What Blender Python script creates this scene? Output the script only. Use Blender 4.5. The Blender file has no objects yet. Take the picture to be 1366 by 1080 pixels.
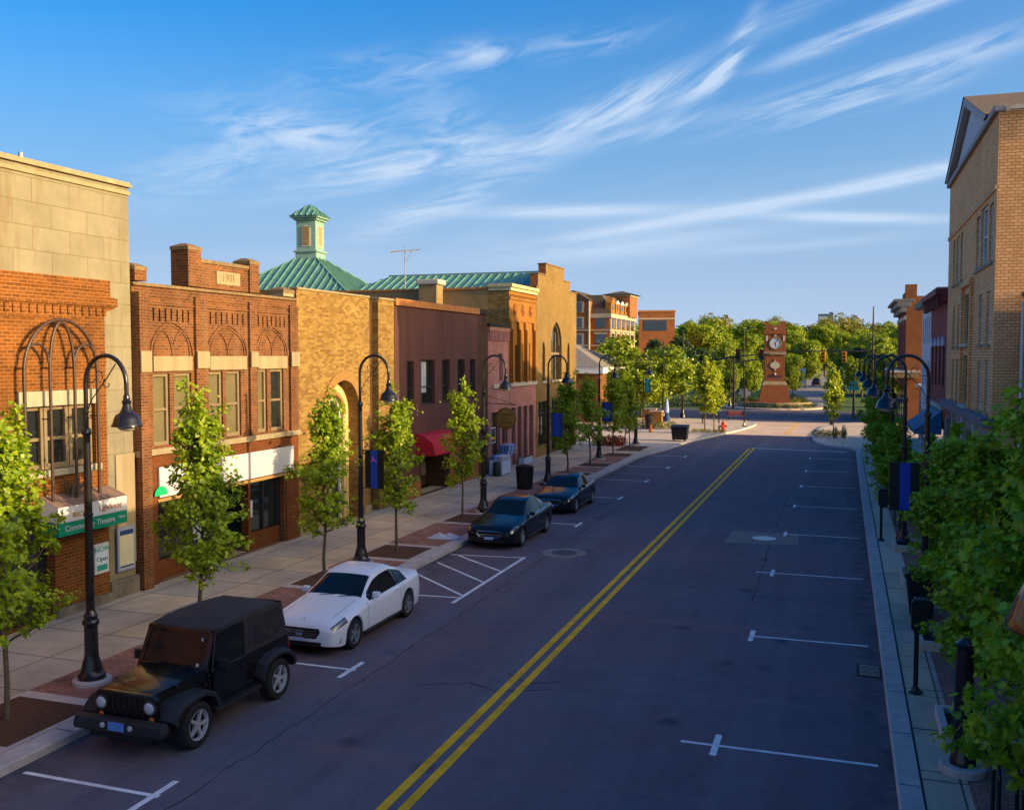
import bpy, bmesh, math, random
from mathutils import Vector, Matrix
from mathutils.geometry import tessellate_polygon
R = math.radians
C = bpy.context.scene.collection
SC = bpy.context.scene

# ------------------------------------------------------------------ camera
CAM_H, FPX, CX, CY = 6.5, 1285.0, 683.0, 540.0
YAW, PITCH = R(18.998), R(2.940)
cd = bpy.data.cameras.new('camera'); cam = bpy.data.objects.new('camera', cd); C.objects.link(cam)
cam.location = (0, 0, CAM_H); cam.rotation_euler = (R(90) - PITCH, 0, YAW)
cd.sensor_fit = 'HORIZONTAL'; cd.sensor_width = 36.0; cd.lens = FPX / 1366.0 * 36.0
cd.clip_start = 0.1; cd.clip_end = 6000
SC.camera = cam

# ------------------------------------------------------------------ light, sky, exposure
SUN_EL, SUN_PHI = R(14.8), R(3.4)          # sun over the right-hand roofs, almost square to the street
SKY_STRENGTH, SUN_STRENGTH, EXPOSURE = 0.15, 3.1, 1.14
sd = bpy.data.lights.new('sun', 'SUN'); sun = bpy.data.objects.new('sun', sd); C.objects.link(sun)
sd.energy = SUN_STRENGTH; sd.angle = R(0.5); sd.color = (1.0, 0.74, 0.42)
_dir = Vector((-math.cos(SUN_PHI) * math.cos(SUN_EL), math.sin(SUN_PHI) * math.cos(SUN_EL), -math.sin(SUN_EL)))
sun.rotation_euler = _dir.to_track_quat('-Z', 'Y').to_euler(); sun.location = (60, -10, 40)
SC.view_settings.view_transform = 'Standard'; SC.view_settings.look = 'None'
SC.view_settings.exposure = EXPOSURE; SC.view_settings.gamma = 1.0

world = bpy.data.worlds.new('World'); SC.world = world; world.use_nodes = True
def build_world():
    nt = world.node_tree; nt.nodes.clear(); N = nt.nodes.new; L = nt.links.new
    def math_(op, a, b=None, c=None):
        n = N('ShaderNodeMath'); n.operation = op
        for i, v in enumerate((a, b, c)):
            if v is None: continue
            if isinstance(v, (int, float)): n.inputs[i].default_value = v
            else: L(v, n.inputs[i])
        return n.outputs[0]
    out = N('ShaderNodeOutputWorld'); bg = N('ShaderNodeBackground'); bg.inputs[1].default_value = SKY_STRENGTH
    sky = N('ShaderNodeTexSky'); sky.sky_type = 'NISHITA'; sky.sun_disc = False
    sky.sun_elevation = SUN_EL; sky.sun_rotation = R(90) + SUN_PHI
    sky.air_density = 1.0; sky.dust_density = 5.0; sky.ozone_density = 2.0
    hs = N('ShaderNodeHueSaturation'); hs.inputs['Saturation'].default_value = SKY_SAT; hs.inputs['Value'].default_value = 0.94
    hs.inputs['Hue'].default_value = SKY_HUE
    L(sky.outputs[0], hs.inputs['Color'])
    tc = N('ShaderNodeTexCoord'); sx = N('ShaderNodeSeparateXYZ'); L(tc.outputs['Generated'], sx.inputs[0])
    az = math_('MULTIPLY', math_('ARCTAN2', sx.outputs[0], sx.outputs[1]), 57.2958)
    el = math_('MULTIPLY', math_('ARCSINE', sx.outputs[2]), 57.2958)
    def gauss(a0, e0, ang, su, sv, amp):      # one soft patch of thin cloud: azimuth, elevation, slope, lengths
        da = math_('SUBTRACT', az, a0); de = math_('SUBTRACT', el, e0); c, s = math.cos(R(ang)), math.sin(R(ang))
        u = math_('DIVIDE', math_('ADD', math_('MULTIPLY', da, c), math_('MULTIPLY', de, s)), su)
        v = math_('DIVIDE', math_('SUBTRACT', math_('MULTIPLY', de, c), math_('MULTIPLY', da, s)), sv)
        q = math_('ADD', math_('MULTIPLY', u, u), math_('MULTIPLY', v, v))
        return math_('MULTIPLY', math_('EXPONENT', math_('MULTIPLY', q, -1.0)), amp)
    def noise(ang, fu, fv, detail, dist, seed, rough=0.6):
        c, s = math.cos(R(ang)), math.sin(R(ang))
        u = math_('MULTIPLY', math_('ADD', math_('MULTIPLY', az, c), math_('MULTIPLY', el, s)), fu)
        v = math_('MULTIPLY', math_('SUBTRACT', math_('MULTIPLY', el, c), math_('MULTIPLY', az, s)), fv)
        cb = N('ShaderNodeCombineXYZ'); L(u, cb.inputs[0]); L(v, cb.inputs[1]); cb.inputs[2].default_value = seed
        n = N('ShaderNodeTexNoise'); n.inputs['Scale'].default_value = 1.0; n.inputs['Detail'].default_value = detail
        n.inputs['Roughness'].default_value = rough; n.inputs['Distortion'].default_value = dist
        L(cb.outputs[0], n.inputs['Vector']); return n.outputs[0]
    def ramp(v, a, b):
        m = N('ShaderNodeMapRange'); m.interpolation_type = 'SMOOTHSTEP'
        m.inputs[1].default_value = a; m.inputs[2].default_value = b; L(v, m.inputs[0]); return m.outputs[0]
    tot = None
    for (g, n) in CLOUDS:
        gg = None
        for p in g:
            x = gauss(*p); gg = x if gg is None else math_('ADD', gg, x)
        w = math_('MULTIPLY', gg, ramp(noise(*n[:6]), n[6], n[7]))
        tot = w if tot is None else math_('ADD', tot, w)
    tot = math_('MINIMUM', tot, 0.9)
    sn = math_('MULTIPLY', math_('SUBTRACT', az, 93.0), 1 / 60.0)      # the pale bands thin out toward the sun, where the sky itself is bright
    away = math_('SUBTRACT', 1.0, math_('EXPONENT', math_('MULTIPLY', math_('MULTIPLY', sn, sn), -1.0)))
    base = hs.outputs[0]
    for wid, pw, amt, colr in HAZE:
        hz = math_('MULTIPLY', math_('EXPONENT', math_('MULTIPLY', math_('POWER', math_('DIVIDE', math_('MAXIMUM', el, 0.0), wid), pw), -1.0)), amt)
        hz = math_('MULTIPLY', hz, away); m0 = N('ShaderNodeMix'); m0.data_type = 'RGBA'; L(hz, m0.inputs[0]); L(base, m0.inputs[6]); m0.inputs[7].default_value = colr; base = m0.outputs[2]
    mx = N('ShaderNodeMix'); mx.data_type = 'RGBA'; L(tot, mx.inputs[0]); L(base, mx.inputs[6])
    mx.inputs[7].default_value = CLOUD_COL
    L(mx.outputs[2], bg.inputs[0]); L(bg.outputs[0], out.inputs[0])
SKY_SAT, SKY_HUE = 1.66, 0.511
CLOUD_COL = (1.8, 2.25, 2.9, 1)
HAZE = [(13.0, 2.2, .85, (.40, 1.20, 2.62, 1)), (6.8, 1.5, .95, (1.74, 2.12, 2.64, 1))]   # (height in degrees, falloff, amount, colour)
CLOUDS = [   # patches (azimuth, elevation, slope, length, width, amount), grain (slope, freq along, freq across, detail, distortion, seed, lo, hi)
    ([(-31, 12.6, -5, 5.5, 1.3, .75), (-27, 16.0, 8, 4, .8, .6), (-20.8, 17.0, 5, 1.8, .7, .7), (-15, 17.6, 8, 4, .7, .4), (-22.5, 13.2, -30, 3.5, 1.6, .5), (-36, 10.4, 20, 5, 1.4, .55)], (12, .26, 1.0, 9, .9, 11.3, .34, .68)),
    ([(-23, 11.4, 7, 6.5, .85, 1.0), (-23.5, 8.6, 22, 5.5, .75, .85), (-28, 10.2, 14, 5, .9, .5)], (9, .17, 1.2, 9, .7, 4.3, .30, .66)),
    ([(-11.7, 14.4, 21, 4.2, .9, 1.0), (-6.2, 16.8, 58, 2.4, .45, .85), (-7.8, 15.2, 40, 2.4, .5, .7), (-11, 12.8, 12, 4, .4, .5), (-16, 13.2, 25, 3, .9, .4)], (26, .18, 1.2, 9, .7, 7.7, .32, .66)),
    ([(.8, 17.4, 16, 5.2, .42, 1.0), (2.0, 14.8, 11, 7.5, .75, .95), (7.5, 19.4, 16, 3.5, .5, .8), (0, 13.4, 9, 5, .35, .55), (-3, 18.5, 20, 4, .6, .3)], (14, .14, 1.2, 9, .6, 2.7, .30, .64)),
    ([(-6.5, 8.2, 8.5, 9.5, .36, 1.0), (3.0, 9.6, 9.0, 4.0, .34, .95), (-16, 8.4, 0.5, 6, .34, .95), (.5, 7.6, -4, 5, .28, .95), (-13, 6.2, 6, 8, .55, .5), (-3, 6.2, 3, 6, .3, .4)], (7, .09, .8, 6, .4, 3.1, .16, .52)),
    ([(-24, 6.0, 6, 26, 2.6, .35)], (5, .06, .4, 6, .6, 5.5, .32, .75)),
]
build_world()

# ------------------------------------------------------------------ where photo points lie in the world (street runs along +Y)
def _basis():
    fw = Vector((-math.sin(YAW) * math.cos(PITCH), math.cos(YAW) * math.cos(PITCH), -math.sin(PITCH)))
    r = Vector((math.cos(YAW), math.sin(YAW), 0)); return r, r.cross(fw), fw
_r, _u, _f = _basis()
def ray(x, y): return _r * ((x - CX) / FPX) + _u * ((CY - y) / FPX) + _f
def G(x, y, z=0.0):
    d = ray(x, y); return Vector((0, 0, CAM_H)) + d * ((z - CAM_H) / d.z)
def PX(x, y, X):
    d = ray(x, y); return Vector((0, 0, CAM_H)) + d * (X / d.x)
def proj(P):
    d = Vector(P) - Vector((0, 0, CAM_H)); z = d.dot(_f); return CX + FPX * d.dot(_r) / z, CY - FPX * d.dot(_u) / z
def colX(x, X, z=0.15):
    y = 620.0
    for _ in range(8):
        p = PX(x, y, X); y = proj((X, p.y, z))[1]
    return p.y
def AT(x, d):                                # ground point on photo column x at depth d
    r = (x - CX) / FPX * d; return r * math.cos(YAW) - d * math.sin(YAW), r * math.sin(YAW) + d * math.cos(YAW)
def HZ(y, d): return CAM_H + (474 - y) * d / FPX

# ------------------------------------------------------------------ mesh builder
class MB:
    def __init__(s): s.v = []; s.f = []; s.m = []
    def add(s, vs, fs, mi=0):
        o = len(s.v); s.v += [tuple(v) for v in vs]; s.f += [tuple(i + o for i in f) for f in fs]; s.m += [mi] * len(fs); return s
    def box(s, x0, x1, y0, y1, z0, z1, mi=0, M=None):
        if x0 > x1: x0, x1 = x1, x0
        if y0 > y1: y0, y1 = y1, y0
        if z0 > z1: z0, z1 = z1, z0
        vs = [(x0, y0, z0), (x1, y0, z0), (x1, y1, z0), (x0, y1, z0), (x0, y0, z1), (x1, y0, z1), (x1, y1, z1), (x0, y1, z1)]
        if M is not None: vs = [M @ Vector(v) for v in vs]
        return s.add(vs, [(3, 2, 1, 0), (4, 5, 6, 7), (0, 1, 5, 4), (1, 2, 6, 5), (2, 3, 7, 6), (3, 0, 4, 7)], mi)
    def poly(s, vs, mi=0): return s.add(vs, [tuple(range(len(vs)))], mi)
    def tube(s, pts, rad, n=8, mi=0, cap=True):
        pts = [Vector(p) for p in pts]; k = len(pts)
        if not isinstance(rad, (list, tuple)): rad = [rad] * k
        vs = []; up = Vector((0, 0, 1)); prev = None
        for i, p in enumerate(pts):
            t = (pts[min(i + 1, k - 1)] - pts[max(i - 1, 0)]).normalized()
            if prev is None:
                a = t.cross(up if abs(t.z) < .9 else Vector((1, 0, 0))).normalized()
            else:
                a = (prev - t * prev.dot(t)).normalized()
            prev = a; b = t.cross(a)
            for j in range(n):
                q = 2 * math.pi * j / n; vs.append(p + (a * math.cos(q) + b * math.sin(q)) * rad[i])
        fs = [(i * n + j, i * n + (j + 1) % n, (i + 1) * n + (j + 1) % n, (i + 1) * n + j) for i in range(k - 1) for j in range(n)]
        if cap: fs += [tuple(reversed(range(n))), tuple((k - 1) * n + j for j in range(n))]
        return s.add(vs, fs, mi)
    def lathe(s, prof, c=(0, 0, 0), n=16, mi=0, M=None, cap=True):
        vs = []
        for (r, z) in prof:
            for j in range(n):
                q = 2 * math.pi * j / n; v = Vector((r * math.cos(q), r * math.sin(q), z))
                if M is not None: v = M @ v
                vs.append(v + Vector(c))
        k = len(prof)
        fs = [(i * n + j, i * n + (j + 1) % n, (i + 1) * n + (j + 1) % n, (i + 1) * n + j) for i in range(k - 1) for j in range(n)]
        if cap: fs += [tuple(reversed(range(n))), tuple((k - 1) * n + j for j in range(n))]
        return s.add(vs, fs, mi)
    def prism(s, pl, ax, a0, a1, mi=0):      # polygon extruded along an axis; pl in the other two axes' order
        def P(p, a): return {'x': (a, p[0], p[1]), 'y': (p[0], a, p[1]), 'z': (p[0], p[1], a)}[ax]
        n = len(pl); vs = [P(p, a0) for p in pl] + [P(p, a1) for p in pl]
        fs = [tuple(range(n)), tuple(range(2 * n - 1, n - 1, -1))] + [(i, (i + 1) % n, n + (i + 1) % n, n + i) for i in range(n)]
        return s.add(vs, fs, mi)
    def wall(s, X, outer, holes=(), depth=0.2, ax='x', mi=0, rmi=None):
        """flat wall at X (or Y) in the other two axes with holes; reveals run from X to X-depth"""
        def P(p, a): return (a, p[0], p[1]) if ax == 'x' else (p[0], a, p[1])
        polys = [[Vector((p[0], p[1], 0)) for p in outer]] + [[Vector((p[0], p[1], 0)) for p in h] for h in holes]
        flat = [p for q in polys for p in q]; tris = tessellate_polygon(polys)
        s.add([P(p, X) for p in flat], [tuple(t) for t in tris], mi)
        for h in holes:
            n = len(h); vs = [P(p, X) for p in h] + [P(p, X - depth) for p in h]
            s.add(vs, [(i, (i + 1) % n, n + (i + 1) % n, n + i) for i in range(n)], mi if rmi is None else rmi)
        return s
    def build(s, name, mats, parent=None, smooth=None, bevel=0, local=False, bseg=2):
        me = bpy.data.meshes.new(name); off = Vector((0, 0, 0))
        if parent is not None and not local: off = WL.get(parent.name, off)
        me.from_pydata([(v[0] - off.x, v[1] - off.y, v[2] - off.z) for v in s.v], [], s.f)
        if not isinstance(mats, (list, tuple)): mats = [mats]
        for m in mats: me.materials.append(m)
        if len(mats) > 1: me.polygons.foreach_set('material_index', s.m)
        if bevel or True:
            bm = bmesh.new(); bm.from_mesh(me)
            bmesh.ops.recalc_face_normals(bm, faces=bm.faces) if len(bm.faces) < 20000 else None
            if bevel:
                bmesh.ops.remove_doubles(bm, verts=bm.verts, dist=1e-5)
                es = [e for e in bm.edges if e.is_manifold and e.calc_face_angle(0) > R(25)]
                bmesh.ops.bevel(bm, geom=es, offset=bevel, segments=bseg, affect='EDGES', profile=.6, clamp_overlap=True)
            bm.to_mesh(me); bm.free()
        if smooth is not None:
            me.shade_smooth()
            if smooth < 180: me.set_sharp_from_angle(angle=R(smooth))
        o = bpy.data.objects.new(name, me); C.objects.link(o)
        if parent is not None:
            o.parent = parent; WL[o.name] = WL.get(parent.name, Vector((0, 0, 0)))
        return o
WL = {}
def tag(o, label=None, cat=None, group=None, kind=None):
    if label: o['label'] = label
    if cat: o['category'] = cat
    if group: o['group'] = group
    if kind: o['kind'] = kind
    return o
def thing(name, label, cat, loc=(0, 0, 0), rz=0.0, group=None):
    o = bpy.data.objects.new(name, None); C.objects.link(o); o.empty_display_size = .3
    o.location = loc; o.rotation_euler = (0, 0, rz); WL[o.name] = Vector(loc)
    return tag(o, label, cat, group)
def copy_tree(o, parent=None):
    c = o.copy(); C.objects.link(c)
    if parent is not None: c.parent = parent
    for ch in list(o.children): copy_tree(ch, c)
    return c
def struct(name, mb, m, **k): return tag(mb.build(name, m, **k), kind='structure')
def text(s, size, name, m, parent, loc, rot, extrude=.004, align='CENTER', sx=1.0):
    cu = bpy.data.curves.new(name, 'FONT'); cu.body = s; cu.size = size; cu.extrude = extrude
    cu.align_x = align; cu.align_y = 'CENTER'; cu.materials.append(m)
    o = bpy.data.objects.new(name, cu); C.objects.link(o)
    off = WL.get(parent.name, Vector((0, 0, 0))) if parent is not None else Vector((0, 0, 0))
    me = bpy.data.meshes.new_from_object(o); bpy.data.objects.remove(o); bpy.data.curves.remove(cu)
    o = bpy.data.objects.new(name, me); C.objects.link(o)
    o.location = Vector(loc) - off; o.rotation_euler = rot; o.scale = (sx, 1, 1)
    if parent is not None: o.parent = parent
    return o
FACE_STREET = (R(90), 0, R(90)); FACE_US = (R(90), 0, 0); FACE_WEST = (R(90), 0, R(-90))

# ------------------------------------------------------------------ materials
def _mat(name):
    m = bpy.data.materials.new(name); m.use_nodes = True; nt = m.node_tree; return m, nt, nt.nodes['Principled BSDF']
def mat(name, col, rough=.6, spec=.3, metal=0.0, var=.0, vs=3.0, bump=0.0, bs=30.0, coat=0.0, streak=False):
    m, nt, b = _mat(name); N = nt.nodes.new; L = nt.links.new
    b.inputs['Base Color'].default_value = (*col, 1); b.inputs['Roughness'].default_value = rough
    b.inputs['Specular IOR Level'].default_value = spec; b.inputs['Metallic'].default_value = metal
    b.inputs['Coat Weight'].default_value = coat; b.inputs['Coat Roughness'].default_value = .03
    tc = N('ShaderNodeTexCoord')
    if var:
        vec = tc.outputs['Object']
        if streak:
            mp = N('ShaderNodeMapping'); mp.inputs['Scale'].default_value = (1, 1, .15); L(vec, mp.inputs[0]); vec = mp.outputs[0]
        n = N('ShaderNodeTexNoise'); n.inputs['Scale'].default_value = vs; n.inputs['Detail'].default_value = 8; n.inputs['Roughness'].default_value = .65
        L(vec, n.inputs['Vector']); r = N('ShaderNodeMapRange'); r.inputs[1].default_value = .3; r.inputs[2].default_value = .7
        r.inputs[3].default_value = 1 - var; r.inputs[4].default_value = 1 + var; L(n.outputs[0], r.inputs[0])
        mu = N('ShaderNodeVectorMath'); mu.operation = 'SCALE'; mu.inputs[0].default_value = col; L(r.outputs[0], mu.inputs['Scale'])
        L(mu.outputs[0], b.inputs['Base Color'])
    if bump:
        n = N('ShaderNodeTexNoise'); n.inputs['Scale'].default_value = bs; n.inputs['Detail'].default_value = 4; L(tc.outputs['Object'], n.inputs['Vector'])
        bp = N('ShaderNodeBump'); bp.inputs['Strength'].default_value = bump; bp.inputs['Distance'].default_value = .02
        L(n.outputs[0], bp.inputs['Height']); L(bp.outputs[0], b.inputs['Normal'])
    return m
def brick(name, c1, c2, mortar, bw=.22, bh=.078, mw=.009, floor=False, var=.25, vs=.7, rough=.85, offset=.5, bump=.35, stain=None, streaks=0.0):
    m, nt, b = _mat(name); N = nt.nodes.new; L = nt.links.new
    tc = N('ShaderNodeTexCoord'); ge = N('ShaderNodeNewGeometry')
    sp = N('ShaderNodeSeparateXYZ'); L(ge.outputs['Position'], sp.inputs[0])
    cb = N('ShaderNodeCombineXYZ')
    if floor:
        L(sp.outputs[0], cb.inputs[0]); L(sp.outputs[1], cb.inputs[1])
    else:
        sn = N('ShaderNodeSeparateXYZ'); L(ge.outputs['True Normal'], sn.inputs[0])
        ab = N('ShaderNodeMath'); ab.operation = 'ABSOLUTE'; L(sn.outputs[0], ab.inputs[0])
        gt = N('ShaderNodeMath'); gt.operation = 'GREATER_THAN'; L(ab.outputs[0], gt.inputs[0]); gt.inputs[1].default_value = .6
        mx = N('ShaderNodeMix'); L(gt.outputs[0], mx.inputs[0]); L(sp.outputs[0], mx.inputs[2]); L(sp.outputs[1], mx.inputs[3])
        L(mx.outputs[0], cb.inputs[0]); L(sp.outputs[2], cb.inputs[1])
    t = N('ShaderNodeTexBrick'); t.inputs['Scale'].default_value = 1.0; t.offset = offset; t.squash = 1.0
    t.inputs['Brick Width'].default_value = bw; t.inputs['Row Height'].default_value = bh
    t.inputs['Mortar Size'].default_value = mw; t.inputs['Mortar Smooth'].default_value = .15; t.inputs['Bias'].default_value = 0
    t.inputs['Color1'].default_value = (*c1, 1); t.inputs['Color2'].default_value = (*c2, 1); t.inputs['Mortar'].default_value = (*mortar, 1)
    L(cb.outputs[0], t.inputs['Vector'])
    n = N('ShaderNodeTexNoise'); n.inputs['Scale'].default_value = vs; n.inputs['Detail'].default_value = 9; n.inputs['Roughness'].default_value = .7
    L(ge.outputs['Position'], n.inputs['Vector'])
    r = N('ShaderNodeMapRange'); r.inputs[1].default_value = .3; r.inputs[2].default_value = .7; r.inputs[3].default_value = 1 - var; r.inputs[4].default_value = 1 + var
    L(n.outputs[0], r.inputs[0])
    mu = N('ShaderNodeVectorMath'); mu.operation = 'SCALE'; L(t.outputs['Color'], mu.inputs[0]); L(r.outputs[0], mu.inputs['Scale'])
    col = mu.outputs[0]
    if stain:
        mp = N('ShaderNodeMapping'); mp.inputs['Scale'].default_value = (1.6, 1.6, .22) if not floor else (1, 1, 1); L(ge.outputs['Position'], mp.inputs[0])
        n2 = N('ShaderNodeTexNoise'); n2.inputs['Scale'].default_value = 1.3; n2.inputs['Detail'].default_value = 7; n2.inputs['Roughness'].default_value = .7
        L(mp.outputs[0], n2.inputs['Vector'])
        r2 = N('ShaderNodeMapRange'); r2.inputs[1].default_value = .52; r2.inputs[2].default_value = .75; r2.inputs[4].default_value = stain[3]; L(n2.outputs[0], r2.inputs[0])
        m2 = N('ShaderNodeMix'); m2.data_type = 'RGBA'; L(r2.outputs[0], m2.inputs[0]); L(col, m2.inputs[6]); m2.inputs[7].default_value = (*stain[:3], 1)
        col = m2.outputs[2]
    L(col, b.inputs['Base Color'])
    b.inputs['Roughness'].default_value = rough; b.inputs['Specular IOR Level'].default_value = .2
    if bump:
        bp = N('ShaderNodeBump'); bp.invert = True; bp.inputs['Strength'].default_value = bump; bp.inputs['Distance'].default_value = .01
        L(t.outputs['Fac'], bp.inputs['Height']); L(bp.outputs[0], b.inputs['Normal'])
    return m
def leafmat(name, ca, cb_, trans=.45):
    m, nt, b = _mat(name); N = nt.nodes.new; L = nt.links.new; nt.nodes.remove(b)
    out = nt.nodes['Material Output']; ge = N('ShaderNodeNewGeometry')
    mx = N('ShaderNodeMix'); mx.data_type = 'RGBA'; L(ge.outputs['Random Per Island'], mx.inputs[0])
    mx.inputs[6].default_value = (*ca, 1); mx.inputs[7].default_value = (*cb_, 1)
    d = N('ShaderNodeBsdfDiffuse'); t = N('ShaderNodeBsdfTranslucent'); g = N('ShaderNodeBsdfGlossy'); g.inputs['Roughness'].default_value = .45
    g.inputs['Color'].default_value = (.9, .9, .8, 1)
    L(mx.outputs[2], d.inputs[0]); L(mx.outputs[2], t.inputs[0])
    trans = trans * .8; a = N('ShaderNodeMixShader'); a.inputs[0].default_value = trans; L(d.outputs[0], a.inputs[1]); L(t.outputs[0], a.inputs[2])
    e = N('ShaderNodeMixShader'); e.inputs[0].default_value = .035; L(a.outputs[0], e.inputs[1]); L(g.outputs[0], e.inputs[2])
    L(e.outputs[0], out.inputs[0]); return m
def glassmat(name, col, rough=.04, spec=.8, coat=.6):
    m, nt, b = _mat(name); N = nt.nodes.new; L = nt.links.new
    b.inputs['Base Color'].default_value = (*col, 1); b.inputs['Roughness'].default_value = rough; b.inputs['Specular IOR Level'].default_value = spec
    b.inputs['Coat Weight'].default_value = coat; b.inputs['Coat Roughness'].default_value = .02
    tc = N('ShaderNodeTexCoord'); n = N('ShaderNodeTexNoise'); n.inputs['Scale'].default_value = 1.2; L(tc.outputs['Object'], n.inputs['Vector'])
    bp = N('ShaderNodeBump'); bp.inputs['Strength'].default_value = .06; bp.inputs['Distance'].default_value = .05
    L(n.outputs[0], bp.inputs['Height']); L(bp.outputs[0], b.inputs['Coat Normal']); return m

def worn(name, col, thr):
    m, nt, b = _mat(name); N = nt.nodes.new; L = nt.links.new; ge = N('ShaderNodeNewGeometry'); b.inputs['Roughness'].default_value = .75; b.inputs['Specular IOR Level'].default_value = .2
    def nz(s, d): n = N('ShaderNodeTexNoise'); n.inputs['Scale'].default_value = s; n.inputs['Detail'].default_value = d; n.inputs['Roughness'].default_value = .7; L(ge.outputs['Position'], n.inputs['Vector']); return n.outputs[0]
    def mr(v, a, c, d, e): r = N('ShaderNodeMapRange'); r.inputs[1].default_value = a; r.inputs[2].default_value = c; r.inputs[3].default_value = d; r.inputs[4].default_value = e; L(v, r.inputs[0]); return r.outputs[0]
    mu = N('ShaderNodeVectorMath'); mu.operation = 'SCALE'; mu.inputs[0].default_value = col; L(mr(nz(2.5, 6), .3, .7, .62, 1.08), mu.inputs['Scale']); L(mu.outputs[0], b.inputs['Base Color'])
    ad = N('ShaderNodeMath'); ad.operation = 'ADD'; L(nz(22, 5), ad.inputs[0]); L(mr(nz(1.6, 4), .3, .7, -.10, .10), ad.inputs[1])
    f = mr(ad.outputs[0], thr - .03, thr + .05, 0, .92); tr = N('ShaderNodeBsdfTransparent'); mx = N('ShaderNodeMixShader'); L(f, mx.inputs[0]); L(b.outputs[0], mx.inputs[1]); L(tr.outputs[0], mx.inputs[2]); L(mx.outputs[0], nt.nodes['Material Output'].inputs[0]); return m
M = {}
M['lamp_enamel'] = mat('lamp_enamel', (.014, .012, .016), .16, spec=.5)
M['asphalt'] = None
M['white_paint'] = worn('white_paint', (.88, .88, .87), .66)
M['yellow_paint'] = worn('yellow_paint', (.95, .52, .02), .66)
M['kerb'] = mat('kerb_concrete', (.44, .40, .38), .85, var=.22, vs=2.5, bump=.2)
M['concrete'] = brick('sidewalk_concrete', (.54, .43, .29), (.37, .34, .30), (.12, .10, .085), 1.75, 1.75, .018, floor=True, var=.28, vs=.5, offset=0, bump=.2)
M['concrete_far'] = brick('plaza_concrete', (.62, .48, .35), (.52, .41, .31), (.26, .20, .15), 2.0, 2.0, .015, floor=True, var=.15, vs=.3, offset=0, bump=.1)
M['paver'] = brick('paver_brick', (.34, .17, .13), (.23, .12, .095), (.08, .055, .05), .21, .105, .006, floor=True, var=.3, vs=1.2, bump=.4)
M['mulch'] = mat('mulch', (.095, .045, .028), .95, var=.5, vs=18, bump=1.0, bs=60)
M['soil'] = mat('soil', (.05, .03, .02), .95, var=.4, vs=20, bump=.8, bs=50)
M['grass'] = mat('grass', (.07, .12, .025), .95, var=.35, vs=.4)
M['stone'] = brick('limestone_block', (.235, .208, .150), (.205, .180, .125), (.15, .12, .07), 1.15, .56, .010, var=.18, vs=.9, stain=(.17, .11, .045, .75), bump=.25)
M['stone_plain'] = mat('limestone', (.30, .235, .14), .8, var=.22, vs=2.2, bump=.15, streak=True)
M['brick_orange'] = brick('orange_brick', (.185, .062, .012), (.11, .038, .008), (.26, .115, .036), .235, .085, .010, var=.32, stain=(.10, .045, .015, .5))
M['brick_red'] = brick('red_brick', (.175, .060, .020), (.095, .034, .014), (.19, .11, .055), .235, .080, .010, var=.38, stain=(.25, .15, .09, .5))
M['brick_smooth'] = brick('smooth_orange_brick', (.18, .055, .014), (.13, .040, .011), (.07, .03, .012), .22, .06, .006, var=.12)
M['brick_dark'] = brick('dark_brown_brick', (.075, .032, .018), (.05, .022, .014), (.13, .08, .045), .22, .078, .010, var=.3)
M['brick_yellow'] = brick('yellow_brick', (.315, .20, .058), (.15, .078, .019), (.23, .135, .045), .25, .085, .010, var=.2, vs=1.2, stain=(.25, .11, .03, .35))
M['brick_gold'] = brick('golden_brick', (.98, .52, .23), (.82, .39, .15), (.38, .19, .07), .24, .105, .012, var=.16)
M['brick_pink'] = brick('painted_pink_brick', (.40, .15, .12), (.31, .11, .09), (.50, .28, .24), .22, .080, .010, var=.25, stain=(.55, .38, .34, .4))
M['brick_ornate'] = brick('ornate_orange_brick', (.32, .14, .024), (.28, .115, .02), (.23, .10, .022), .22, .075, .007, var=.12, bump=.15)
M['brick_tan'] = brick('tan_brick', (.225, .142, .045), (.165, .10, .030), (.265, .17, .065), .22, .075, .008, var=.2, bump=.2, stain=(.16, .09, .03, .4))
M['brick_maroon'] = brick('maroon_brick', (.34, .075, .06), (.27, .055, .05), (.20, .06, .05), .22, .075, .007, var=.2)
M['brick_rust'] = brick('rust_brick', (.33, .115, .035), (.26, .08, .025), (.26, .13, .06), .22, .075, .008, var=.2)
M['stucco_purple'] = mat('purple_stucco', (.105, .042, .036), .8, var=.32, vs=1.0, bump=.15, bs=15, streak=True)
M['stucco_tan'] = mat('tan_stucco', (.29, .19, .08), .9, var=.22, vs=1.2, bump=.15)
M['cream'] = mat('cream_paint', (.50, .44, .35), .7, var=.08)
M['white_wood'] = mat('white_wood', (.72, .70, .66), .6, var=.08)
M['wood_beige'] = mat('beige_window_wood', (.21, .155, .09), .65, var=.15, vs=6)
M['terracotta'] = mat('terracotta_coping', (.42, .17, .05), .7, var=.25, vs=4)
M['coping'] = mat('stone_coping', (.19, .125, .065), .85, var=.35, vs=5)
M['roof_flat'] = mat('flat_roof_membrane', (.16, .15, .14), .9, var=.25, vs=.8)
M['shingle'] = mat('grey_shingle', (.22, .19, .16), .9, var=.25, vs=6)
M['copper'] = mat('green_metal_roof', (.11, .25, .205), .5, spec=.4, var=.22, vs=1.5)
M['copper_wall'] = mat('green_metal_cladding', (.20, .33, .28), .55, var=.1)
M['black_iron'] = mat('black_iron', (.016, .014, .017), .26, spec=.5, var=.3, vs=8)
M['brown_iron'] = mat('dark_bronze_iron', (.055, .028, .02), .45, spec=.5, var=.3, vs=6)
M['dark_metal'] = mat('dark_metal', (.03, .03, .034), .5, spec=.4, var=.2)
M['galv'] = mat('galvanised_steel', (.35, .35, .36), .5, metal=.4, var=.1)
M['glass'] = glassmat('window_glass', (.018, .02, .022))
M['glass_blind'] = mat('blind_behind_glass', (.15, .125, .065), .35, spec=.6, var=.12, vs=2, coat=.5)
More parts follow.
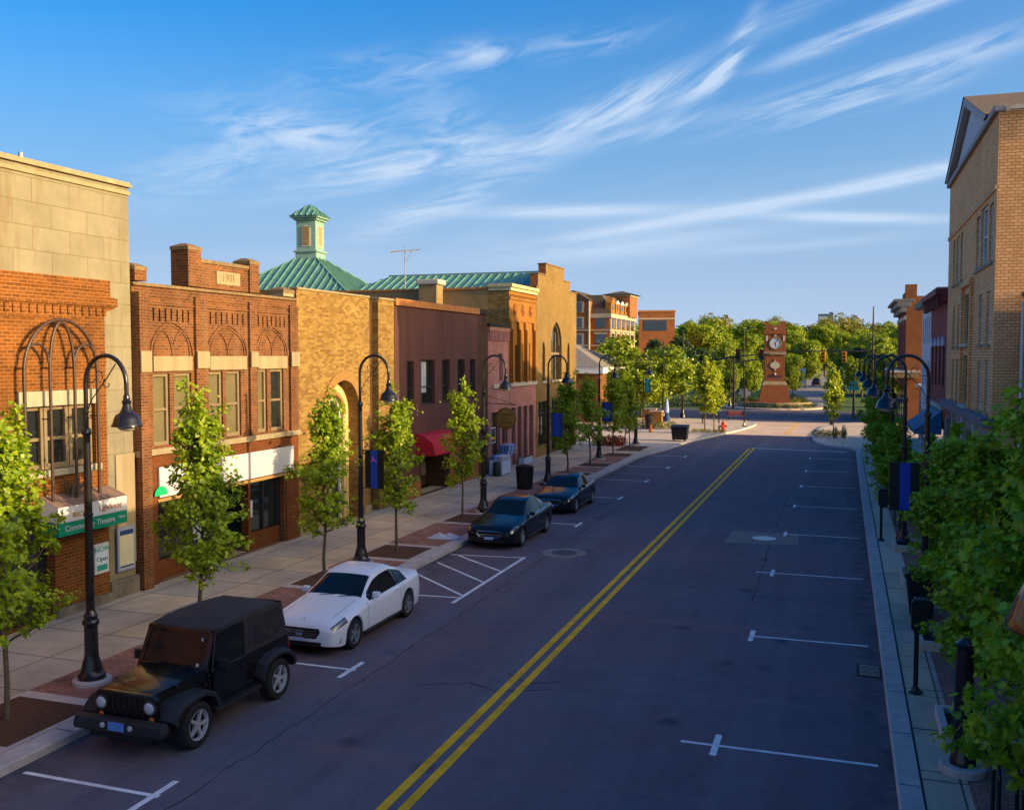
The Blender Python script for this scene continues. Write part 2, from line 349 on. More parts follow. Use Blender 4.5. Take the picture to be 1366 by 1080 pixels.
M['glass_teal'] = glassmat('shop_glass', (.012, .02, .022))
M['awning_red'] = mat('red_awning_cloth', (.42, .015, .03), .7, var=.15)
M['awning_blue'] = mat('blue_awning_cloth', (.04, .16, .30), .7, var=.15)
M['sign_white'] = mat('sign_white', (.54, .54, .56), .35, spec=.4, var=.04)
M['sign_green'] = mat('sign_green', (.005, .22, .13), .4)
M['sign_teal'] = mat('sign_teal', (.02, .30, .24), .4)
M['blue'] = mat('banner_blue', (.015, .06, .42), .7, var=.1)
M['teal'] = mat('banner_teal', (.01, .16, .18), .7, var=.1)
M['navy'] = mat('navy_ink', (.02, .05, .18), .6)
M['pink'] = mat('banner_pink', (.6, .12, .5), .7)
M['red'] = mat('red_paint', (.55, .02, .012), .5, var=.1)
M['yellow'] = mat('signal_yellow', (.85, .36, .012), .5)
M['wood_sign'] = mat('carved_wood_sign', (.36, .19, .035), .55, var=.2, vs=5)
M['wood_dark'] = mat('carved_letter_brown', (.10, .045, .01), .6)
M['bark'] = mat('bark', (.11, .085, .06), .95, var=.35, vs=12, bump=.6, bs=25)
M['plastic_black'] = mat('black_plastic', (.015, .015, .017), .45, var=.2)
M['leaf'] = leafmat('maple_leaf', (.36, .45, .010), (.20, .32, .012))
M['leaf_deep'] = leafmat('maple_leaf_deep', (.40, .56, .016), (.14, .29, .012))
M['leaf_far'] = leafmat('broad_leaf', (.33, .40, .012), (.19, .27, .014), .45)
M['leaf_dark'] = leafmat('dark_leaf', (.06, .115, .03), (.035, .075, .028), .3)
M['leaf_olive'] = leafmat('olive_leaf', (.30, .28, .04), (.20, .21, .03), .4)
M['leaf_shrub'] = leafmat('golden_shrub_leaf', (.36, .33, .02), (.22, .24, .02), .4)
M['flower_red'] = leafmat('red_flower', (.45, .05, .03), (.30, .10, .04), .3)
# ================================================================== GROUND, ROADS, PAVEMENTS
def asphalt(name, base, red=True):
    m, nt, b = _mat(name); N = nt.nodes.new; L = nt.links.new; ge = N('ShaderNodeNewGeometry')
    def noise(scale, det, vec=None, rough=.6):
        n = N('ShaderNodeTexNoise'); n.inputs['Scale'].default_value = scale; n.inputs['Detail'].default_value = det; n.inputs['Roughness'].default_value = rough
        L(ge.outputs['Position'] if vec is None else vec, n.inputs['Vector']); return n.outputs[0]
    def mr(v, a, b_, c, d):
        r = N('ShaderNodeMapRange'); r.inputs[1].default_value = a; r.inputs[2].default_value = b_; r.inputs[3].default_value = c; r.inputs[4].default_value = d; L(v, r.inputs[0]); return r.outputs[0]
    def mixc(f, a, col, blend='MIX'):
        x = N('ShaderNodeMix'); x.data_type = 'RGBA'; x.blend_type = blend; L(f, x.inputs[0])
        if isinstance(a, tuple): x.inputs[6].default_value = a
        else: L(a, x.inputs[6])
        x.inputs[7].default_value = col; return x.outputs[2]
    fine = mr(noise(45, 5, None, .75), .32, .68, 0, 1); big = mr(noise(.35, 6), .35, .65, 0, 1)
    c = mixc(fine, (base[0] * .62, base[1] * .62, base[2] * .66, 1), (base[0] * 1.5, base[1] * 1.46, base[2] * 1.4, 1))
    c = mixc(mr(noise(.35, 7), .45, .7, 0, .6), c, (base[0] * .62, base[1] * .62, base[2] * .68, 1))
    mp = N('ShaderNodeMapping'); mp.inputs['Scale'].default_value = (1.4, .06, 1); L(ge.outputs['Position'], mp.inputs[0])      # tyre-track streaks along the street
    c = mixc(mr(noise(1.0, 5, mp.outputs[0]), .52, .72, 0, .5), c, (base[0] * .6, base[1] * .58, base[2] * .62, 1))
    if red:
        mp2 = N('ShaderNodeMapping'); mp2.inputs['Scale'].default_value = (.10, .75, 1); L(ge.outputs['Position'], mp2.inputs[0])  # reddish streaks of light painted into the colour, across it
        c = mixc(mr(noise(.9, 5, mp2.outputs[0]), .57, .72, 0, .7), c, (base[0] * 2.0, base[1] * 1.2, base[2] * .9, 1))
    c = mixc(mr(noise(2.2, 6), .48, .7, 0, .5), c, (base[0] * 1.35, base[1] * 1.3, base[2] * 1.2, 1))
    c = mixc(mr(noise(.12, 4), .42, .62, 0, .75), c, (base[0] * 1.35, base[1] * .92, base[2] * .85, 1))
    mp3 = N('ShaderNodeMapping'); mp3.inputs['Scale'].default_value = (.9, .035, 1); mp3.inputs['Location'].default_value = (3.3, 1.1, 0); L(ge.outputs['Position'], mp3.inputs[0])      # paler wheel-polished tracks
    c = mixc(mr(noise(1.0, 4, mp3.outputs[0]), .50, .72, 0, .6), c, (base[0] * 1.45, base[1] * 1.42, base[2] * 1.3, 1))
    c = mixc(mr(noise(11, 5, None, .7), .50, .75, 0, .55), c, (base[0] * .55, base[1] * .55, base[2] * .6, 1))
    if red:                                    # grit gathered along the gutters
        sp = N('ShaderNodeSeparateXYZ'); L(ge.outputs['Position'], sp.inputs[0]); nn_ = mr(noise(1.7, 6), .35, .65, 0, 1)
        for lo, hi in ((-11.1, -12.2), (.1, .86)):
            gm = N('ShaderNodeMath'); gm.operation = 'MULTIPLY'; L(mr(sp.outputs[0], lo, hi, 0, .85), gm.inputs[0]); L(nn_, gm.inputs[1]); c = mixc(gm.outputs[0], c, (.035, .030, .028, 1))
    v = N('ShaderNodeTexVoronoi'); v.inputs['Scale'].default_value = .55; L(ge.outputs['Position'], v.inputs['Vector'])
    c = mixc(mr(v.outputs['Distance'], .04, .15, .75, 0), c, (base[0] * .35, base[1] * .35, base[2] * .4, 1))                 # oil drips
    L(c, b.inputs['Base Color']); b.inputs['Specular IOR Level'].default_value = .25
    L(mr(noise(3, 4), .3, .7, .72, .95), b.inputs['Roughness'])
    bp = N('ShaderNodeBump'); bp.inputs['Strength'].default_value = .5; bp.inputs['Distance'].default_value = .012; L(noise(70, 3), bp.inputs['Height']); L(bp.outputs[0], b.inputs['Normal'])
    return m
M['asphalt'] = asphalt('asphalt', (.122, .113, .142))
M['asphalt_far'] = asphalt('asphalt_far', (.10, .10, .125), False)
M['asphalt_dark'] = mat('asphalt_seam', (.02, .018, .02), .9)
M['joint'] = mat('joint_filler', (.03, .027, .027), .9)

struct('ground', MB().poly([(-3000, -600, -.06), (3000, -600, -.06), (3000, 5000, -.06), (-3000, 5000, -.06)]), M['grass'])
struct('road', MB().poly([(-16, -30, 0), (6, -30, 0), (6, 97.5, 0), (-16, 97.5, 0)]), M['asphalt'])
struct('cross_street', MB().poly([(-200, 97.5, -.004), (200, 97.5, -.004), (200, 118.5, -.004), (-200, 118.5, -.004)]), M['asphalt_far'])
M['far_paving'] = mat('far_paving', (.26, .235, .23), .9, var=.15, vs=.3)
M['crossing'] = mat('crossing_concrete', (.64, .44, .31), .85, var=.16, vs=.6, bump=.2)
struct('crossing', MB().poly([(-12, 80.6, .002), (.6, 80.6, .002), (3.5, 97.4, .002), (-12, 97.4, .002)]), M['crossing'])
struct('far_road', MB().poly([(-10.5, 118.5, -.008), (-.8, 118.5, -.008), (-1.8, 260, -.008), (-4.5, 700, -.008), (-15, 700, -.008), (-10.8, 260, -.008)]), M['far_paving'])
struct('parking_lot', MB().poly([(4.9, 67.7, -.012), (60, 67.7, -.012), (60, 97.4, -.012), (4.9, 97.4, -.012)]), M['asphalt_far'])

def offset(path, d):
    out = []
    for i, p in enumerate(path):
        a = Vector(path[max(i - 1, 0)]); b = Vector(path[min(i + 1, len(path) - 1)]); t = (b - a).normalized(); out.append((p[0] - t.y * d, p[1] + t.x * d))
    return out
def smooth_path(P, n=5):
    out = []
    for i in range(len(P) - 1):
        p0, p1, p2, p3 = (Vector(P[max(i - 1, 0)]), Vector(P[i]), Vector(P[i + 1]), Vector(P[min(i + 2, len(P) - 1)]))
        for k in range(n):
            t = k / n; out.append(tuple(.5 * ((2 * p1) + (p2 - p0) * t + (2 * p0 - 5 * p1 + 4 * p2 - p3) * t * t + (3 * p1 - p0 - 3 * p2 + p3) * t ** 3)))
    return out + [tuple(P[-1])]
LK = [(-12.2, -30), (-12.2, 20), (-12.2, 57)] + smooth_path([(-12.2, 59), (-12.05, 61.5), (-11.5, 65), (-11.1, 69), (-10.5, 74), (-9.3, 80), (-8.3, 85), (-7.75, 89.5), (-7.7, 92.5), (-8.3, 95.3), (-10.2, 97.2), (-13.5, 97.9)]) + [(-30, 98), (-200, 98)]
RK = [(.85, -30), (.85, 30), (.85, 68)] + smooth_path([(.85, 69.3), (.4, 70.4), (-.8, 71.6), (-1.8, 74), (-2.25, 78), (-2.15, 84), (-1.8, 90), (-.9, 94.2), (1.2, 97), (5, 97.9)]) + [(30, 98), (200, 98)]
def kerb(name, path, w, mi):
    inn = offset(path, w); mb = MB(); n = len(path)
    lip = offset(path, .02 if w > 0 else -.02)
    vs = [(p[0], p[1], -.03) for p in path] + [(p[0], p[1], .13) for p in path] + [(p[0], p[1], .15) for p in lip] + [(p[0], p[1], .15) for p in inn] + [(p[0], p[1], -.03) for p in inn]
    fs = [(k * n + i, k * n + i + 1, (k + 1) * n + i + 1, (k + 1) * n + i) for k in range(4) for i in range(n - 1)]
    mb.add(vs, fs); struct(name, mb, M['kerb']); return inn
li = kerb('kerb', LK, .42, 0); ri = kerb('kerb', RK, -.36, 0)
def slab(name, inner, far, m):
    mb = MB(); pl = [(p[0], p[1]) for p in inner] + far
    mb.wall(.148, pl, ax='x'); mb.v = [(v[1], v[2], v[0]) for v in mb.v]; struct(name, mb, m)
k = [i for i, p in enumerate(li) if p[1] <= 64.5][-1]
slab('sidewalk', li[:k + 1], [(-19, li[k][1]), (-19, -30)], M['concrete'])
slab('plaza', li[k:], [(-200, 97.0), (-200, 66.6), (-19, 66.6), (-19, li[k][1])], M['concrete_far'])
k = [i for i, p in enumerate(ri) if p[1] <= 67.7][-1]
slab('sidewalk', ri[:k + 1], [(6.5, ri[k][1]), (6.5, -30)], M['concrete'])
slab('sidewalk', ri[k:], [(200, 97.0), (60.1, 97.0), (60.1, 97.42), (6.5, 97.42), (6.5, ri[k][1])], M['concrete_far'])
def flat(mb, x0, x1, y0, y1, z, mi=0): return mb.poly([(x0, y0, z), (x1, y0, z), (x1, y1, z), (x0, y1, z)], mi)
mb = MB(); flat(mb, -14.55, -12.66, -5, 60, .152); flat(mb, 1.85, 3.45, -5, 67, .152); struct('paver_strip', mb, M['paver'])
mb = MB(); flat(mb, 1.18, 1.215, -20, 68.5, .153)
for y in range(-2, 34): flat(mb, .88, 1.17, y * 2.1 + .4, y * 2.1 + .42, .1535); flat(mb, 1.22, 1.85, y * 2.1 + .7, y * 2.1 + .72, .1535); flat(mb, -12.6, -12.22, y * 2.1 + .1, y * 2.1 + .125, .1535)
struct('kerb_joint', mb, M['joint'])
# gutter seam and cracks in the asphalt
rnd = random.Random(5); mb = MB(); cz = [.0015]
def crack(pts, w):
    cz[0] += .0001; q = []
    for i in range(len(pts) - 1):
        a, b = Vector(pts[i]), Vector(pts[i + 1]); n = max(2, int((b - a).length / .35))
        for k_ in range(n): q.append(a.lerp(b, k_ / n) + Vector((rnd.uniform(-.05, .05), rnd.uniform(-.05, .05))))
    q.append(Vector(pts[-1]))
    for i in range(len(q) - 1):
        a, b = q[i], q[i + 1]; t = (b - a).normalized(); nn = Vector((-t.y, t.x)) * w * rnd.uniform(.4, 1.2)
        mb.poly([(*(a - nn), cz[0]), (*(b - nn), cz[0]), (*(b + nn), cz[0]), (*(a + nn), cz[0])])
crack([(-9.1, 8), (-9.0, 22), (-9.05, 40), (-9.0, 60)], .012)
crack([(-7.9, 17.1), (-6.9, 17.6), (-6.3, 17.3), (-5.3, 17.7)], .02)
crack([(-6.4, 18.3), (-5.8, 17.9), (-5.2, 18.3)], .03)
crack([(-2.2, 26), (-2.35, 40), (-2.2, 62)], .014)
crack([(-9.4, 33), (-4.0, 33.6), (-1.2, 33.2)], .012)
crack([(-6.0, 46), (-1.0, 46.4)], .010)
struct('road_crack', mb, M['asphalt_dark'])
mb = MB()                                   # patches, lids
def disc(mb, c, r, z, n=28, sx=1, sy=1): return mb.poly([(c[0] + r * sx * math.cos(2 * math.pi * i / n), c[1] + r * sy * math.sin(2 * math.pi * i / n), z) for i in range(n)])
M['patch'] = mat('concrete_patch', (.24, .20, .18), .9, var=.25, vs=6, bump=.3)
M['lid'] = mat('iron_lid', (.05, .045, .045), .6, spec=.5, var=.3, vs=15, bump=.5, bs=60)
disc(mb, (-8.62, 30.35), .76, .003, 10); mb.poly([(-3.85, 33.9, .003), (-1.4, 34.15, .003), (-1.45, 36.35, .003), (-3.8, 36.3, .003)])
struct('road_patch', mb, M['patch'])
for c, lab in (((-8.62, 30.35), 'round iron manhole lid in a pale concrete collar near the black sedans'), ((-2.58, 35.1), 'round iron manhole lid in a rectangular concrete patch on the right lane')):
    o = MB().lathe([(.42, .0), (.42, .008), (.36, .011), (.35, .008), (.12, .008), (.1, .011)], (c[0], c[1], .002), 24).build('manhole_cover', M['lid'] if c[0] < -5 else mat('bright_lid', (.30, .30, .32), .35, spec=.6, metal=.6, var=.3, vs=8), None, smooth=30); tag(o, lab, 'manhole cover')
# painted markings (each sheet a little above the last)
wz = [.0040]
def line(mb, a, b, w):
    wz[0] += .00005; a, b = Vector(a), Vector(b); t = (b - a).normalized(); n = Vector((-t.y, t.x)) * w / 2
    k_ = max(1, int((b - a).length / 1.0)); z = wz[0]
    for i in range(k_):
        p, q = a.lerp(b, i / k_), a.lerp(b, (i + 1) / k_); mb.poly([(*(p - n), z), (*(q - n), z), (*(q + n), z), (*(p + n), z)])
mb = MB()
line(mb, (-6.17, -20), (-6.17, 69), .155); line(mb, (-5.87, -20), (-5.87, 69), .155); line(mb, (-4.55, 82), (-4.3, 97), .12); line(mb, (-4.3, 82), (-4.05, 97), .12)
struct('yellow_line', mb, M['yellow_paint'])
mb = MB()
for i, y in enumerate((9.4, 16.05, 22.7, 29.55, 36.2, 43.1, 49.8, 56.5, 63.5)):
    x0 = -2.5 if i == 1 else (-2.4 if i == 3 else -1.9); line(mb, (x0, y - .03), (.62, y), .085); line(mb, (-1.92, y - .45), (-1.92, y + .45), .11)
for y in (4.5, 11.45, 17.5, 35.6, 42.9, 49.2, 55.6, 62.0): line(mb, (-12.0, y), (-9.45, y), .085); line(mb, (-9.55, y - .52), (-9.55, y + .52), .11)
line(mb, (-6.05, 69.3), (.3, 68.5), .2)
line(mb, (-9.63, 23.15), (-9.63, 29.25), .11); line(mb, (-12.05, 23.5), (-9.6, 23.75), .09); line(mb, (-12.05, 28.85), (-9.6, 29.15), .09)
line(mb, (-11.95, 25.97), (-9.7, 24.0), .09); line(mb, (-11.98, 27.61), (-9.7, 25.62), .09); line(mb, (-11.75, 28.8), (-9.7, 27.1), .09)
for y in (86.2, 89.0): line(mb, (-7.4, y), (-2.3, y), .14)
for x in (-60, -45, -30, 15, 30): line(mb, (x, 108), (x + 5, 108), .14)
struct('road_marking', mb, M['white_paint'])

# ================================================================== BUILDINGS ON THE LEFT (facades at X = -18, facing +X)
XL = -18.0
def yl(x, y=500): return PX(x, y, XL).y
def window(parent, X, d, y0, y1, z0, z1, fm, gm, rec=.13, fw=.07, rail=.5, mull=0, sill=None, name='window', ax='x'):
    e = .004; mb = MB(); a, b = X - d * (rec - .055), X - d * (rec + .02)
    def bx(m, p0, p1, q0, q1, r0, r1): m.box(p0, p1, q0, q1, r0, r1) if ax == 'x' else m.box(q0, q1, p0, p1, r0, r1)
    bx(mb, a, b, y0 + e, y0 + fw, z0 + e, z1 - e); bx(mb, a, b, y1 - fw, y1 - e, z0 + e, z1 - e)
    bx(mb, a, b, y0 + fw, y1 - fw, z1 - fw, z1 - e); bx(mb, a, b, y0 + fw, y1 - fw, z0 + e, z0 + fw * 1.3)
    if rail:
        zr = z0 + (z1 - z0) * rail; bx(mb, a - d * .01, b, y0 + fw, y1 - fw, zr - fw * .4, zr + fw * .4)
    for i in range(mull):
        ym = y0 + (y1 - y0) * (i + 1) / (mull + 1); bx(mb, a - d * .012, b, ym - fw * .3, ym + fw * .3, z0 + fw * 1.3, z1 - fw)
    f = mb.build(name, fm, parent)
    g = MB(); bx(g, X - d * (rec + .022), X - d * (rec + .04), y0 + .01, y1 - .01, z0 + .01, z1 - .01); g.build('pane', gm, f)
    if sill:
        s = MB(); bx(s, X + d * .07, X - d * .05, y0 - .08, y1 + .08, z0 - .12, z0 - .002); s.build('sill', sill, f)
    return f
def rect(y0, y1, z0, z1): return [(y0, z0), (y1, z0), (y1, z1), (y0, z1)]
def shell(t, X, d, y0, y1, zt, depth, front, side, holes=(), outline=None, reveal=.22, roofz=None, name='wall', z0=0.0):
    w = MB(); w.wall(X, outline or rect(y0, y1, z0, zt), holes, d * reveal); o = w.build(name, front, t)
    s = MB(); xb = X - d * depth; z1 = zt if outline is None else min(zt, outline[2][1], outline[-1][1])
    for y in (y0, y1): s.poly([(X, y, z0), (xb, y, z0), (xb, y, z1), (X, y, z1)])
    s.poly([(xb, y0, z0), (xb, y1, z0), (xb, y1, z1), (xb, y0, z1)]); s.build('side_wall', side, t)
    rz = roofz if roofz else z1 - .45
    MB().poly([(X - d * .02, y0 + .01, rz), (xb + d * .01, y0 + .01, rz), (xb + d * .01, y1 - .01, rz), (X - d * .02, y1 - .01, rz)]).build('roof', M['roof_flat'], t)
    return o
def trim(t, name, m, X, d, y0, y1, z0, z1, out=.06, inn=.04, mb=None):
    (MB() if mb is None else mb).box(X + d * out, X - d * inn, y0, y1, z0, z1).build(name, m, t)
PT = 76
def arcpts(ya, yb, zs, rise, n=18, pointed=False):
    out = []; yc = (ya + yb) / 2; h = (yb - ya) / 2
    if not pointed:
        for i in range(n + 1):
            a = math.pi * (1 - i / n); out.append((yc + h * math.cos(a), zs + rise * math.sin(a)))
    else:
        T = R(PT)
        for i in range(n // 2 + 1):
            t = T * i / (n // 2); out.append((ya + h * (1 - math.cos(t)) / (1 - math.cos(T)), zs + rise * math.sin(t) / math.sin(T)))
        out += [(2 * yc - p[0], p[1]) for p in reversed(out[:-1])]
    return out
def ribbon(mb, pts, w, X0, X1):
    n = len(pts); vs = []
    for i, p in enumerate(pts):
        a = Vector(pts[max(i - 1, 0)]); b = Vector(pts[min(i + 1, n - 1)]); t = (b - a).normalized(); nn = Vector((-t.y, t.x)) * w / 2
        for X in (X0, X1):
            for s_ in (-1, 1): vs.append((X, p[0] + nn.x * s_, p[1] + nn.y * s_))
    for i in range(n - 1):
        o = i * 4; q = o + 4
        mb.add([], []); mb.f += [tuple(len(mb.v) + k_ for k_ in f) for f in ((o, o + 1, q + 1, q), (o + 2, q + 2, q + 3, o + 3), (o, q, q + 2, o + 2), (o + 1, o + 3, q + 3, q + 1))]; mb.m += [0] * 4
    mb.v += vs; return mb
def pipe(t, name, m, pts, r, n=8): MB().tube(pts, r, n).build(name, m, t, smooth=60)

M['cream_stone'] = mat('cream_stone', (.34, .31, .23), .8, var=.15, vs=6)
# ---- cream limestone bank-like building with orange brick panel
t = thing('stone_building', 'tall cream limestone building with orange brick panel, nearest on the left', 'building', (XL, 13, 0))
yb0 = 4.0
o = MB().wall(XL, [(yb0, 8.40), (19.9, 8.40), (19.9, 0), (21.05, 0), (21.05, 11.0), (yb0, 11.0)]).build('wall', M['stone'], t)
s = MB()
for y in (yb0, 21.05): s.poly([(XL, y, 0), (XL - 16, y, 0), (XL - 16, y, 11), (XL, y, 11)])
s.poly([(XL - 16, yb0, 0), (XL - 16, 21.05, 0), (XL - 16, 21.05, 11), (XL - 16, yb0, 11)]); s.build('side_wall', M['stone'], t)
MB().poly([(XL - .02, yb0, 10.4), (XL - 15.9, yb0, 10.4), (XL - 15.9, 21, 10.4), (XL - .02, 21, 10.4)]).build('roof', M['roof_flat'], t)
c = MB(); c.box(XL - .4, XL + .05, yb0, 21.08, 10.72, 10.82); c.box(XL - .4, XL + .09, yb0, 21.11, 10.922, 11.0); c.box(XL - .45, XL + .05, yb0, 21.08, 11.002, 11.06); c.build('cornice', M['stone_plain'], t, bevel=.015)
ww = [yl(21.5), yl(122)]; wz0, wz1 = 3.78, 5.3
door = (16.4, 18.15)
outl = [(yb0, 0), (19.98, 0), (19.98, 7.6), (20.36, 7.72), (20.36, 7.98), (20.2, 8.0), (20.2, 8.42), (yb0, 8.42)]
p = MB().wall(-17.9, outl, [rect(ww[0], ww[1], wz0, wz1), rect(door[0], door[1], .16, 2.9)], .25)
n = len(outl); p.add([(-17.9, a, b) for a, b in outl] + [(-18.0, a, b) for a, b in outl], [(i, (i + 1) % n, n + (i + 1) % n, n + i) for i in range(n)])
p.build('brick_panel', M['brick_orange'], t)
c = MB(); c.box(-17.9, -17.85, yb0, 20.40, 7.74, 7.96); c.box(-17.9, -17.875, yb0, 19.99, 8.14, 8.24); c.box(-17.9, -17.88, yb0, 19.99, 6.22, 6.46); c.box(-17.9, -17.87, 8, 19.2, 7.40, 7.46)
for i in range(24): y = 19.9 - i * .235; c.box(-17.9, -17.86, y, y + .1, 7.5, 7.70)
c.build('brick_corbel', M['brick_orange'], t)
MB().box(-17.98, -17.84, ww[0] - .1, ww[1] + .08, wz1, wz1 + .36).build('lintel', M['cream_stone'], t, bevel=.01)
MB().box(-17.98, -17.78, ww[0] - .1, ww[1] + .08, wz0 - .16, wz0).build('sill', M['cream_stone'], t, bevel=.01)
for i in range(3):
    a = ww[0] + (ww[1] - ww[0]) * i / 3; b = ww[0] + (ww[1] - ww[0]) * (i + 1) / 3
    window(t, -17.9, 1, a, b - .02, wz0, wz1, M['wood_beige'], M['glass'], rec=.16, fw=.10, rail=.48, mull=0 if i != 1 else 0)
MB().box(-18.16, -18.2, door[0], door[1], .16, 2.9).build('door', M['glass_teal'], t)
c = MB(); c.box(-17.9, -17.80, yb0, door[0], .0, .40); c.box(-17.9, -17.80, door[1], 20.0, 0, .38); c.box(-18, -17.86, 20.0, 21.06, 0, .62); c.build('stone_base', mat('grimy_stone', (.17, .145, .11), .85, var=.4, vs=3, bump=.3), t, bevel=.03)
MB().box(-17.995, -17.955, 20.34, 21.045, .96, 3.9).build('pier_facing', M['stone_plain'], t, bevel=.01)
pipe(t, 'vent_pipe', M['galv'], [(-19.5, 19.0, 10.4), (-19.5, 19.0, 11.55)], .06)

t = thing('canopy_sign', 'white and green lettered canopy over the stone building doorway', 'canopy', (-17.7, 18.85, 2.6))
y0, y1, xf = 17.70, 19.98, -17.32
b = MB(); b.add([(-17.89, y0, 2.60), (xf, y0, 2.56), (xf, y0, 2.93), (-17.89, y0, 3.16), (-17.89, y1, 2.60), (xf, y1, 2.56), (xf, y1, 2.93), (-17.89, y1, 3.16)], [(0, 1, 2, 3), (7, 6, 5, 4), (1, 5, 6, 2), (0, 4, 5, 1)])
b.build('fascia', M['sign_white'], t)
MB().add([(-17.89, y0, 3.163), (xf, y0, 2.933), (xf, y1, 2.933), (-17.89, y1, 3.163)], [(0, 1, 2, 3)]).build('roof', mat('canopy_roof', (.20, .13, .10), .8, var=.3, vs=5), t)
MB().box(-17.89, xf + .004, y0 + .002, y1 - .002, 2.24, 2.555).build('green_band', M['sign_green'], t)
text('Community Theatre', .2, 'lettering', M['sign_white'], t, (xf + .008, 18.72, 2.40), FACE_STREET, sx=1.0)
text('Open', .10, 'lettering', M['sign_white'], t, (xf + .008, 19.78, 2.42), FACE_STREET)
text('BRICK &', .17, 'lettering', M['wood_sign'], t, (xf + .006, 18.42, 2.70), FACE_STREET, sx=.9)
text('Lighthouse', .2, 'lettering', mat('sign_maroon', (.25, .06, .05), .6), t, (xf + .006, 19.4, 2.73), FACE_STREET, sx=.9)
def poster(name, lab, y0, y1, z0, z1, X, frame, paper, strips):
    t = thing(name, lab, 'notice board', (X, (y0 + y1) / 2, z0))
    MB().box(X, X + .06, y0, y1, z0, z1).build('frame', frame, t, bevel=.008)
    MB().box(X + .06, X + .064, y0 + .06, y1 - .06, z0 + .07, z1 - .07).build('paper', paper, t)
    for (a, b, m) in strips: MB().box(X + .0642, X + .067, y0 + .07, y1 - .07, z0 + a, z0 + b).build('print_band', m, t)
    return t
t = poster('notice_board', 'blue framed notice board on the stone pier beside the canopy', 20.28, 20.92, .82, 1.98, -17.95, mat('frame_blue_grey', (.25, .30, .45), .5), mat('old_paper', (.55, .52, .34), .8, var=.12), [(.95, 1.08, M['navy']), (.09, .14, M['navy'])])
t = poster('notice_poster', 'white and teal poster on the brick behind the nearest lamp post', 19.38, 19.88, .95, 1.72, -17.89, M['sign_white'], mat('poster_paper', (.55, .66, .74), .6), [(.08, .22, M['sign_teal'])])
text('NOW', .2, 'lettering', M['sign_teal'], t, (-17.82, 19.63, 1.57), FACE_STREET); text('Open', .16, 'lettering', M['navy'], t, (-17.82, 19.63, 1.32), FACE_STREET)

t = thing('iron_arch_frame', 'dark iron gothic arch frame standing before the brick panel', 'iron frame', (-17.4, 18.04, 3.0))
ys = [17.10, 17.86, 18.62, 19.37]; zs, ap = 6.1, 7.35; yc = 18.23; f = MB(); X = -17.62
outer = arcpts(ys[0], ys[3], zs, ap - zs, 24); r_ = .042
f.tube([(X, ys[0], 2.2)] + [(X, a, b) for a, b in outer] + [(X, ys[3], 2.95)], r_, 8)
for q, s_ in ((ys[1], 1), (ys[2], -1)):
    f.tube([(X, q, 3.02)] + [(X, q + s_ * (abs(yc - q)) * (1 - math.cos(k_ / 8 * math.pi / 2)), zs + (ap - zs - .06) * math.sin(k_ / 8 * math.pi / 2)) for k_ in range(9)], r_ * .9, 8)
for a, b in ((ys[0], ys[1]), (ys[2], ys[3])):
    f.tube([(X, y, z) for y, z in arcpts(a + .03, b - .03, 6.35, .42, 12)], r_ * .8, 8)
f.build('frame', M['brown_iron'], t, smooth=60)
for y in ys: MB().tube([(X, y, 5.0), (-17.88, y, 5.0)], .018, 6).tube([(X, y, 6.2), (-17.88, y, 6.2)], .018, 6).build('bracket', M['brown_iron'], t)
g = MB()
for k_ in range(26):
    a = random.Random(k_).uniform(0, 6.28); g.tube([(X - .1, 18.5, 3.0), (X - .1 + .2 * math.cos(a), 18.5 + .35 * math.sin(a) + .2, 3.1 + .022 * k_)], .012, 4)
o = g.build('dead_vine', M['bark'], None); tag(o, 'dry brown vine tangled on the canopy below the iron arch', 'vine')

# ---- red brick building with three gothic blind arches
t = thing('gothic_brick_building', 'red brick building with three blind gothic arches and white shop sign', 'building', (XL, 25.2, 0))
Y0, Y1, ZT = 21.1, 29.25, 8.38
bays = [(yl(200), yl(258)), (yl(276), yl(330)), (yl(341), yl(384))]
wins = [(yl(204), yl(226), 3.98, 6.0), (yl(232), yl(255), 3.98, 6.0), (yl(277), yl(297), 3.98, 6.02), (yl(301), yl(321), 3.98, 6.02), (yl(341.5), yl(356), 3.98, 6.05), (yl(361), yl(378), 3.98, 6.05)]
holes = [rect(*w) for w in wins]
slots = []
for (a, b) in bays:
    for i in range(7):
        y = a + (b - a) * (.10 + .8 * i / 6); slots.append(rect(y - .035, y + .035, 7.44, 7.80))
store = rect(21.95, 28.4, .16, 2.42)
shell(t, XL, 1, Y0, Y1, ZT, 16, M['brick_red'], M['brick_dark'], holes + slots + [store], reveal=.2)
b = MB()
for (a, c_) in bays: b.box(XL - .10, XL - .14, a, c_, 7.3, 7.9)
b.build('slot_backing', M['brick_dark'], t)
MB().box(XL - .1, XL + .24, Y0 + .004, yl(191), 0, 8.2).build('corner_pilaster', M['brick_red'], t); MB().box(XL + .24, XL + .29, Y0, yl(192), 6.05, 6.62).build('pilaster_block', M['stone_plain'], t, bevel=.015)
for ya, yb_ in ((yl(259), yl(275)), (yl(331), yl(340.5)), (yl(385), Y1)):
    MB().box(XL + .002, XL + .09, ya + .004, yb_ - .004, 3.93, 8.2).build('pilaster', M['brick_red'], t)
    MB().box(XL + .09, XL + .15, ya, yb_, 6.12, 6.62).build('pilaster_block', M['stone_plain'], t, bevel=.015)
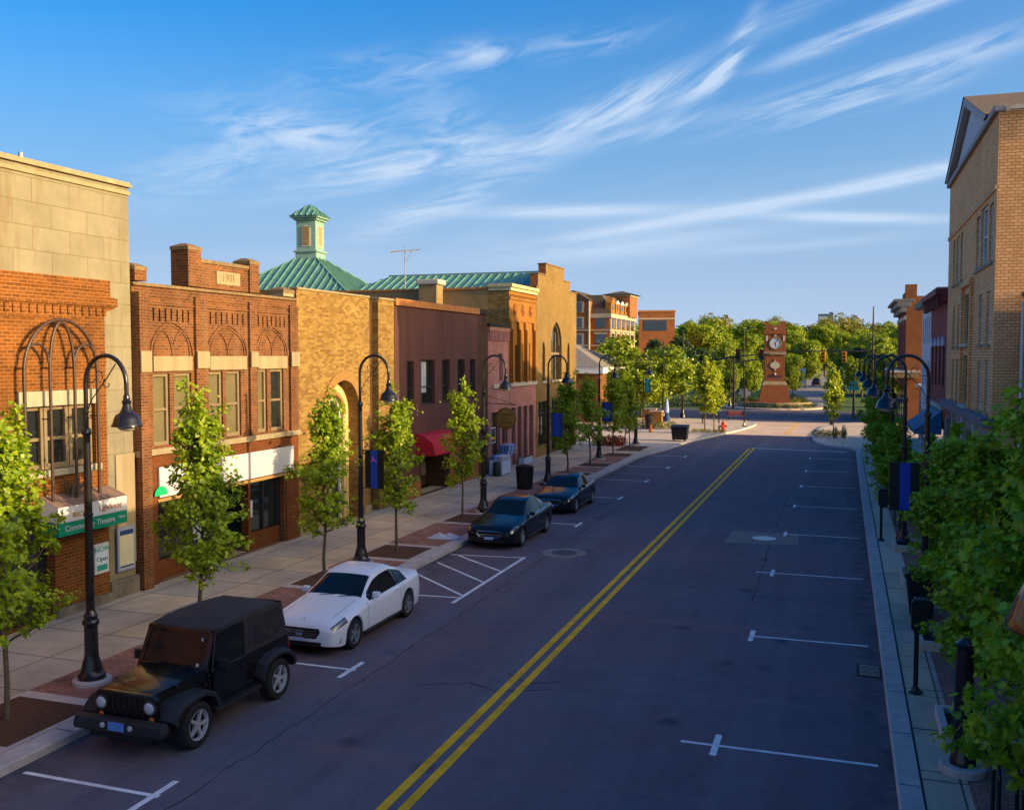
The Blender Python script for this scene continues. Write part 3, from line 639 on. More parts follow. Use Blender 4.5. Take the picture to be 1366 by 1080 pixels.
for (a, c_) in bays:
    MB().box(XL - .03, XL + .06, a + .10, c_ - .10, 6.06, 6.48).build('stone_lintel', M['stone_plain'], t, bevel=.012)
    m_ = MB(); ribbon(m_, arcpts(a + .02, c_ - .02, 6.50, .96, 18, True), .09, XL, XL + .04)
    ribbon(m_, arcpts(a + .13, c_ - .13, 6.50, .84, 18, True), .04, XL, XL + .03)
    h = (c_ - a) / 2
    ribbon(m_, arcpts(a + .16, a + h, 6.50, .70, 14, True), .06, XL, XL + .034); ribbon(m_, arcpts(a + h + .01, c_ - .16, 6.50, .70, 14, True), .06, XL, XL + .032)
    m_.build('blind_arch', M['brick_red'], t)
c = MB(); c.box(XL - .32, XL + .07, Y0, Y1, ZT, ZT + .09); c.build('coping', M['coping'], t, bevel=.02)
c = MB(); c.box(XL, XL + .04, Y0, Y1, 7.90, 7.96); c.box(XL, XL + .03, Y0, Y1, 8.1, 8.16); c.build('brick_band', M['brick_red'], t)
pd = (23.45, 26.8)
MB().box(XL - .4, XL + .03, pd[0] + .5, pd[1] - .4, ZT + .121, 9.22).build('date_parapet', M['brick_red'], t)
MB().box(XL - .42, XL + .08, pd[0] + .5, pd[1] - .4, 9.222, 9.34).build('parapet_coping', M['coping'], t, bevel=.02)
MB().box(XL + .03, XL + .06, yl(289), yl(320), 8.66, 9.05).build('date_stone', M['stone_plain'], t)
text('1901', .34, 'date', M['coping'], t, (XL + .064, (yl(289) + yl(320)) / 2, 8.86), FACE_STREET)
def pier(t, y0, y1, z0, z1, m, name='parapet_pier'):
    p = MB(); p.box(XL - .5, XL + .10, y0, y1, z0, z1); yc, xc = (y0 + y1) / 2, XL - .2
    o = p.build(name, m, t); c = MB(); a = .02
    c.add([(XL - .5 - a, y0 - a, z1), (XL + .1 + a, y0 - a, z1), (XL + .1 + a, y1 + a, z1), (XL - .5 - a, y1 + a, z1), (XL - .5 - a, y0 - a, z1 + .1), (XL + .1 + a, y0 - a, z1 + .1), (XL + .1 + a, y1 + a, z1 + .1), (XL - .5 - a, y1 + a, z1 + .1), (xc - .1, yc - .13, z1 + .2), (xc + .1, yc - .13, z1 + .2), (xc + .1, yc + .13, z1 + .2), (xc - .1, yc + .13, z1 + .2)],
          [(0, 1, 5, 4), (1, 2, 6, 5), (2, 3, 7, 6), (3, 0, 4, 7), (4, 5, 9, 8), (5, 6, 10, 9), (6, 7, 11, 10), (7, 4, 8, 11), (8, 9, 10, 11), (3, 2, 1, 0)]); c.build('pier_cap', M['coping'], o)
pier(t, Y0 + .02, yl(194), ZT + .121, 8.78, M['brick_red']); pier(t, pd[0] - .1, pd[0] + .5, ZT + .121, 9.55, M['brick_red']); pier(t, pd[1] - .4, pd[1] + .12, ZT + .121, 9.40, M['brick_red'])
pier(t, yl(376), yl(390), ZT + .121, 8.62, M['stone_plain'])
for i, w in enumerate(wins): window(t, XL, 1, *w, M['wood_beige'], M['glass_blind'] if i != 5 else M['glass'], rec=.12, fw=.09, rail=.5)
c = MB(); c.box(XL - .02, XL + .16, Y0 + .002, Y1 - .002, 3.76, 3.93); c.build('sill_course', M['stone_plain'], t, bevel=.012)
MB().box(XL + .002, XL + .05, Y0 + .004, Y1 - .004, 3.42, 3.755).build('brick_frieze', M['brick_smooth'], t)
for a, b_ in ((yl(191) + .01, 21.93), (28.45, Y1 - .01)): MB().box(XL + .002, XL + .05, a, b_, 0, 3.415).build('shop_pier', M['brick_smooth'], t)
# shop front: glazing, angled entry
g = MB(); g.box(XL - .32, XL - .36, 21.96, 25.2, .75, 2.4); g.box(XL - .32, XL - .36, 26.55, 28.38, .75, 2.4); g.build('shop_window', M['glass_teal'], t)
g = MB()
for y in (21.98, 23.6, 25.16, 26.6, 27.5, 28.36): g.box(XL - .24, XL - .31, y - .035, y + .035, .7, 2.41)
g.box(XL - .245, XL - .31, 21.96, 25.2, 2.32, 2.40); g.box(XL - .245, XL - .31, 26.55, 28.38, 2.32, 2.40); g.build('window_frame', M['dark_metal'], t)
g = MB(); g.box(XL - .2, XL - .37, 21.96, 25.2, 0, .72); g.box(XL - .2, XL - .37, 26.55, 28.38, 0, .72); g.box(XL - .15, XL - .42, 26.5, 26.62, .0, 2.4); g.build('bulkhead', M['brick_smooth'], t)
MB().box(XL - .319, XL - .315, 26.7, 26.98, 1.2, 1.75).box(XL - .319, XL - .315, 23.9, 24.5, 1.0, 1.5).build('window_poster', M['sign_white'], t)
g = MB(); g.box(XL - 1.5, XL - 1.54, 25.25, 26.5, .16, 2.4); g.box(XL - .37, XL - 1.5, 25.2, 25.24, .16, 2.4); g.box(XL - .43, XL - 1.5, 26.52, 26.56, .16, 2.4); g.build('entry_door', M['glass_teal'], t)
sg = thing('shop_sign_board', 'long blank white sign board above the red brick shop front', 'sign board', (XL, 25.2, 2.45))
bs = [(yl(206), yl(238)), (yl(238) + .012, yl(290)), (yl(290) + .012, yl(340)), (yl(340) + .012, yl(387))]
for a, b_ in bs: MB().box(XL + .05, XL + .11, a, b_, 2.56 if a < 27 else 2.52, 3.40).build('sign_panel', M['sign_white'], sg, bevel=.005)
MB().box(XL + .05, XL + .09, 21.9, 28.6, 2.43, 2.515).build('sign_rail', mat('sign_rail_tan', (.42, .24, .08), .6), sg)
e = MB(); e.prism([(22.0 + .28 * math.cos(a_ * math.pi / 8), 2.62 + .26 * math.sin(a_ * math.pi / 8)) for a_ in range(9)], 'x', XL + .112, XL + .118); e.prism([(23.55 + .30 * math.cos(a_ * math.pi / 8), 2.66 + .22 * math.sin(a_ * math.pi / 8)) for a_ in range(9)], 'x', XL + .112, XL + .118); e.build('green_emblem', mat('sign_bright_green', (.01, .40, .15), .5), sg)

# ---- golden brick building with a round arched portal
t = thing('arched_brick_building', 'golden brick building with one tall round arched portal', 'building', (XL, 33.1, 0))
Y0, Y1, ZT = 29.3, 36.95, 8.80
A0, A1, ASP = 31.35, 33.75, 4.35
ring = [(A0, .16), (A1, .16)] + [(p[0], p[1]) for p in reversed(arcpts(A0, A1, ASP, 1.2, 20))]
gr = (yl(493), yl(505))
shell(t, XL, 1, Y0, gr[0], ZT, 16, M['brick_yellow'], M['brick_yellow'], [ring], reveal=.45)
MB().wall(XL, rect(gr[1], Y1, 0, ZT)).poly([(XL, gr[1], 0), (XL - .4, gr[1], 0), (XL - .4, gr[1], ZT), (XL, gr[1], ZT)]).poly([(XL, Y1, 0), (XL - 16, Y1, 0), (XL - 16, Y1, ZT), (XL, Y1, ZT)]).build('pilaster', M['brick_yellow'], t)
MB().wall(XL - .3, rect(gr[0], gr[1], 0, ZT - .05)).build('recessed_strip', M['brick_dark'], t)
pipe(t, 'downpipe', M['galv'], [(XL - .24, (gr[0] + gr[1]) / 2, .2), (XL - .24, (gr[0] + gr[1]) / 2, ZT)], .035)
m_ = MB(); ribbon(m_, [(A0 - .18, 1.2)] + arcpts(A0 - .18, A1 + .18, ASP, 1.38, 22) + [(A1 + .18, .5)], .34, XL, XL + .05); m_.build('arch_ring', mat('tan_voussoir', (.30, .155, .045), .85, var=.25, vs=9), t)
i0, i1 = 31.75, 33.35
ring2 = [(i0, .16), (i1, .16)] + [(p[0], p[1]) for p in reversed(arcpts(i0, i1, 4.2, .8, 18))]
MB().wall(XL - .45, ring, [ring2], .3).build('portal_wall', mat('portal_plaster', (.58, .42, .20), .8, var=.12, vs=2), t)
m_ = MB(); ribbon(m_, arcpts(i0 - .06, i1 + .06, 4.2, .86, 18), .14, XL - .45, XL - .40); m_.build('inner_ring', bpy.data.materials['tan_voussoir'], t)
f = MB(); ribbon(f, arcpts(i0 + .05, i1 - .05, 4.2, .75, 18), .09, XL - .66, XL - .58); f.box(XL - .66, XL - .58, i0, i0 + .09, .16, 4.2); f.box(XL - .66, XL - .58, i1 - .09, i1, .16, 4.2); f.box(XL - .655, XL - .585, i0, i1, 2.5, 2.62); f.box(XL - .65, XL - .59, (i0 + i1) / 2 - .04, (i0 + i1) / 2 + .04, .16, 4.9)
fo = f.build('portal_frame', M['white_wood'], t); MB().wall(XL - .70, ring2).build('pane', M['glass'], fo)
MB().box(XL - .3, XL + .05, Y0, gr[0], ZT, ZT + .07).box(XL - .3, XL + .05, gr[1], Y1, ZT + .001, ZT + .07).build('coping', M['stone_plain'], t, bevel=.01)
MB().box(XL, XL + .06, Y0, A0 - .4, 0, .5).box(XL, XL + .06, A1 + .4, gr[0], 0, .5).build('plinth', M['stone_plain'], t)

# ---- purple stucco building
t = thing('purple_building', 'dark purple stucco building with narrow tall windows and orange coping', 'building', (XL, 42.6, 0))
Y0, Y1, ZT = 37.0, 48.2, 8.62
pw = [(yl(543), yl(552), 4.2, 6.25), (yl(562), yl(580), 4.25, 6.3), (yl(590), yl(600), 4.25, 6.3), (yl(610.5), yl(620), 4.25, 6.3), (yl(627), yl(634), 4.25, 6.3)]
dr = (39.6, 43.0)
shell(t, XL, 1, Y0, yl(638), ZT, 16, M['stucco_purple'], M['stucco_purple'], [rect(*w) for w in pw] + [rect(dr[0], dr[1], .16, 2.7)], reveal=.25)
MB().wall(XL - .02, rect(yl(638), Y1, 0, ZT + .05)).poly([(XL - .02, Y1, 0), (XL - 16, Y1, 0), (XL - 16, Y1, ZT), (XL - .02, Y1, ZT)]).build('end_pilaster', M['brick_dark'], t)
MB().box(XL - .35, XL + .10, Y0, yl(638), ZT, ZT + .30).build('coping', M['terracotta'], t, bevel=.02)
MB().box(XL - .35, XL + .06, yl(638) + .01, Y1, ZT + .05, ZT + .30).build('roof_edge', M['joint'], t)
cu_ = mat('pale_reflection', (.42, .47, .52), .8, var=.25, vs=3)  # pale panels over the panes, painted in place of the sky's reflection
for i, w in enumerate(pw):
    window(t, XL, 1, *w, M['dark_metal'], M['glass'], rec=.18, fw=.06, rail=.4)
    if i: MB().box(XL - .19, XL - .20, w[0] + .07, w[0] + (w[1] - w[0]) * (.62 if i == 1 else .42), w[2] + (.55 if i == 1 else .9), w[3] - .08).build('sky_reflection', cu_, t)
MB().wall(XL + .02, rect(Y0, dr[0], 0, .9)).build('brick_base', M['brick_rust'], t); MB().wall(XL + .02, rect(dr[1], yl(638), 0, 2.7)).build('brick_base', M['brick_rust'], t)
g = MB(); g.box(XL - 1.3, XL - 1.35, dr[0], dr[1], .16, 2.7); g.box(XL - .25, XL - 1.3, dr[0] - .04, dr[0], .16, 2.7); g.box(XL - .25, XL - 1.3, dr[1], dr[1] + .04, .16, 2.7); g.build('entry', M['brick_dark'], t)
MB().box(XL - 1.25, XL - 1.3, 41.2, 42.3, .16, 2.3).build('door', M['glass_teal'], t); MB().box(XL - .6, XL - .62, 41.0, 41.5, .9, 1.5).build('menu_board', M['wood_beige'], t)
a = MB(); pr = [(XL + .03, 3.0), (XL + .45, 2.92), (XL + .85, 2.62), (XL + 1.0, 2.12), (XL + .97, 2.05), (XL + .03, 2.05)]
a.prism(pr, 'y', yl(553), yl(592)); a.build('awning', M['awning_red'], t)

# ---- painted pink brick shop
t = thing('pink_brick_shop', 'narrow painted pink brick shop with dentilled parapet', 'building', (XL, 50, 0))
Y0, Y1, ZT = 48.35, 51.75, 8.05
hl = [rect(48.9, 50.3, .5, 3.4), rect(50.6, 51.5, .16, 3.3), rect(50.0, 50.7, 5.1, 6.6)]
shell(t, XL, 1, Y0, Y1, ZT, 16, M['brick_pink'], M['brick_pink'], hl, reveal=.3)
c = MB(); c.box(XL - .3, XL + .14, Y0, Y1, ZT, ZT + .16); c.build('coping', M['joint'], t)
c = MB(); c.box(XL, XL + .1, Y0, Y1, ZT - .22, ZT - .02)
for i in range(15): y = Y0 + .1 + i * .22; c.box(XL, XL + .09, y, y + .11, ZT - .75, ZT - .225)
c.build('dentil_course', M['brick_pink'], t)
MB().box(XL - .22, XL - .26, 48.9, 50.3, .5, 3.4).build('shop_window', M['glass_teal'], t); MB().box(XL - .22, XL - .26, 50.6, 51.5, .16, 3.3).build('door', M['glass_teal'], t); MB().box(XL - .22, XL - .26, 50.0, 50.7, 5.1, 6.6).build('bricked_window', mat('old_plaster', (.45, .36, .34), .9, var=.2), t)
MB().box(XL, XL + .10, 49.0, Y1 + .01, 4.72, 4.92).build('stone_band', M['cream'], t)

# ---- ornate orange brick building with stucco flank
t = thing('ornate_brick_building', 'ornate orange brick building with ribbed pilasters and tan stucco flank', 'building', (XL, 54.3, 0))
Y0, Y1, ZT = 51.8, 56.85, 10.38
tall = [rect(yl(686), yl(690), 5.0, 7.1), rect(yl(694), yl(698), 5.0, 7.2), rect(yl(703), yl(707), 5.0, 7.25)]
ent = [rect(52.2, 52.9, .16, 3.5), rect(53.3, 54.0, .16, 3.5), rect(54.4, 55.1, .16, 3.5), rect(55.5, 56.3, .16, 3.5)]
w = MB(); w.wall(XL, rect(Y0, Y1, 4.75, ZT), tall, .3); w.build('wall', M['brick_ornate'], t)
w = MB(); w.wall(XL, rect(Y0, Y1, 0, 4.72), ent, .5); w.build('lower_wall', M['brick_pink'], t)
MB().box(XL - .02, XL + .1, Y0, Y1, 4.722, 4.94).build('stone_band', M['cream'], t)
w = MB(); w.poly([(XL, Y0, 0), (XL - 1.3, Y0, 0), (XL - 1.3, Y0, ZT), (XL, Y0, ZT)]); w.build('flank_brick', M['brick_yellow'], t)
w = MB(); w.poly([(XL - 1.3, Y0, 0), (XL - 22, Y0, 0), (XL - 22, Y0, ZT - .1), (XL - 1.3, Y0, ZT - .1)]); w.poly([(XL - 22, Y0, 0), (XL - 22, Y1, 0), (XL - 22, Y1, ZT), (XL - 22, Y0, ZT)]); w.poly([(XL, Y1, 0), (XL - 22, Y1, 0), (XL - 22, Y1, ZT), (XL, Y1, ZT)]); w.build('flank_wall', M['stucco_tan'], t)
MB().box(XL - 22, XL - 1.31, Y0 - .06, Y0 + .2, ZT - .099, ZT + .02).build('flank_coping', M['terracotta'], t)
MB().poly([(XL, Y0, 9.8), (XL - 22, Y0, 9.8), (XL - 22, Y1, 9.8), (XL, Y1, 9.8)]).build('roof', M['roof_flat'], t)
c = MB(); c.box(XL - 1.3, XL + .22, Y0 - .1, Y1 + .02, ZT, ZT + .2); c.box(XL - 1.25, XL + .12, Y0 - .05, Y1, ZT - .2, ZT - .002); c.build('cornice', mat('cornice_tan', (.50, .42, .22), .7, var=.12), t, bevel=.02)
c = MB(); c.box(XL, XL + .07, Y0, Y1, 9.7, 9.85); c.box(XL, XL + .07, Y0, Y1, 8.45, 8.6)
for i in range(20): c.box(XL, XL + .10, Y0 + .1 + i * .25, Y0 + .22 + i * .25, 9.852, 9.98)
c.build('frieze', M['brick_ornate'], t)
for i in range(3):
    y = Y0 + .95 + i * 1.5; m_ = MB()
    for k_ in range(8): a_ = k_ * math.pi / 4; m_.box(XL, XL + .06, y + .26 * math.cos(a_) - .07, y + .26 * math.cos(a_) + .07, 9.15 + .26 * math.sin(a_) - .07, 9.15 + .26 * math.sin(a_) + .07)
    m_.lathe([(.14, 0), (.14, .07), (.06, .1)], (XL, y, 9.15), 10, M=Matrix.Rotation(R(90), 4, 'Y')); m_.build('terracotta_rosette', M['brick_rust'], t)
for x in (681, 691, 700, 711):
    y = yl(x); MB().box(XL + .001, XL + .22, y - .16, y + .16, 4.95, 8.0).box(XL + .001, XL + .14, y - .24, y + .10, 8.001, 8.44).build('pilaster', M['brick_ornate'], t)
for h in tall: MB().box(XL - .26, XL - .3, h[0][0], h[1][0], 5.0, h[2][1]).build('pane', M['glass'], t)
for h in ent: MB().box(XL - .46, XL - .5, h[0][0], h[1][0], .16, 3.5).build('shop_window', M['glass_teal'], t)
ch = MB(); cx_, cyy = -22.6, 51.2
ch.box(cx_ - .55, cx_ + .55, cyy - .4, cyy + .55, 7, 10.55); o = ch.build('chimney', M['stucco_tan'], t); MB().box(cx_ - .7, cx_ + .7, cyy - .5, cyy + .65, 10.551, 10.85).build('chimney_cap', M['cream'], o, bevel=.06)

# ---- stepped gable hall with green metal roof
t = thing('stepped_gable_hall', 'tan brick hall with stepped gable, lancet windows and green metal roof', 'building', (XL, 61.6, 0))
Y0, Y1 = 56.9, 66.3
yc = 61.0
outl = [(Y0, 0), (Y1, 0), (Y1, 10.85), (yl(760), 10.85), (yl(760), 11.5), (yl(752), 11.5), (yl(752), 12.3), (yl(728), 12.3), (yl(728), 11.55), (yl(717.5), 11.55), (yl(717.5), 10.75), (Y0, 10.75)]
def lancet(a, b, z0, zs, rise): return [(a, z0), (b, z0)] + list(reversed(arcpts(a, b, zs, rise, 16, True)))
lan = [lancet(60.1, 62.55, 4.9, 7.2, 1.5), lancet(yl(723.5), yl(728), 4.9, 6.8, .7), lancet(yl(756.5), yl(760), 4.9, 6.8, .7)]
lan[1] = lancet(58.15, 58.75, 4.9, 6.7, .7); lan[2] = lancet(63.95, 64.55, 4.9, 6.7, .7)
shop = [rect(57.3, 59.7, .8, 3.6), rect(60.3, 62.4, .16, 3.6), rect(63.2, 65.8, .8, 3.6)]
w = MB(); w.wall(XL, outl, lan + shop, .3); w.build('wall', M['brick_tan'], t)
n = len(outl); w = MB()
for i in range(2, n - 1):
    a, b = outl[i], outl[i + 1]; w.poly([(XL, *a), (XL - .5, *a), (XL - .5, *b), (XL, *b)])
w.wall(XL - .5, [q for q in outl[2:]]); w.build('gable_return', M['brick_rust'], t)
c = MB()
for a, b, z in ((yl(760), Y1, 10.85), (yl(752), yl(760), 11.5), (yl(728), yl(752), 12.3), (yl(717.5), yl(728), 11.55), (Y0, yl(717.5), 10.75)): c.box(XL - .56, XL + .05, a - .04, b + .04, z + .001, z + .07)
c.build('coping', M['coping'], t)
for i, l in enumerate(lan):
    g = MB(); g.wall(XL - .25, l); go = g.build('lancet_window', M['glass'], t)
    a, b = l[0][0], l[1][0]; f = MB(); ap_ = arcpts(a + .05, b - .05, l[2][1], (8.7 - 7.2 if i == 0 else .7) - .05, 16, True); ribbon(f, ap_, .09, XL - .24, XL - .16)
    f.box(XL - .24, XL - .17, a, b, 6.55 if i == 0 else 6.65, 6.7 if i == 0 else 6.76)
    if i == 0:
        for q in (.33, .66): f.box(XL - .238, XL - .18, a + (b - a) * q - .04, a + (b - a) * q + .04, 4.9, 8.0)
    f.build('tracery', M['wood_beige'], go)
    MB().box(XL - .03, XL + .08, a - .1, b + .1, 4.76, 4.9).build('sill', M['cream'], t)
for h in shop:
    g = MB().box(XL - .25, XL - .28, h[0][0], h[1][0], h[0][1], 3.6).build('shop_window', M['glass_teal'], t)
    f = MB(); f.box(XL - .2, XL - .249, h[0][0], h[1][0], 2.8, 2.88); f.box(XL - .199, XL - .2495, (h[0][0] + h[1][0]) / 2 - .04, (h[0][0] + h[1][0]) / 2 + .04, h[0][1], 3.6); f.build('window_frame', M['dark_metal'], g)
w = MB()
for y in (Y0, Y1): w.poly([(XL, y, 0), (XL - 22, y, 0), (XL - 22, y, 10.0), (XL, y, 10.0)])
w.build('side_wall', M['brick_tan'], t)
def seam_roof(mb, a, b, c_, d_, n, h=.07, w_=.05):
    """a,b eave ends; c,d ridge ends (c above a): slab plus standing seams"""
    a, b, c_, d_ = map(Vector, (a, b, c_, d_)); mb.poly([a, b, d_, c_]); nn = (b - a).cross(c_ - a).normalized(); nn = nn if nn.z > 0 else -nn
    for i in range(n + 1):
        q = i / n; e = (b - a).normalized(); s_ = (b - a).length * q; u0, u1 = (c_ - a).dot(e), (d_ - a).dot(e); Lb = (b - a).length
        up = (c_ - a) - e * u0; h_ = 1.0 if u0 <= s_ <= u1 else (s_ / u0 if s_ < u0 else (Lb - s_) / max(1e-6, Lb - u1))
        p0 = a + e * s_; p1 = p0 + up * max(0.0, min(1.0, h_))
        if (p1 - p0).length < .1: continue
        sd = (p1 - p0).cross(nn).normalized() * w_ / 2
        mb.add([p0 - sd, p0 + sd, p1 + sd, p1 - sd, p0 - sd + nn * h, p0 + sd + nn * h, p1 + sd + nn * h, p1 - sd + nn * h], [(4, 5, 6, 7), (0, 4, 7, 3), (1, 2, 6, 5), (0, 1, 5, 4)])
rf = MB(); rz, ez = 12.0, 9.9
seam_roof(rf, (XL - .5, Y0 - .2, ez), (-33.5, Y0 - .2, ez), (XL - .5, yc + .4, rz), (-30.2, yc + .4, rz), 26); seam_roof(rf, (XL - .5, Y1 + .2, ez), (-33.5, Y1 + .2, ez), (XL - .5, yc + .4, rz), (-30.2, yc + .4, rz), 26); seam_roof(rf, (-33.5, Y0 - .2, ez), (-33.5, Y1 + .2, ez), (-30.2, yc + .4, rz), (-30.2, yc + .41, rz), 14)
rf.build('metal_roof', M['copper'], t)
MB().box(-30.25, XL - .5, yc + .33, yc + .47, rz + .02, rz + .1).build('ridge_cap', M['copper'], t)

# ---- pavilion with cupola behind the brick row
d_ = 68.0; px_, py_ = AT(416, d_)
t = thing('cupola_pavilion', 'green metal pyramid roof with a louvred cupola rising behind the brick row', 'building', (px_, py_, 0), R(6))
W = 4.6; zb = 10.55; za = 13.1
MB().box(-W + .4, W - .4, -W + .4, W - .4, 0, zb).build('wall', M['stucco_tan'], t, local=True)
rf = MB()
for k_ in range(4):
    Mx = Matrix.Rotation(k_ * math.pi / 2, 3, 'Z'); P_ = lambda x, y, z: Mx @ Vector((x, y, z))
    seam_roof(rf, P_(-W, -W, zb), P_(W, -W, zb), P_(-.5, -.5, za + .3), P_(.5, -.5, za + .3), 17, .08, .06)
rf.build('metal_roof', M['copper'], t, local=True)
hp = MB()
for sx_, sy_ in ((1, 1), (1, -1), (-1, 1), (-1, -1)): hp.tube([(sx_ * W, sy_ * W, zb + .03), (sx_ * .5, sy_ * .5, za + .3)], .07, 6)
hp.build('hip_cap', M['copper'], t, local=True)
cu = MB(); q = .78
cu.box(-q, q, -q, q, za - .35, za + .55); cu.box(-q - .1, q + .1, -q - .1, q + .1, za + .551, za + .68); cu.box(-q + .06, q - .06, -q + .06, q - .06, za + .681, za + 2.75); cu.box(-q - .08, q + .08, -q - .08, q + .08, za + 2.751, za + 2.9); cu.box(-q - .25, q + .25, -q - .25, q + .25, za + 2.901, za + 3.03)
cup = cu.build('cupola', M['copper_wall'], t, local=True, bevel=.02)
for k_ in range(4):
    Mx = Matrix.Rotation(k_ * math.pi / 2, 4, 'Z'); l = MB(); e = q - .055
    pts = [(-.36, za + .95), (.36, za + .95)] + list(reversed(arcpts(-.36, .36, za + 2.1, .3, 10)))
    l.prism(pts, 'y', -e, -e - .03); l.v = [tuple(Mx @ Vector(v)) for v in l.v]; fo = l.build('louvre_frame', M['cream'], cup, local=True)
    l = MB()
    for i in range(8): l.box(-.27, .27, -e - .06, -e - .031, za + 1.05 + i * .165, za + 1.17 + i * .165)
    l.v = [tuple(Mx @ Vector(v)) for v in l.v]; l.build('louvre', M['stucco_tan'], fo, local=True)
rf = MB(); w2 = q + .34
for k_ in range(4):
    Mx = Matrix.Rotation(k_ * math.pi / 2, 3, 'Z'); P_ = lambda x, y, z: Mx @ Vector((x, y, z))
    seam_roof(rf, P_(-w2, -w2, za + 3.031), P_(w2, -w2, za + 3.031), P_(-.02, -.02, za + 3.95), P_(.02, -.02, za + 3.95), 5, .06, .05)
rf.build('cupola_roof', M['copper'], t, local=True)
# ---- rooftop aerial
ax_, ay_ = AT(541, 60)
t = thing('tv_aerial', 'thin rooftop television aerial standing behind the purple building', 'aerial', (ax_, ay_, 8.0))
zt_ = HZ(335, 60); MB().tube([(ax_, ay_, 8.0), (ax_, ay_, zt_ + .2)], .03, 6).build('mast', M['galv'], t)
e = MB(); e.tube([(ax_ - .9, ay_ - .2, zt_ - .1), (ax_ + 1.0, ay_ + .2, zt_ + .05)], .025, 6)
for i in range(9): q = -0.85 + i * .21; e.tube([(ax_ + q, ay_ - .55 + .02 * i, zt_ - .05), (ax_ + q, ay_ + .55 - .02 * i, zt_ - .05)], .014, 5)
e.tube([(ax_, ay_, zt_ - .8), (ax_ + .5, ay_, zt_)], .015, 5); e.build('dipole_array', M['galv'], t)
# ================================================================== BUILDINGS ON THE RIGHT (facades face -X)
XR = 4.75
def yr(x, y=450): return PX(x, y, XR).y
def zr(x, y): return PX(x, y, XR).z
t = thing('tall_brick_building', 'tall yellow brick building with white boarded gable on the right', 'building', (XR, 43.9, 0))
Y0, Y1, ZT = 36.06, 51.7, 14.6
def pairs(xs, ya, yb):
    z0, z1 = zr(sum(xs[0]) / 2, yb), zr(sum(xs[0]) / 2, ya); return [(yr(b), yr(a), z0, z1) for a, b in xs]
top = [(36.7, 37.75), (38.1, 39.9), (40.2, 41.25)]
rows = [(a, b, 9.75, 11.75) if i != 1 else (a, b, 9.75, 11.9) for i, (a, b) in enumerate(top)]
top2 = [(45.6, 46.6), (46.9, 48.3), (48.6, 49.6)]
rows += [(a, b, 9.75, 11.8) for a, b in top2]
for z0, z1 in ((6.9, 8.75), (4.5, 6.35)): rows += [(37.0, 37.95, z0, z1), (38.9, 39.95, z0, z1), (46.4, 47.3, z0, z1), (48.3, 49.2, z0, z1)]
bal = [(42.2, 44.6, 7.0, 9.0), (42.2, 44.6, 4.5, 6.5)]
shopf = [rect(37.0, 39.6, .5, 3.5), rect(40.3, 43.2, .16, 3.5), rect(44.0, 47.2, .5, 3.5), rect(47.9, 51.0, .5, 3.5)]
shell(t, XR, -1, Y0, Y1, ZT, 22, M['brick_gold'], M['brick_gold'], [rect(*r) for r in rows + bal], outline=[(Y0, 4.3), (Y1, 4.3), (Y1, ZT), (Y0, ZT)], reveal=.22, roofz=14.3)
MB().wall(XR, rect(Y0, Y1, 0, 4.05), shopf, -.3).build('shop_front', mat('shop_plaster', (.30, .25, .22), .8, var=.2), t)
c = MB(); c.box(XR - .28, XR + .1, Y0 - .05, Y1, 4.051, 4.30); c.box(XR - .34, XR + .1, Y0 - .08, Y1, 4.301, 4.38); c.build('string_course', mat('slate_ledge', (.16, .16, .20), .7, var=.2), t, bevel=.02)
for r in rows: window(t, XR, -1, *r, M['white_wood'], M['glass'], rec=.14, fw=.08, rail=.5, mull=1 if r[1] - r[0] > 1.2 else 0, sill=M['stone_plain'])
for r in bal:
    window(t, XR, -1, *r, M['wood_beige'], M['glass'], rec=.16, fw=.12, rail=.78, mull=3)
    MB().box(XR - .2, XR + .02, r[0] - .1, r[1] + .1, r[2] - .15, r[2] - .02).build('balcony_ledge', M['cream'], t)
for y in (41.9, 44.9): MB().box(XR - .12, XR - .001, y - .2, y + .2, 4.39, 9.3).build('pilaster', M['brick_gold'], t)
MB().box(XR - .16, XR + .02, 41.6, 45.2, 9.301, 9.55).build('pilaster_head', M['brick_gold'], t)
MB().box(XR - .06, XR + .02, Y0, Y1, 12.05, 12.2).build('brick_band', M['brick_gold'], t)
for h in shopf: MB().box(XR + .26, XR + .3, h[0][0], h[1][0], h[0][1], 3.5).build('shop_window', M['glass_teal'], t)
for y in (39.95, 43.6, 47.55): MB().box(XR - .12, XR - .001, y - .25, y + .25, 0, 4.04).build('shop_pier', M['cream'], t)
gz = 17.15; gy = 44.4; g0, g1 = Y0 + 1.6, Y1 - .25
MB().wall(XR + .06, [(g0 + 1.2, ZT + .25), (g1 - 1.2, ZT + .25), (gy, gz - .5)]).build('gable_boarding', brick('white_boards', (.62, .60, .62), (.57, .55, .58), (.26, .25, .28), 8, .17, .012, var=.05, bump=.4), t)
c = MB(); c.box(XR - .16, XR + .2, Y0 - .10, Y1 + .02, ZT, ZT + .22)
c.build('cornice', mat('grey_white_trim', (.30, .27, .26), .7, var=.1), t, bevel=.02)
rk = MB()
for a in (g0 - .2, g1 + .2):
    p0, p1 = Vector((0, a, ZT + .22)), Vector((0, gy, gz)); dn = Vector((0, 0, -.34))
    for X0, X1, in ((XR - .22, XR + .1),):
        vs = [(X0, p0.y, p0.z), (X0, p1.y, p1.z), (X0, p1.y, p1.z - .36), (X0, p0.y + (.8 if a < gy else -.8), p0.z), (X1, p0.y, p0.z), (X1, p1.y, p1.z), (X1, p1.y, p1.z - .36), (X1, p0.y + (.8 if a < gy else -.8), p0.z)]
        rk.add(vs, [(0, 1, 2, 3), (7, 6, 5, 4), (0, 4, 5, 1), (2, 6, 7, 3)])
rk.build('raking_cornice', mat('weathered_trim', (.40, .38, .37), .7, var=.15), t)
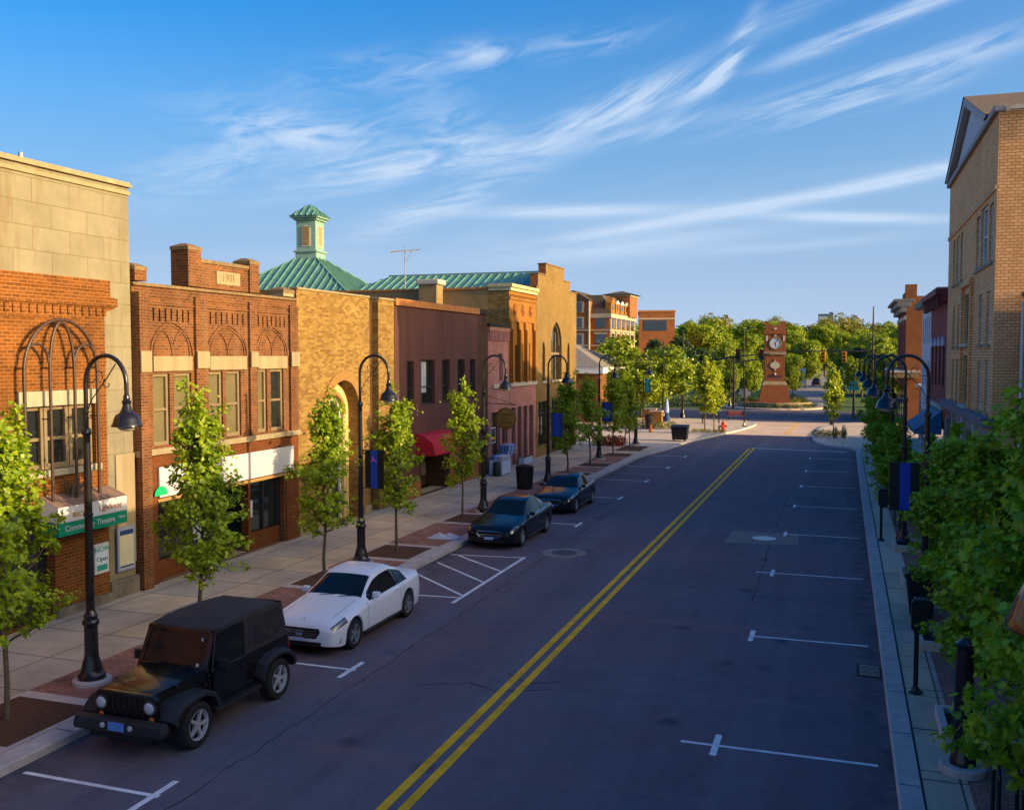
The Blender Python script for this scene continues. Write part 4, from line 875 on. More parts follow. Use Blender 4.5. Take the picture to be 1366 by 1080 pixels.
MB().add([(XR - .26, g0 - .3, ZT + .24), (XR + 18, g0 - .3, ZT + .24), (XR + 18, gy, gz + .05), (XR - .26, gy, gz + .05), (XR - .26, g1 + .3, ZT + .24), (XR + 18, g1 + .3, ZT + .24)], [(0, 1, 2, 3), (3, 2, 5, 4)]).build('gable_roof', mat('brown_shingle', (.17, .12, .075), .9, var=.3, vs=6), t)
MB().box(XR + .3, XR + 18, Y0 - .22, Y0 - .001, ZT + .02, ZT + .16).build('gutter', M['cream'], t)
text('MVP', .62, 'lettering', M['red'], t, (XR - .16, 49.7, 3.70), FACE_WEST, sx=1.5)
text('35', .4, 'lettering', mat('sign_maroon_dark', (.25, .03, .05), .6), t, (XR - .16, 47.6, 3.68), FACE_WEST, sx=1.5)

t = thing('cream_corner_shop', 'plain cream rendered wall at the right edge beside the yellow brick building', 'building', (5.65, 27, 0))
shell(t, 5.65, -1, 19.2, 35.95, 8.45, 16, M['cream'], M['cream'], [rect(22, 24, 5, 6.8), rect(26, 28, 5, 6.8), rect(30, 32, 5, 6.8), rect(20, 24, .5, 3), rect(26, 31, .5, 3)], reveal=.2)
for r in ((22, 24, 5, 6.8), (26, 28, 5, 6.8), (30, 32, 5, 6.8), (20, 24, .5, 3), (26, 31, .5, 3)): window(t, 5.65, -1, *r, M['white_wood'], M['glass'], rec=.12)
MB().box(5.55, 5.95, 19.2, 35.95, 8.45, 8.6).build('coping', M['coping'], t); MB().box(5.60, 5.7, 19.2, 35.95, 3.6, 3.72).build('panel_joint', M['joint'], t)
pipe(t, 'downpipe', M['white_wood'], [(5.58, 35.8, .2), (5.58, 35.8, 8.3)], .05)
t = thing('corner_brick_shop', 'red brick two storey shop nearest on the right, before the cream wall', 'building', (5.4, 8, 0))
shell(t, 5.4, -1, -14, 19.1, 8.55, 16, M['brick_red'], M['brick_red'], [rect(y, y + 1.4, 4.8, 6.8) for y in range(-12, 18, 4)] + [rect(y, y + 3, .6, 3) for y in range(-12, 16, 5)], reveal=.2)
for y in range(-12, 18, 4): window(t, 5.4, -1, y, y + 1.4, 4.8, 6.8, M['white_wood'], M['glass'])
for y in range(-12, 16, 5): window(t, 5.4, -1, y, y + 3, .6, 3, M['dark_metal'], M['glass_teal'])
MB().box(5.25, 5.8, -14, 19.1, 8.55, 8.7).build('coping', M['coping'], t)

t = thing('maroon_building', 'dark maroon brick building with bracketed cornice and white pointed window heads', 'building', (XR, 56.3, 0))
Y0, Y1, ZT = 51.75, 60.9, 9.5
hs = [(52.6 + i * 2.1, 53.6 + i * 2.1, 4.9, 7.0) for i in range(4)]
shell(t, XR, -1, Y0, Y1, ZT, 18, M['brick_maroon'], M['brick_maroon'], [rect(*h) for h in hs] + [rect(52.4, 60.2, .5, 3.2)], reveal=.2)
for h in hs:
    w = window(t, XR, -1, *h, M['dark_metal'], M['glass'], rec=.12); MB().prism([(h[0] - .15, 7.0), (h[1] + .15, 7.0), (h[1] + .1, 7.2), ((h[0] + h[1]) / 2, 7.5), (h[0] - .1, 7.2)], 'x', XR - .09, XR - .002).build('window_head', mat('pale_lilac_stone', (.5, .42, .48), .8), w)
c = MB(); c.box(XR - .55, XR + .1, Y0, Y1, ZT, ZT + .28); c.box(XR - .25, XR - .001, Y0, Y1, ZT - .35, ZT - .001)
for i in range(8): y = Y0 + .4 + i * 1.15; c.box(XR - .45, XR - .251, y, y + .22, ZT - .6, ZT - .002)
c.build('cornice', mat('maroon_trim', (.16, .04, .04), .7), t); MB().box(XR - .5, XR + .05, Y0, Y1, ZT + .281, ZT + .36).build('cornice_cap', M['galv'], t)
MB().box(XR + .15, XR + .2, 52.4, 60.2, .5, 3.2).build('shop_window', M['glass_teal'], t); MB().box(XR - .2, XR, Y0, Y1, 3.8, 4.0).build('string_course', M['cream'], t)
a = MB(); a.prism([(XR - .03, 3.7), (XR - 1.3, 2.7), (XR - 1.3, 2.5), (XR - .03, 2.5)], 'y', 53.0, 59.5); a.build('awning', M['awning_blue'], t)
MB().prism([(51.8, 0.1), (60.8, 0.1), (60.8, 11.9), (57.0, 12.4), (52.2, 13.5), (51.8, 13.5)], 'x', 9.2, 20).build('shade_block', M['brick_maroon'], t)  # unseen block added and sloped to cast shade on the facades opposite
pipe(t, 'vent_pipe', M['dark_metal'], [(XR + 1.0, 54.5, 9), (XR + 1.0, 54.5, 11.0)], .12)
t = thing('white_building', 'narrow white painted building with green cornice past the maroon one', 'building', (XR, 64.2, 0))
Y0, Y1, ZT = 60.95, 67.6, 9.4
hs = [(61.6 + i * 1.5, 62.5 + i * 1.5, z0, z0 + 1.6) for i in range(4) for z0 in (4.6, 7.2)]
mw = mat('pale_lilac_wall', (.55, .55, .62), .7, var=.06)
shell(t, XR, -1, Y0, Y1, ZT, 18, mw, mw, [rect(*h) for h in hs] + [rect(61.5, 67, .5, 3.1)], reveal=.15)
for h in hs: window(t, XR, -1, *h, M['white_wood'], M['glass'], rec=.1)
MB().box(XR - .5, XR + .1, Y0, Y1, ZT, ZT + .35).build('cornice', mat('dark_green_trim', (.03, .10, .08), .6), t); MB().box(XR + .1, XR + .14, 61.5, 67, .5, 3.1).build('shop_window', M['glass_teal'], t)
t = thing('low_shop', 'single storey brown shop with cream parapet past the white building', 'building', (5.5, 73.8, 0))
shell(t, 5.5, -1, 67.8, 79.9, 4.15, 14, M['brick_rust'], M['brick_rust'], [rect(68.5, 73, .5, 3), rect(74, 79, .5, 3)], reveal=.2)
MB().box(5.2, 5.8, 67.8, 79.9, 4.15, 4.35).build('coping', M['cream'], t)
for a_, b_ in ((68.5, 73), (74, 79)): MB().box(5.65, 5.7, a_, b_, .5, 3).build('shop_window', M['glass_teal'], t)
t = thing('cornice_corner_building', 'rust brick corner building with dark projecting cornice across the side street', 'building', (5.5, 105, 0))
Y0, Y1, ZT = 98.6, 113, 12.1
hs = [(99.6 + i * 3.2, 101.2 + i * 3.2, 5.6, 9.6) for i in range(4)]
shell(t, 5.5, -1, Y0, Y1, ZT, 18, M['brick_maroon'], M['brick_rust'], [rect(*h) for h in hs], reveal=.2)
for h in hs: window(t, 5.5, -1, *h, M['dark_metal'], M['glass'])
c = MB(); c.box(4.4, 6.2, Y0 - .05, Y1, 11.6, 11.85); c.box(4.7, 5.9, Y0 - .04, Y1, 11.1, 11.598); c.box(5.0, 5.498, Y0 - .02, Y1, 10.6, 11.098); c.build('cornice', mat('grey_cornice', (.20, .19, .17), .7), t, bevel=.04)
c = MB(); c.box(5.4, 6.4, Y0 - .02, Y0 + 1.0, 11.851, 13.2); c.box(5.4, 5.9, Y0 + 1.01, Y0 + 5, 11.851, 12.5); c.build('parapet', M['brick_rust'], t); MB().box(5.38, 5.5, Y0, Y1, 9.9, 10.25).build('stone_band', M['cream'], t)
MB().box(4.2, 6.7, Y0 - 1.0, Y1, 4.4, 4.9).build('shop_canopy', M['stucco_tan'], t); MB().box(4.15, 6.75, Y0 - 1.05, Y1, 4.901, 5.1).build('canopy_cap', M['cream'], t)
for a_ in (99.5, 103, 106.5, 110): MB().box(5.46, 5.48, a_, a_ + 2.4, .5, 3.6).build('shop_window', M['glass_teal'], t)
t = thing('far_shed', 'low brown building with pale roof edge beyond the corner building', 'building', (5, 150, 0))
X0, Yq = AT(1172, 150); X1, _ = AT(1206, 150); t.location = (X0, Yq, 0); WL[t.name] = Vector((X0, Yq, 0))
MB().box(X0, X0 + 12, Yq, Yq + 14, 0, 7.6).build('wall', M['brick_dark'], t); MB().box(X0 - .2, X0 + 12.2, Yq - .2, Yq + 14.2, 7.601, 8.6).build('roof_edge', M['cream'], t); MB().box(X0 - .3, X0 - .02, Yq + .5, Yq + 12, 3.4, 4.6).build('awning', M['awning_blue'], t)
for i in range(3): MB().box(X0 + .8 + i * 3.6, X0 + 3.2 + i * 3.6, Yq - .05, Yq - .01, 1, 3.4).build('window', M['glass'], t)
MB().box(X0 + .3, X0 + 7, Yq - .12, Yq - .02, 4.6, 5.6).build('sign_panel', M['sign_white'], t)

# ================================================================== FARTHER BUILDINGS
# low house with grey hipped roof and white fascia
hx, hy = AT(772, 92)
t = thing('grey_roof_house', 'low brick house with grey hipped roof and white fascia behind the street trees', 'house', (hx - 5, hy + 4, 0))
x0, x1, y0, y1 = hx - 12, hx + 2.0, hy, hy + 12; ze = HZ(493, 92)
MB().box(x0, x1, y0, y1, 0, ze - .35).build('wall', M['brick_red'], t)
MB().box(x0 - .5, x1 + .5, y0 - .5, y1 + .5, ze - .349, ze + .25).build('fascia', M['white_wood'], t)
zt = HZ(452, 92); MB().add([(x0 - .55, y0 - .55, ze + .251), (x1 + .55, y0 - .55, ze + .251), (x1 + .55, y1 + .55, ze + .251), (x0 - .55, y1 + .55, ze + .251), (x0 + 5, y0 + 6, zt), (x1 - 5, y0 + 6, zt)], [(0, 1, 5, 4), (1, 2, 5), (2, 3, 4, 5), (3, 0, 4)]).build('roof', M['shingle'], t)
for i in range(4): MB().box(x1 - 2.6 - i * 2.8, x1 - 1.0 - i * 2.8, y0 - .04, y0 - .01, 1.0, 2.9).build('window', M['glass'], t)

# brick apartment block with dark mansard roofs, gables and a tower (square to the street)
D = 135.0; ux, uy = AT(813, D)
t = thing('apartment_block', 'orange brick apartment block with cream bands, dark mansard roofs and corner tower', 'apartment block', (ux, uy, 0))
def hz(y): return HZ(y, D)
def lbox(n, m, x0, x1, y0, y1, z0, z1, bevel=0): return MB().box(x0, x1, y0, y1, z0, z1).build(n, m, t, local=True)
zb1 = hz(424); cream = mat('cream_band', (.42, .36, .26), .7, var=.1); LD = 16.5
MB().add([(-16, 0, 0), (0, 0, 0), (0, LD, 0), (-16, LD, 0), (-16, 0, zb1), (0, 0, zb1), (0, LD, zb1), (-16, LD, zb1)], [(0, 1, 5, 4), (2, 3, 7, 6), (3, 0, 4, 7), (4, 5, 6, 7)]).build('wall', M['brick_rust'], t, local=True)
MB().poly([(0, 0, 0), (0, LD, 0), (0, LD, zb1), (0, 0, zb1)]).build('street_wall', M['brick_ornate'], t, local=True)
lbox('cornice', cream, -16.1, .30, -.25, LD + .2, zb1 + .01, zb1 + .6)
for za_ in (hz(440.5), hz(461)): lbox('string_course', cream, -16.05, .14, -.12, LD + .1, za_ - .08, za_ + .12)
db = mat('dark_brown_shingle', (.085, .06, .045), .9, var=.2, vs=3)
zt_ = hz(392.5); MB().add([(-12, -.1, zb1 + .61), (.2, -.1, zb1 + .61), (.2, LD, zb1 + .61), (-12, LD, zb1 + .61), (-11, 1.6, zt_), (-1.5, 1.6, zt_), (-1.5, LD - 1, zt_), (-11, LD - 1, zt_)], [(0, 1, 5, 4), (1, 2, 6, 5), (2, 3, 7, 6), (3, 0, 4, 7), (4, 5, 6, 7)]).build('mansard_roof', db, t, local=True)
xa, xb, za_ = -7.4, -2.75, hz(401); lbox('gable_bay', M['brick_rust'], xa, xb, -.9, 4, 0, za_)
MB().prism([(xa - .3, za_ + .01), (xb + .3, za_ + .01), ((xa + xb) / 2, hz(387))], 'y', -1.15, 8).build('gable_roof', db, t, local=True)
lbox('corner_strip', cream, xb - .12, xb + .08, -1.0, -.7, hz(480), za_)
for q in (hz(416), hz(437), hz(459)):
    f = lbox('bay_window', cream, xb - 2.0, xb - .75, -.98, -.91, q - .1, q + 1.5); MB().box(xb - 1.75, xb - 1.0, -1.0, -.985, q, q + 1.35).build('pane', M['glass'], f, local=True)
for za_ in (hz(440.5), hz(461)): lbox('string_course', cream, xa - .05, xb + .04, -1.02, -.85, za_ - .08, za_ + .12)
for q in (hz(437), hz(458)):
    lbox('window_head', cream, -2.2, -.45, -.09, -.01, q + 1.3, q + 1.55); lbox('window', M['glass_teal'], -2.05, -.6, -.06, -.02, q, q + 1.3)
    for k_ in range(5):
        y = .7 + k_ * 3.25; lbox('bay_window', M['glass'], .02, .06, y + .5, y + 1.9, q - .1, q + 1.4)
        lbox('window_head', cream, .03, .11, y + .4, y + 2.0, q + 1.401, q + 1.65)
for k_ in range(6): lbox('cream_pier', cream, .01, .16, .1 + k_ * 3.2, .42 + k_ * 3.2, 0, zb1)
for k_ in range(4):                            # gabled dormers toward the street, the near one brick, the others with white heads
    ya = .3 + k_ * 3.0; lbox('dormer', M['brick_ornate'], -.7, .12, ya, ya + 2.3, zb1 + .61, hz(404)); MB().prism([(ya - .1, hz(404) + .01), (ya + 2.4, hz(404) + .01), (ya + 1.15, hz(399 if k_ else 396))], 'x', .05 if k_ else -.7, .2).build('dormer_head', M['white_wood'] if k_ else M['brick_ornate'], t, local=True)
    lbox('dormer_window', M['glass'], .121, .15, ya + .7, ya + 1.6, zb1 + 1.2, hz(406))
lbox('tower', M['brick_rust'], -3.0, .6, 10.5, 16, zb1 + .5, hz(390)); lbox('tower_band', cream, -3.1, .75, 10.4, 16.1, hz(390) + .01, hz(390) + .3)
z0_ = hz(390) + .31; MB().add([(-3.6, 9.9, z0_), (1.2, 9.9, z0_), (1.2, 16.6, z0_), (-3.6, 16.6, z0_), (-1.2, 13.2, hz(380.5))], [(0, 1, 4), (1, 2, 4), (2, 3, 4), (3, 0, 4)]).build('tower_roof', db, t, local=True)
lbox('tower_window', M['glass'], -2.0, -.6, 10.44, 10.49, hz(400), hz(393))
# flat roofed brick block
D2 = 190.0; ux, uy = AT(852, D2); S2 = D2 / FPX; ztf = HZ(416.5, D2)
t = thing('flat_brick_block', 'flat roofed red brick office block beyond the apartment block', 'building', (ux, uy, 0), R(12))
w_ = 47 * S2
MB().box(0, w_, 0, 14, 0, ztf).build('wall', M['brick_rust'], t, local=True); MB().box(-.15, w_ + .15, -.15, 14.1, ztf + .01, ztf + .35).build('coping', M['terracotta'], t, local=True)
MB().box(-.05, w_ + .05, -.06, 14.05, HZ(426, D2), HZ(424.5, D2)).build('stone_band', M['cream'], t, local=True); MB().box(.9, w_ - 1.6, -.07, -.02, HZ(441, D2), HZ(427.5, D2)).build('window_strip', M['glass'], t, local=True)

# clock tower
D3 = 121.0; X0, Y0 = AT(1033, D3); S3 = D3 / FPX
t = thing('clock_tower', 'red brick clock tower with white dial at the street crossing', 'clock tower', (X0, Y0, 0), R(6))
def ttap(n, m, a, b, z0, z1, par=None):
    mb = MB(); mb.add([(-a, -a, z0), (a, -a, z0), (a, a, z0), (-a, a, z0), (-b, -b, z1), (b, -b, z1), (b, b, z1), (-b, b, z1)], [(0, 1, 5, 4), (1, 2, 6, 5), (2, 3, 7, 6), (3, 0, 4, 7), (4, 5, 6, 7), (3, 2, 1, 0)]); return mb.build(n, m, par or t, local=True)
h3 = lambda y: HZ(y, D3)
tb = brick('tower_brick', (.27, .09, .032), (.20, .062, .025), (.26, .14, .08), .22, .08, .006, var=.1)
ttap('base', tb, 2.0, 1.50, .2, h3(513)); ttap('base_cornice', M['stone_plain'], 1.54, 1.34, h3(513) + .005, h3(508))
ttap('shaft', tb, 1.22, 1.19, h3(508) + .005, h3(473)); ttap('middle_band', M['stone_plain'], 1.33, 1.33, h3(473) + .005, h3(469)); ttap('clock_stage', tb, 1.27, 1.27, h3(469) + .005, h3(446)); ttap('upper_cornice', tb, 1.40, 1.40, h3(446) + .005, h3(443))
ttap('crown', tb, 1.24, 1.24, h3(443) + .005, h3(434))
for sx_ in (-1, 1):
    for sy_ in (-1, 1): MB().box(sx_ * 1.24, sx_ * .74, sy_ * 1.24, sy_ * .74, h3(434) + .005, h3(429)).build('merlon', tb, t, local=True)
for sx_ in (-1, 1): MB().box(sx_ * 1.02 - .12, sx_ * 1.02 + .12, -1.33, -1.28, h3(455), h3(448)).build('stone_block', M['cream'], t, local=True)
MB().box(-.12, .12, -1.33, -1.28, h3(449.5), h3(446.5)).build('stone_block', M['cream'], t, local=True)
zc_ = h3(458); RX = Matrix.Rotation(R(90), 4, 'X')
rm = MB(); rm.lathe([(.76, 0), (.76, .06), (.68, .08), (.67, .03)], (0, -1.275, zc_), 32, M=RX, cap=False); rim = rm.build('clock_rim', M['wood_beige'], t, local=True, smooth=40)
dl = MB().lathe([(.67, .0), (.67, .03)], (0, -1.276, zc_), 32, M=RX).build('clock_face', M['sign_white'], t, local=True)
hb = MB()
for k_ in range(12):
    a_ = k_ * math.pi / 6; Mk = Matrix.Translation((0, -1.31, zc_)) @ Matrix.Rotation(a_, 4, 'Y'); hb.box(-.025, .025, -.004, .003, .48, .61, M=Mk)
hb.build('hour_mark', M['navy'], dl, local=True)
hn = MB(); hn.box(-.04, .04, -.016, -.008, -.08, .42, M=Matrix.Translation((0, -1.31, zc_)) @ Matrix.Rotation(R(165), 4, 'Y')); hn.box(-.03, .03, -.022, -.017, -.1, .56, M=Matrix.Translation((0, -1.31, zc_)) @ Matrix.Rotation(R(35), 4, 'Y')); hn.build('clock_hands', M['navy'], dl, local=True)
q = MB(); zq = h3(487); q.prism([(-.62, zq), (-.42, zq + .32), (-.12, zq + .42), (0, zq + .75), (.12, zq + .42), (.42, zq + .32), (.62, zq), (.42, zq - .32), (.12, zq - .42), (0, zq - .75), (-.12, zq - .42), (-.42, zq - .32)], 'y', -1.27, -1.19); q.build('stone_ornament', M['cream'], t, local=True)
MB().lathe([(.10, 0), (.16, .1), (.08, .25), (.02, .3)], (0, -1.26, h3(500)), 10).build('stone_drop', M['cream'], t, local=True); MB().prism([(-.25, h3(439)), (0, h3(440.6)), (.25, h3(439)), (.15, h3(437.6)), (-.15, h3(437.6))], 'y', -1.29, -1.24).build('stone_badge', M['cream'], t, local=True)
text('LINCOLN', .34, 'lettering', M['navy'], t, (X0 + 0, Y0 - 1.225, h3(502.3)), FACE_US)
# raised bed round it
t = thing('stone_planter', 'low pale stone planter wall round the clock tower', 'planter', (X0, Y0, 0))
pl = MB(); N_ = 26; ra, rb_ = 4.6, 3.9
ring_ = lambda r, z: [(X0 + r * 1.0 * math.cos(2 * math.pi * i / N_), Y0 + r * .95 * math.sin(2 * math.pi * i / N_), z) for i in range(N_)]
vs = ring_(ra, 0) + ring_(ra, .75) + ring_(ra - .35, .75) + ring_(ra - .35, .2); pl.add(vs, [(k_ * N_ + i, k_ * N_ + (i + 1) % N_, (k_ + 1) * N_ + (i + 1) % N_, (k_ + 1) * N_ + i) for k_ in range(3) for i in range(N_)]); pl.build('wall', M['stone_plain'], t)
MB().poly(ring_(ra - .3, .45)).build('soil', M['soil'], t)
struct('planter_island', MB().lathe([(6.3, -.05), (6.3, .13), (6.2, .15)], (X0, Y0, 0), 36), M['concrete_far'])
# far ridge building
ux, uy = AT(1090, 420); t = thing('far_block', 'small blue grey block on the skyline above the far trees', 'building', (ux, uy, 0)); z_ = HZ(419, 420)
MB().box(ux, ux + 4.5, uy, uy + 8, 0, z_).build('wall', mat('blue_grey_wall', (.10, .16, .22), .7), t); MB().box(ux + .2, ux + 4.3, uy - .1, uy - .02, z_ - 2.5, z_ - 1).build('window', M['sign_white'], t); MB().box(ux + 4.6, ux + 6.2, uy + 1, uy + 6, 0, z_ + .8).build('tower', bpy.data.materials['blue_grey_wall'], t)
# ================================================================== TREES
MAPLE = [(0, -.12), (.16, .0), (.42, -.06), (.34, .14), (.56, .36), (.30, .40), (.22, .52), (.26, .72), (.10, .70), (0, .98), (-.10, .70), (-.26, .72), (-.22, .52), (-.30, .40), (-.56, .36), (-.34, .14), (-.42, -.06), (-.16, .0)]
OVAL = [(0, 0), (.30, .30), (.26, .66), (0, 1), (-.26, .66), (-.30, .30)]
DIAMOND = [(0, -.5), (.42, -.1), (.30, .35), (0, .55), (-.36, .30), (-.40, -.15)]
class Leaves:
    def __init__(s, rnd, shape): s.r = rnd; s.sh = shape; s.v = []; s.f = []
    def leaf(s, p, nrm, size):
        r = s.r; n = nrm.normalized(); a = Vector((r.gauss(0, 1), r.gauss(0, 1), r.gauss(-.35, .8))); a = (a - n * a.dot(n))
        if a.length < 1e-3: return
        a.normalize(); b = n.cross(a); o = len(s.v); fold = r.uniform(-.25, .25)
        for (x, y) in s.sh: q = p + (b * x + a * y + n * (abs(x) * fold)) * size; s.v.append((q.x, q.y, q.z))
        s.f.append(tuple(range(o, o + len(s.sh))))
    def mesh(s, name, m):
        me = bpy.data.meshes.new(name); me.from_pydata(s.v, [], s.f); me.materials.append(m); return me
def rv(r, s=1.0): return Vector((r.gauss(0, s), r.gauss(0, s), r.gauss(0, s)))
def meshob(name, me, parent):
    o = bpy.data.objects.new(name, me); C.objects.link(o); o.parent = parent; return o
def make_maple(seed, H, Rm, nl, size, m, low=.21, spread=1.0, pts=MAPLE, trunk_r=.055):
    r = random.Random(seed); tr = MB(); lv = Leaves(r, pts); cl = []
    tp = [Vector((r.uniform(-.03, .03) * i, r.uniform(-.03, .03) * i, H * .92 * i / 8)) for i in range(9)]
    tr.tube(tp, [trunk_r * (1 - .85 * i / 8) for i in range(9)], 8)
    def tpos(z):
        k_ = min(7.99, max(0, z / (H * .92) * 8)); i = int(k_); return tp[i].lerp(tp[i + 1], k_ - i)
    nlimb = 30
    for i in range(nlimb):
        t_ = i / (nlimb - 1); z0 = H * (low + (.83 - low) * t_ ** .95); az = i * 2.4 + r.uniform(-.5, .5)
        pr = (.62 + 1.3 * t_) if t_ < .28 else (1.0 - .78 * ((t_ - .28) / .72) ** .9)
        Ln = Rm * pr * r.choice((.62, .8, .95, 1.05, 1.28)); up = R(28 + 36 * t_ + r.uniform(-10, 10))
        b0 = tpos(z0); d = Vector((math.cos(az) * math.cos(up), math.sin(az) * math.cos(up), math.sin(up))); P = [b0]
        for k_ in range(1, 5): P.append(b0 + d * Ln * k_ / 4 + Vector((0, 0, .10 * Ln * (k_ / 4) ** 2)) + rv(r, .02 * k_))
        tr.tube(P, [.024 * (1 - .2 * k_) + .003 for k_ in range(5)], 5)
        for s_ in (.35, .55, .72, .88, 1.03):
            c = b0.lerp(P[-1], min(s_, 1)) + d * max(0, s_ - 1) * Ln
            for q in range(2 if s_ < .5 else 3):
                e = c + Vector((r.gauss(0, .16), r.gauss(0, .16), r.gauss(.06, .14))) * (.6 + .5 * spread); cl.append((e, d, 1.0)); tr.tube([c, e], [.006, .003], 3, cap=False)
    for i in range(16): z = H * (.78 + .22 * i / 15); c = tpos(min(z, H * .9)); c = Vector((c.x, c.y, z)) + rv(r, .06 * (1.4 - i / 15)); cl.append((c, Vector((0, 0, 1)), .7))
    for i in range(3):
        z = H * r.uniform(.55, .8); a = r.uniform(0, 6.28); c0 = tpos(z); tip = c0 + Vector((math.cos(a) * Rm * .45, math.sin(a) * Rm * .45, H * r.uniform(.14, .24)))
        tr.tube([c0, c0.lerp(tip, .5) + Vector((0, 0, -.08)), tip], [.018, .012, .004], 5)
        for k_ in range(5): cl.append((c0.lerp(tip, .45 + .55 * k_ / 4), Vector((0, 0, 1)), .8))
    per = nl / len(cl)
    for (c, d, w) in cl:
        out = Vector((c.x, c.y, 0)); out = out.normalized() if out.length > .05 else Vector((0, 0, 1)); sg = r.uniform(.05, .11)
        for k_ in range(int(per * w * r.uniform(.55, 1.5))):
            p = c + Vector((r.gauss(0, sg), r.gauss(0, sg), r.gauss(0, sg * .8))); lv.leaf(p, out * .45 + Vector((0, 0, .65)) + rv(r, .45), size * r.uniform(.5, 1.35))
    return tr, lv
def maple_thing(name, label, seed, H, Rm, nl, size, m, group, **kw):
    tr, lv = make_maple(seed, H, Rm, nl, size, m, **kw); t = thing(name, label, 'tree', (0, 0, 0), 0, group)
    tr.build('trunk', M['bark'], t, smooth=60, local=True); meshob('crown', lv.mesh('crown', m), t); return t
def make_broad(seed, H, Rx, nl, size, trunk=.18, base=.16, nlobe=16, conic=0.0):
    r = random.Random(seed); tr = MB(); lv = Leaves(r, DIAMOND); zc, rz_ = H * (base + (1 - base) * .5), H * (1 - base) * .5
    tr.tube([(0, 0, 0), (.02 * H * .2, 0, H * .25), (0, .01 * H, H * .6)], [trunk * H * .12, trunk * H * .085, trunk * H * .03], 7)
    lobes = []
    for i in range(nlobe):
        u = r.uniform(-.82, .86); a = i * 2.4 + r.uniform(-.4, .4); q = math.sqrt(max(0, 1 - u * u)) * r.uniform(.45, .82) * (1 - conic * (u + 1) / 2)
        c = Vector((Rx * q * math.cos(a), Rx * q * math.sin(a), zc + rz_ * u * .78)); rr = Rx * r.uniform(.26, .46) * (1 - .5 * conic * (u + 1) / 2); lobes.append((c, rr)); tr.tube([(0, 0, H * .3), tuple(c * .5 + Vector((0, 0, H * .18))), tuple(c)], [trunk * H * .04, trunk * H * .025, trunk * H * .008], 5)
    tot = sum(l[1] ** 2 for l in lobes)
    for (c, rr) in lobes:
        ncl = max(6, int(46 * rr * rr / (tot / nlobe)))
        for k_ in range(ncl):
            d = rv(r).normalized(); d.z = d.z * .8 + .12; cc = c + d * rr * r.uniform(.72, 1.12)
            for j in range(max(1, int(nl / (46 * nlobe)))):
                p = cc + Vector((r.gauss(0, .17), r.gauss(0, .17), r.gauss(0, .11))) * rr * .9; lv.leaf(p, d * .6 + Vector((0, 0, .45)) + rv(r, .45), size * r.uniform(.6, 1.25))
    return tr, lv
def broad_thing(name, label, m, group, *a, **k):
    tr, lv = make_broad(*a, **k); t = thing(name, label, 'tree', (0, 0, 0), 0, group)
    tr.build('trunk', M['bark'], t, smooth=60, local=True); meshob('crown', lv.mesh('crown', m), t); return t
def place(proto, used, x, y, s, rz, label, z=0.0, sz=None, name=None, mat_=None):
    o = proto if not used.get(proto.name) else copy_tree(proto); used[proto.name] = True
    o.location = (x, y, z); o.scale = (s, s, sz or s); o.rotation_euler = (0, 0, rz); o['label'] = label
    return o
USED = {}
GL = 'young maples along the left pavement'; GR = 'young maples along the right pavement'
mp = [maple_thing('maple_tree', '', 11 + i, 5.6, (1.18, 1.06, 1.22, 1.0)[i], (8800, 7600, 9200, 6800)[i], .098, M['leaf'], GL, low=(.24, .22, .2, .25)[i]) for i in range(4)]
mr_ = [maple_thing('maple_tree', '', 31 + i, 5.8, (1.08, 1.02)[i], (11500, 10500)[i], .104, M['leaf_deep'], GR, low=.17, spread=.7) for i in range(2)]
XT = -13.9
LT = [  # photo column of the trunk, X, scale, z-scale, prototype, rotation, label
    (9, -13.75, 1.0, .98, 0, .4, 'young maple at the left edge, in a mulch square before the stone building'),
    (268, XT, .98, 1.0, 2, 2.0, 'young maple behind the black soft top car, before the white shop sign'),
    (433, XT, .92, .97, 1, 4.4, 'young maple before the round arched portal'),
    (529, -13.6, .96, .95, 3, .9, 'young maple just right of the lamp post with the blue banner, before the purple wall'),
    (617, -14.0, .92, .96, 3, 3.9, 'dark young maple before the purple building and red awning'),
    (757, XT, 1.02, .97, 2, 5.0, 'young maple behind the second black sedan, before the lancet windows'),
    (787, XT, .95, .96, 1, 1.0, 'young maple between two lamp posts, just past the stepped gable'),
    (818, XT, .98, 1.0, 0, 3.0, 'young maple beside the blue banner past the stepped gable'),
    (834, -14.3, .85, .92, 3, 2.2, 'slim young maple close to the pavement corner lamp post'),
    (840, -13.6, .8, .9, 1, 5.5, 'slim young maple just before the last lamp post on the left kerb')]
mul = MB(); brd = MB(); pits = []
for (c, X, s, sz, p, rz, lab) in LT:
    y = colX(c, X); place(mp[p], USED, X, y, s, rz, lab, .15, sz); pits.append((X, y))
    brd.poly([(-14.55, y - 1.25, .1545), (-12.66, y - 1.25, .1545), (-12.66, y + 1.25, .1545), (-14.55, y + 1.25, .1545)]) if y < 60 else None
    mul.poly([(-14.45, y - .95, .158), (-12.75, y - .95, .158), (-12.75, y + .95, .158), (-14.45, y + .95, .158)])
struct('tree_pit_border', brd, M['kerb']); struct('mulch', mul, M['mulch'])
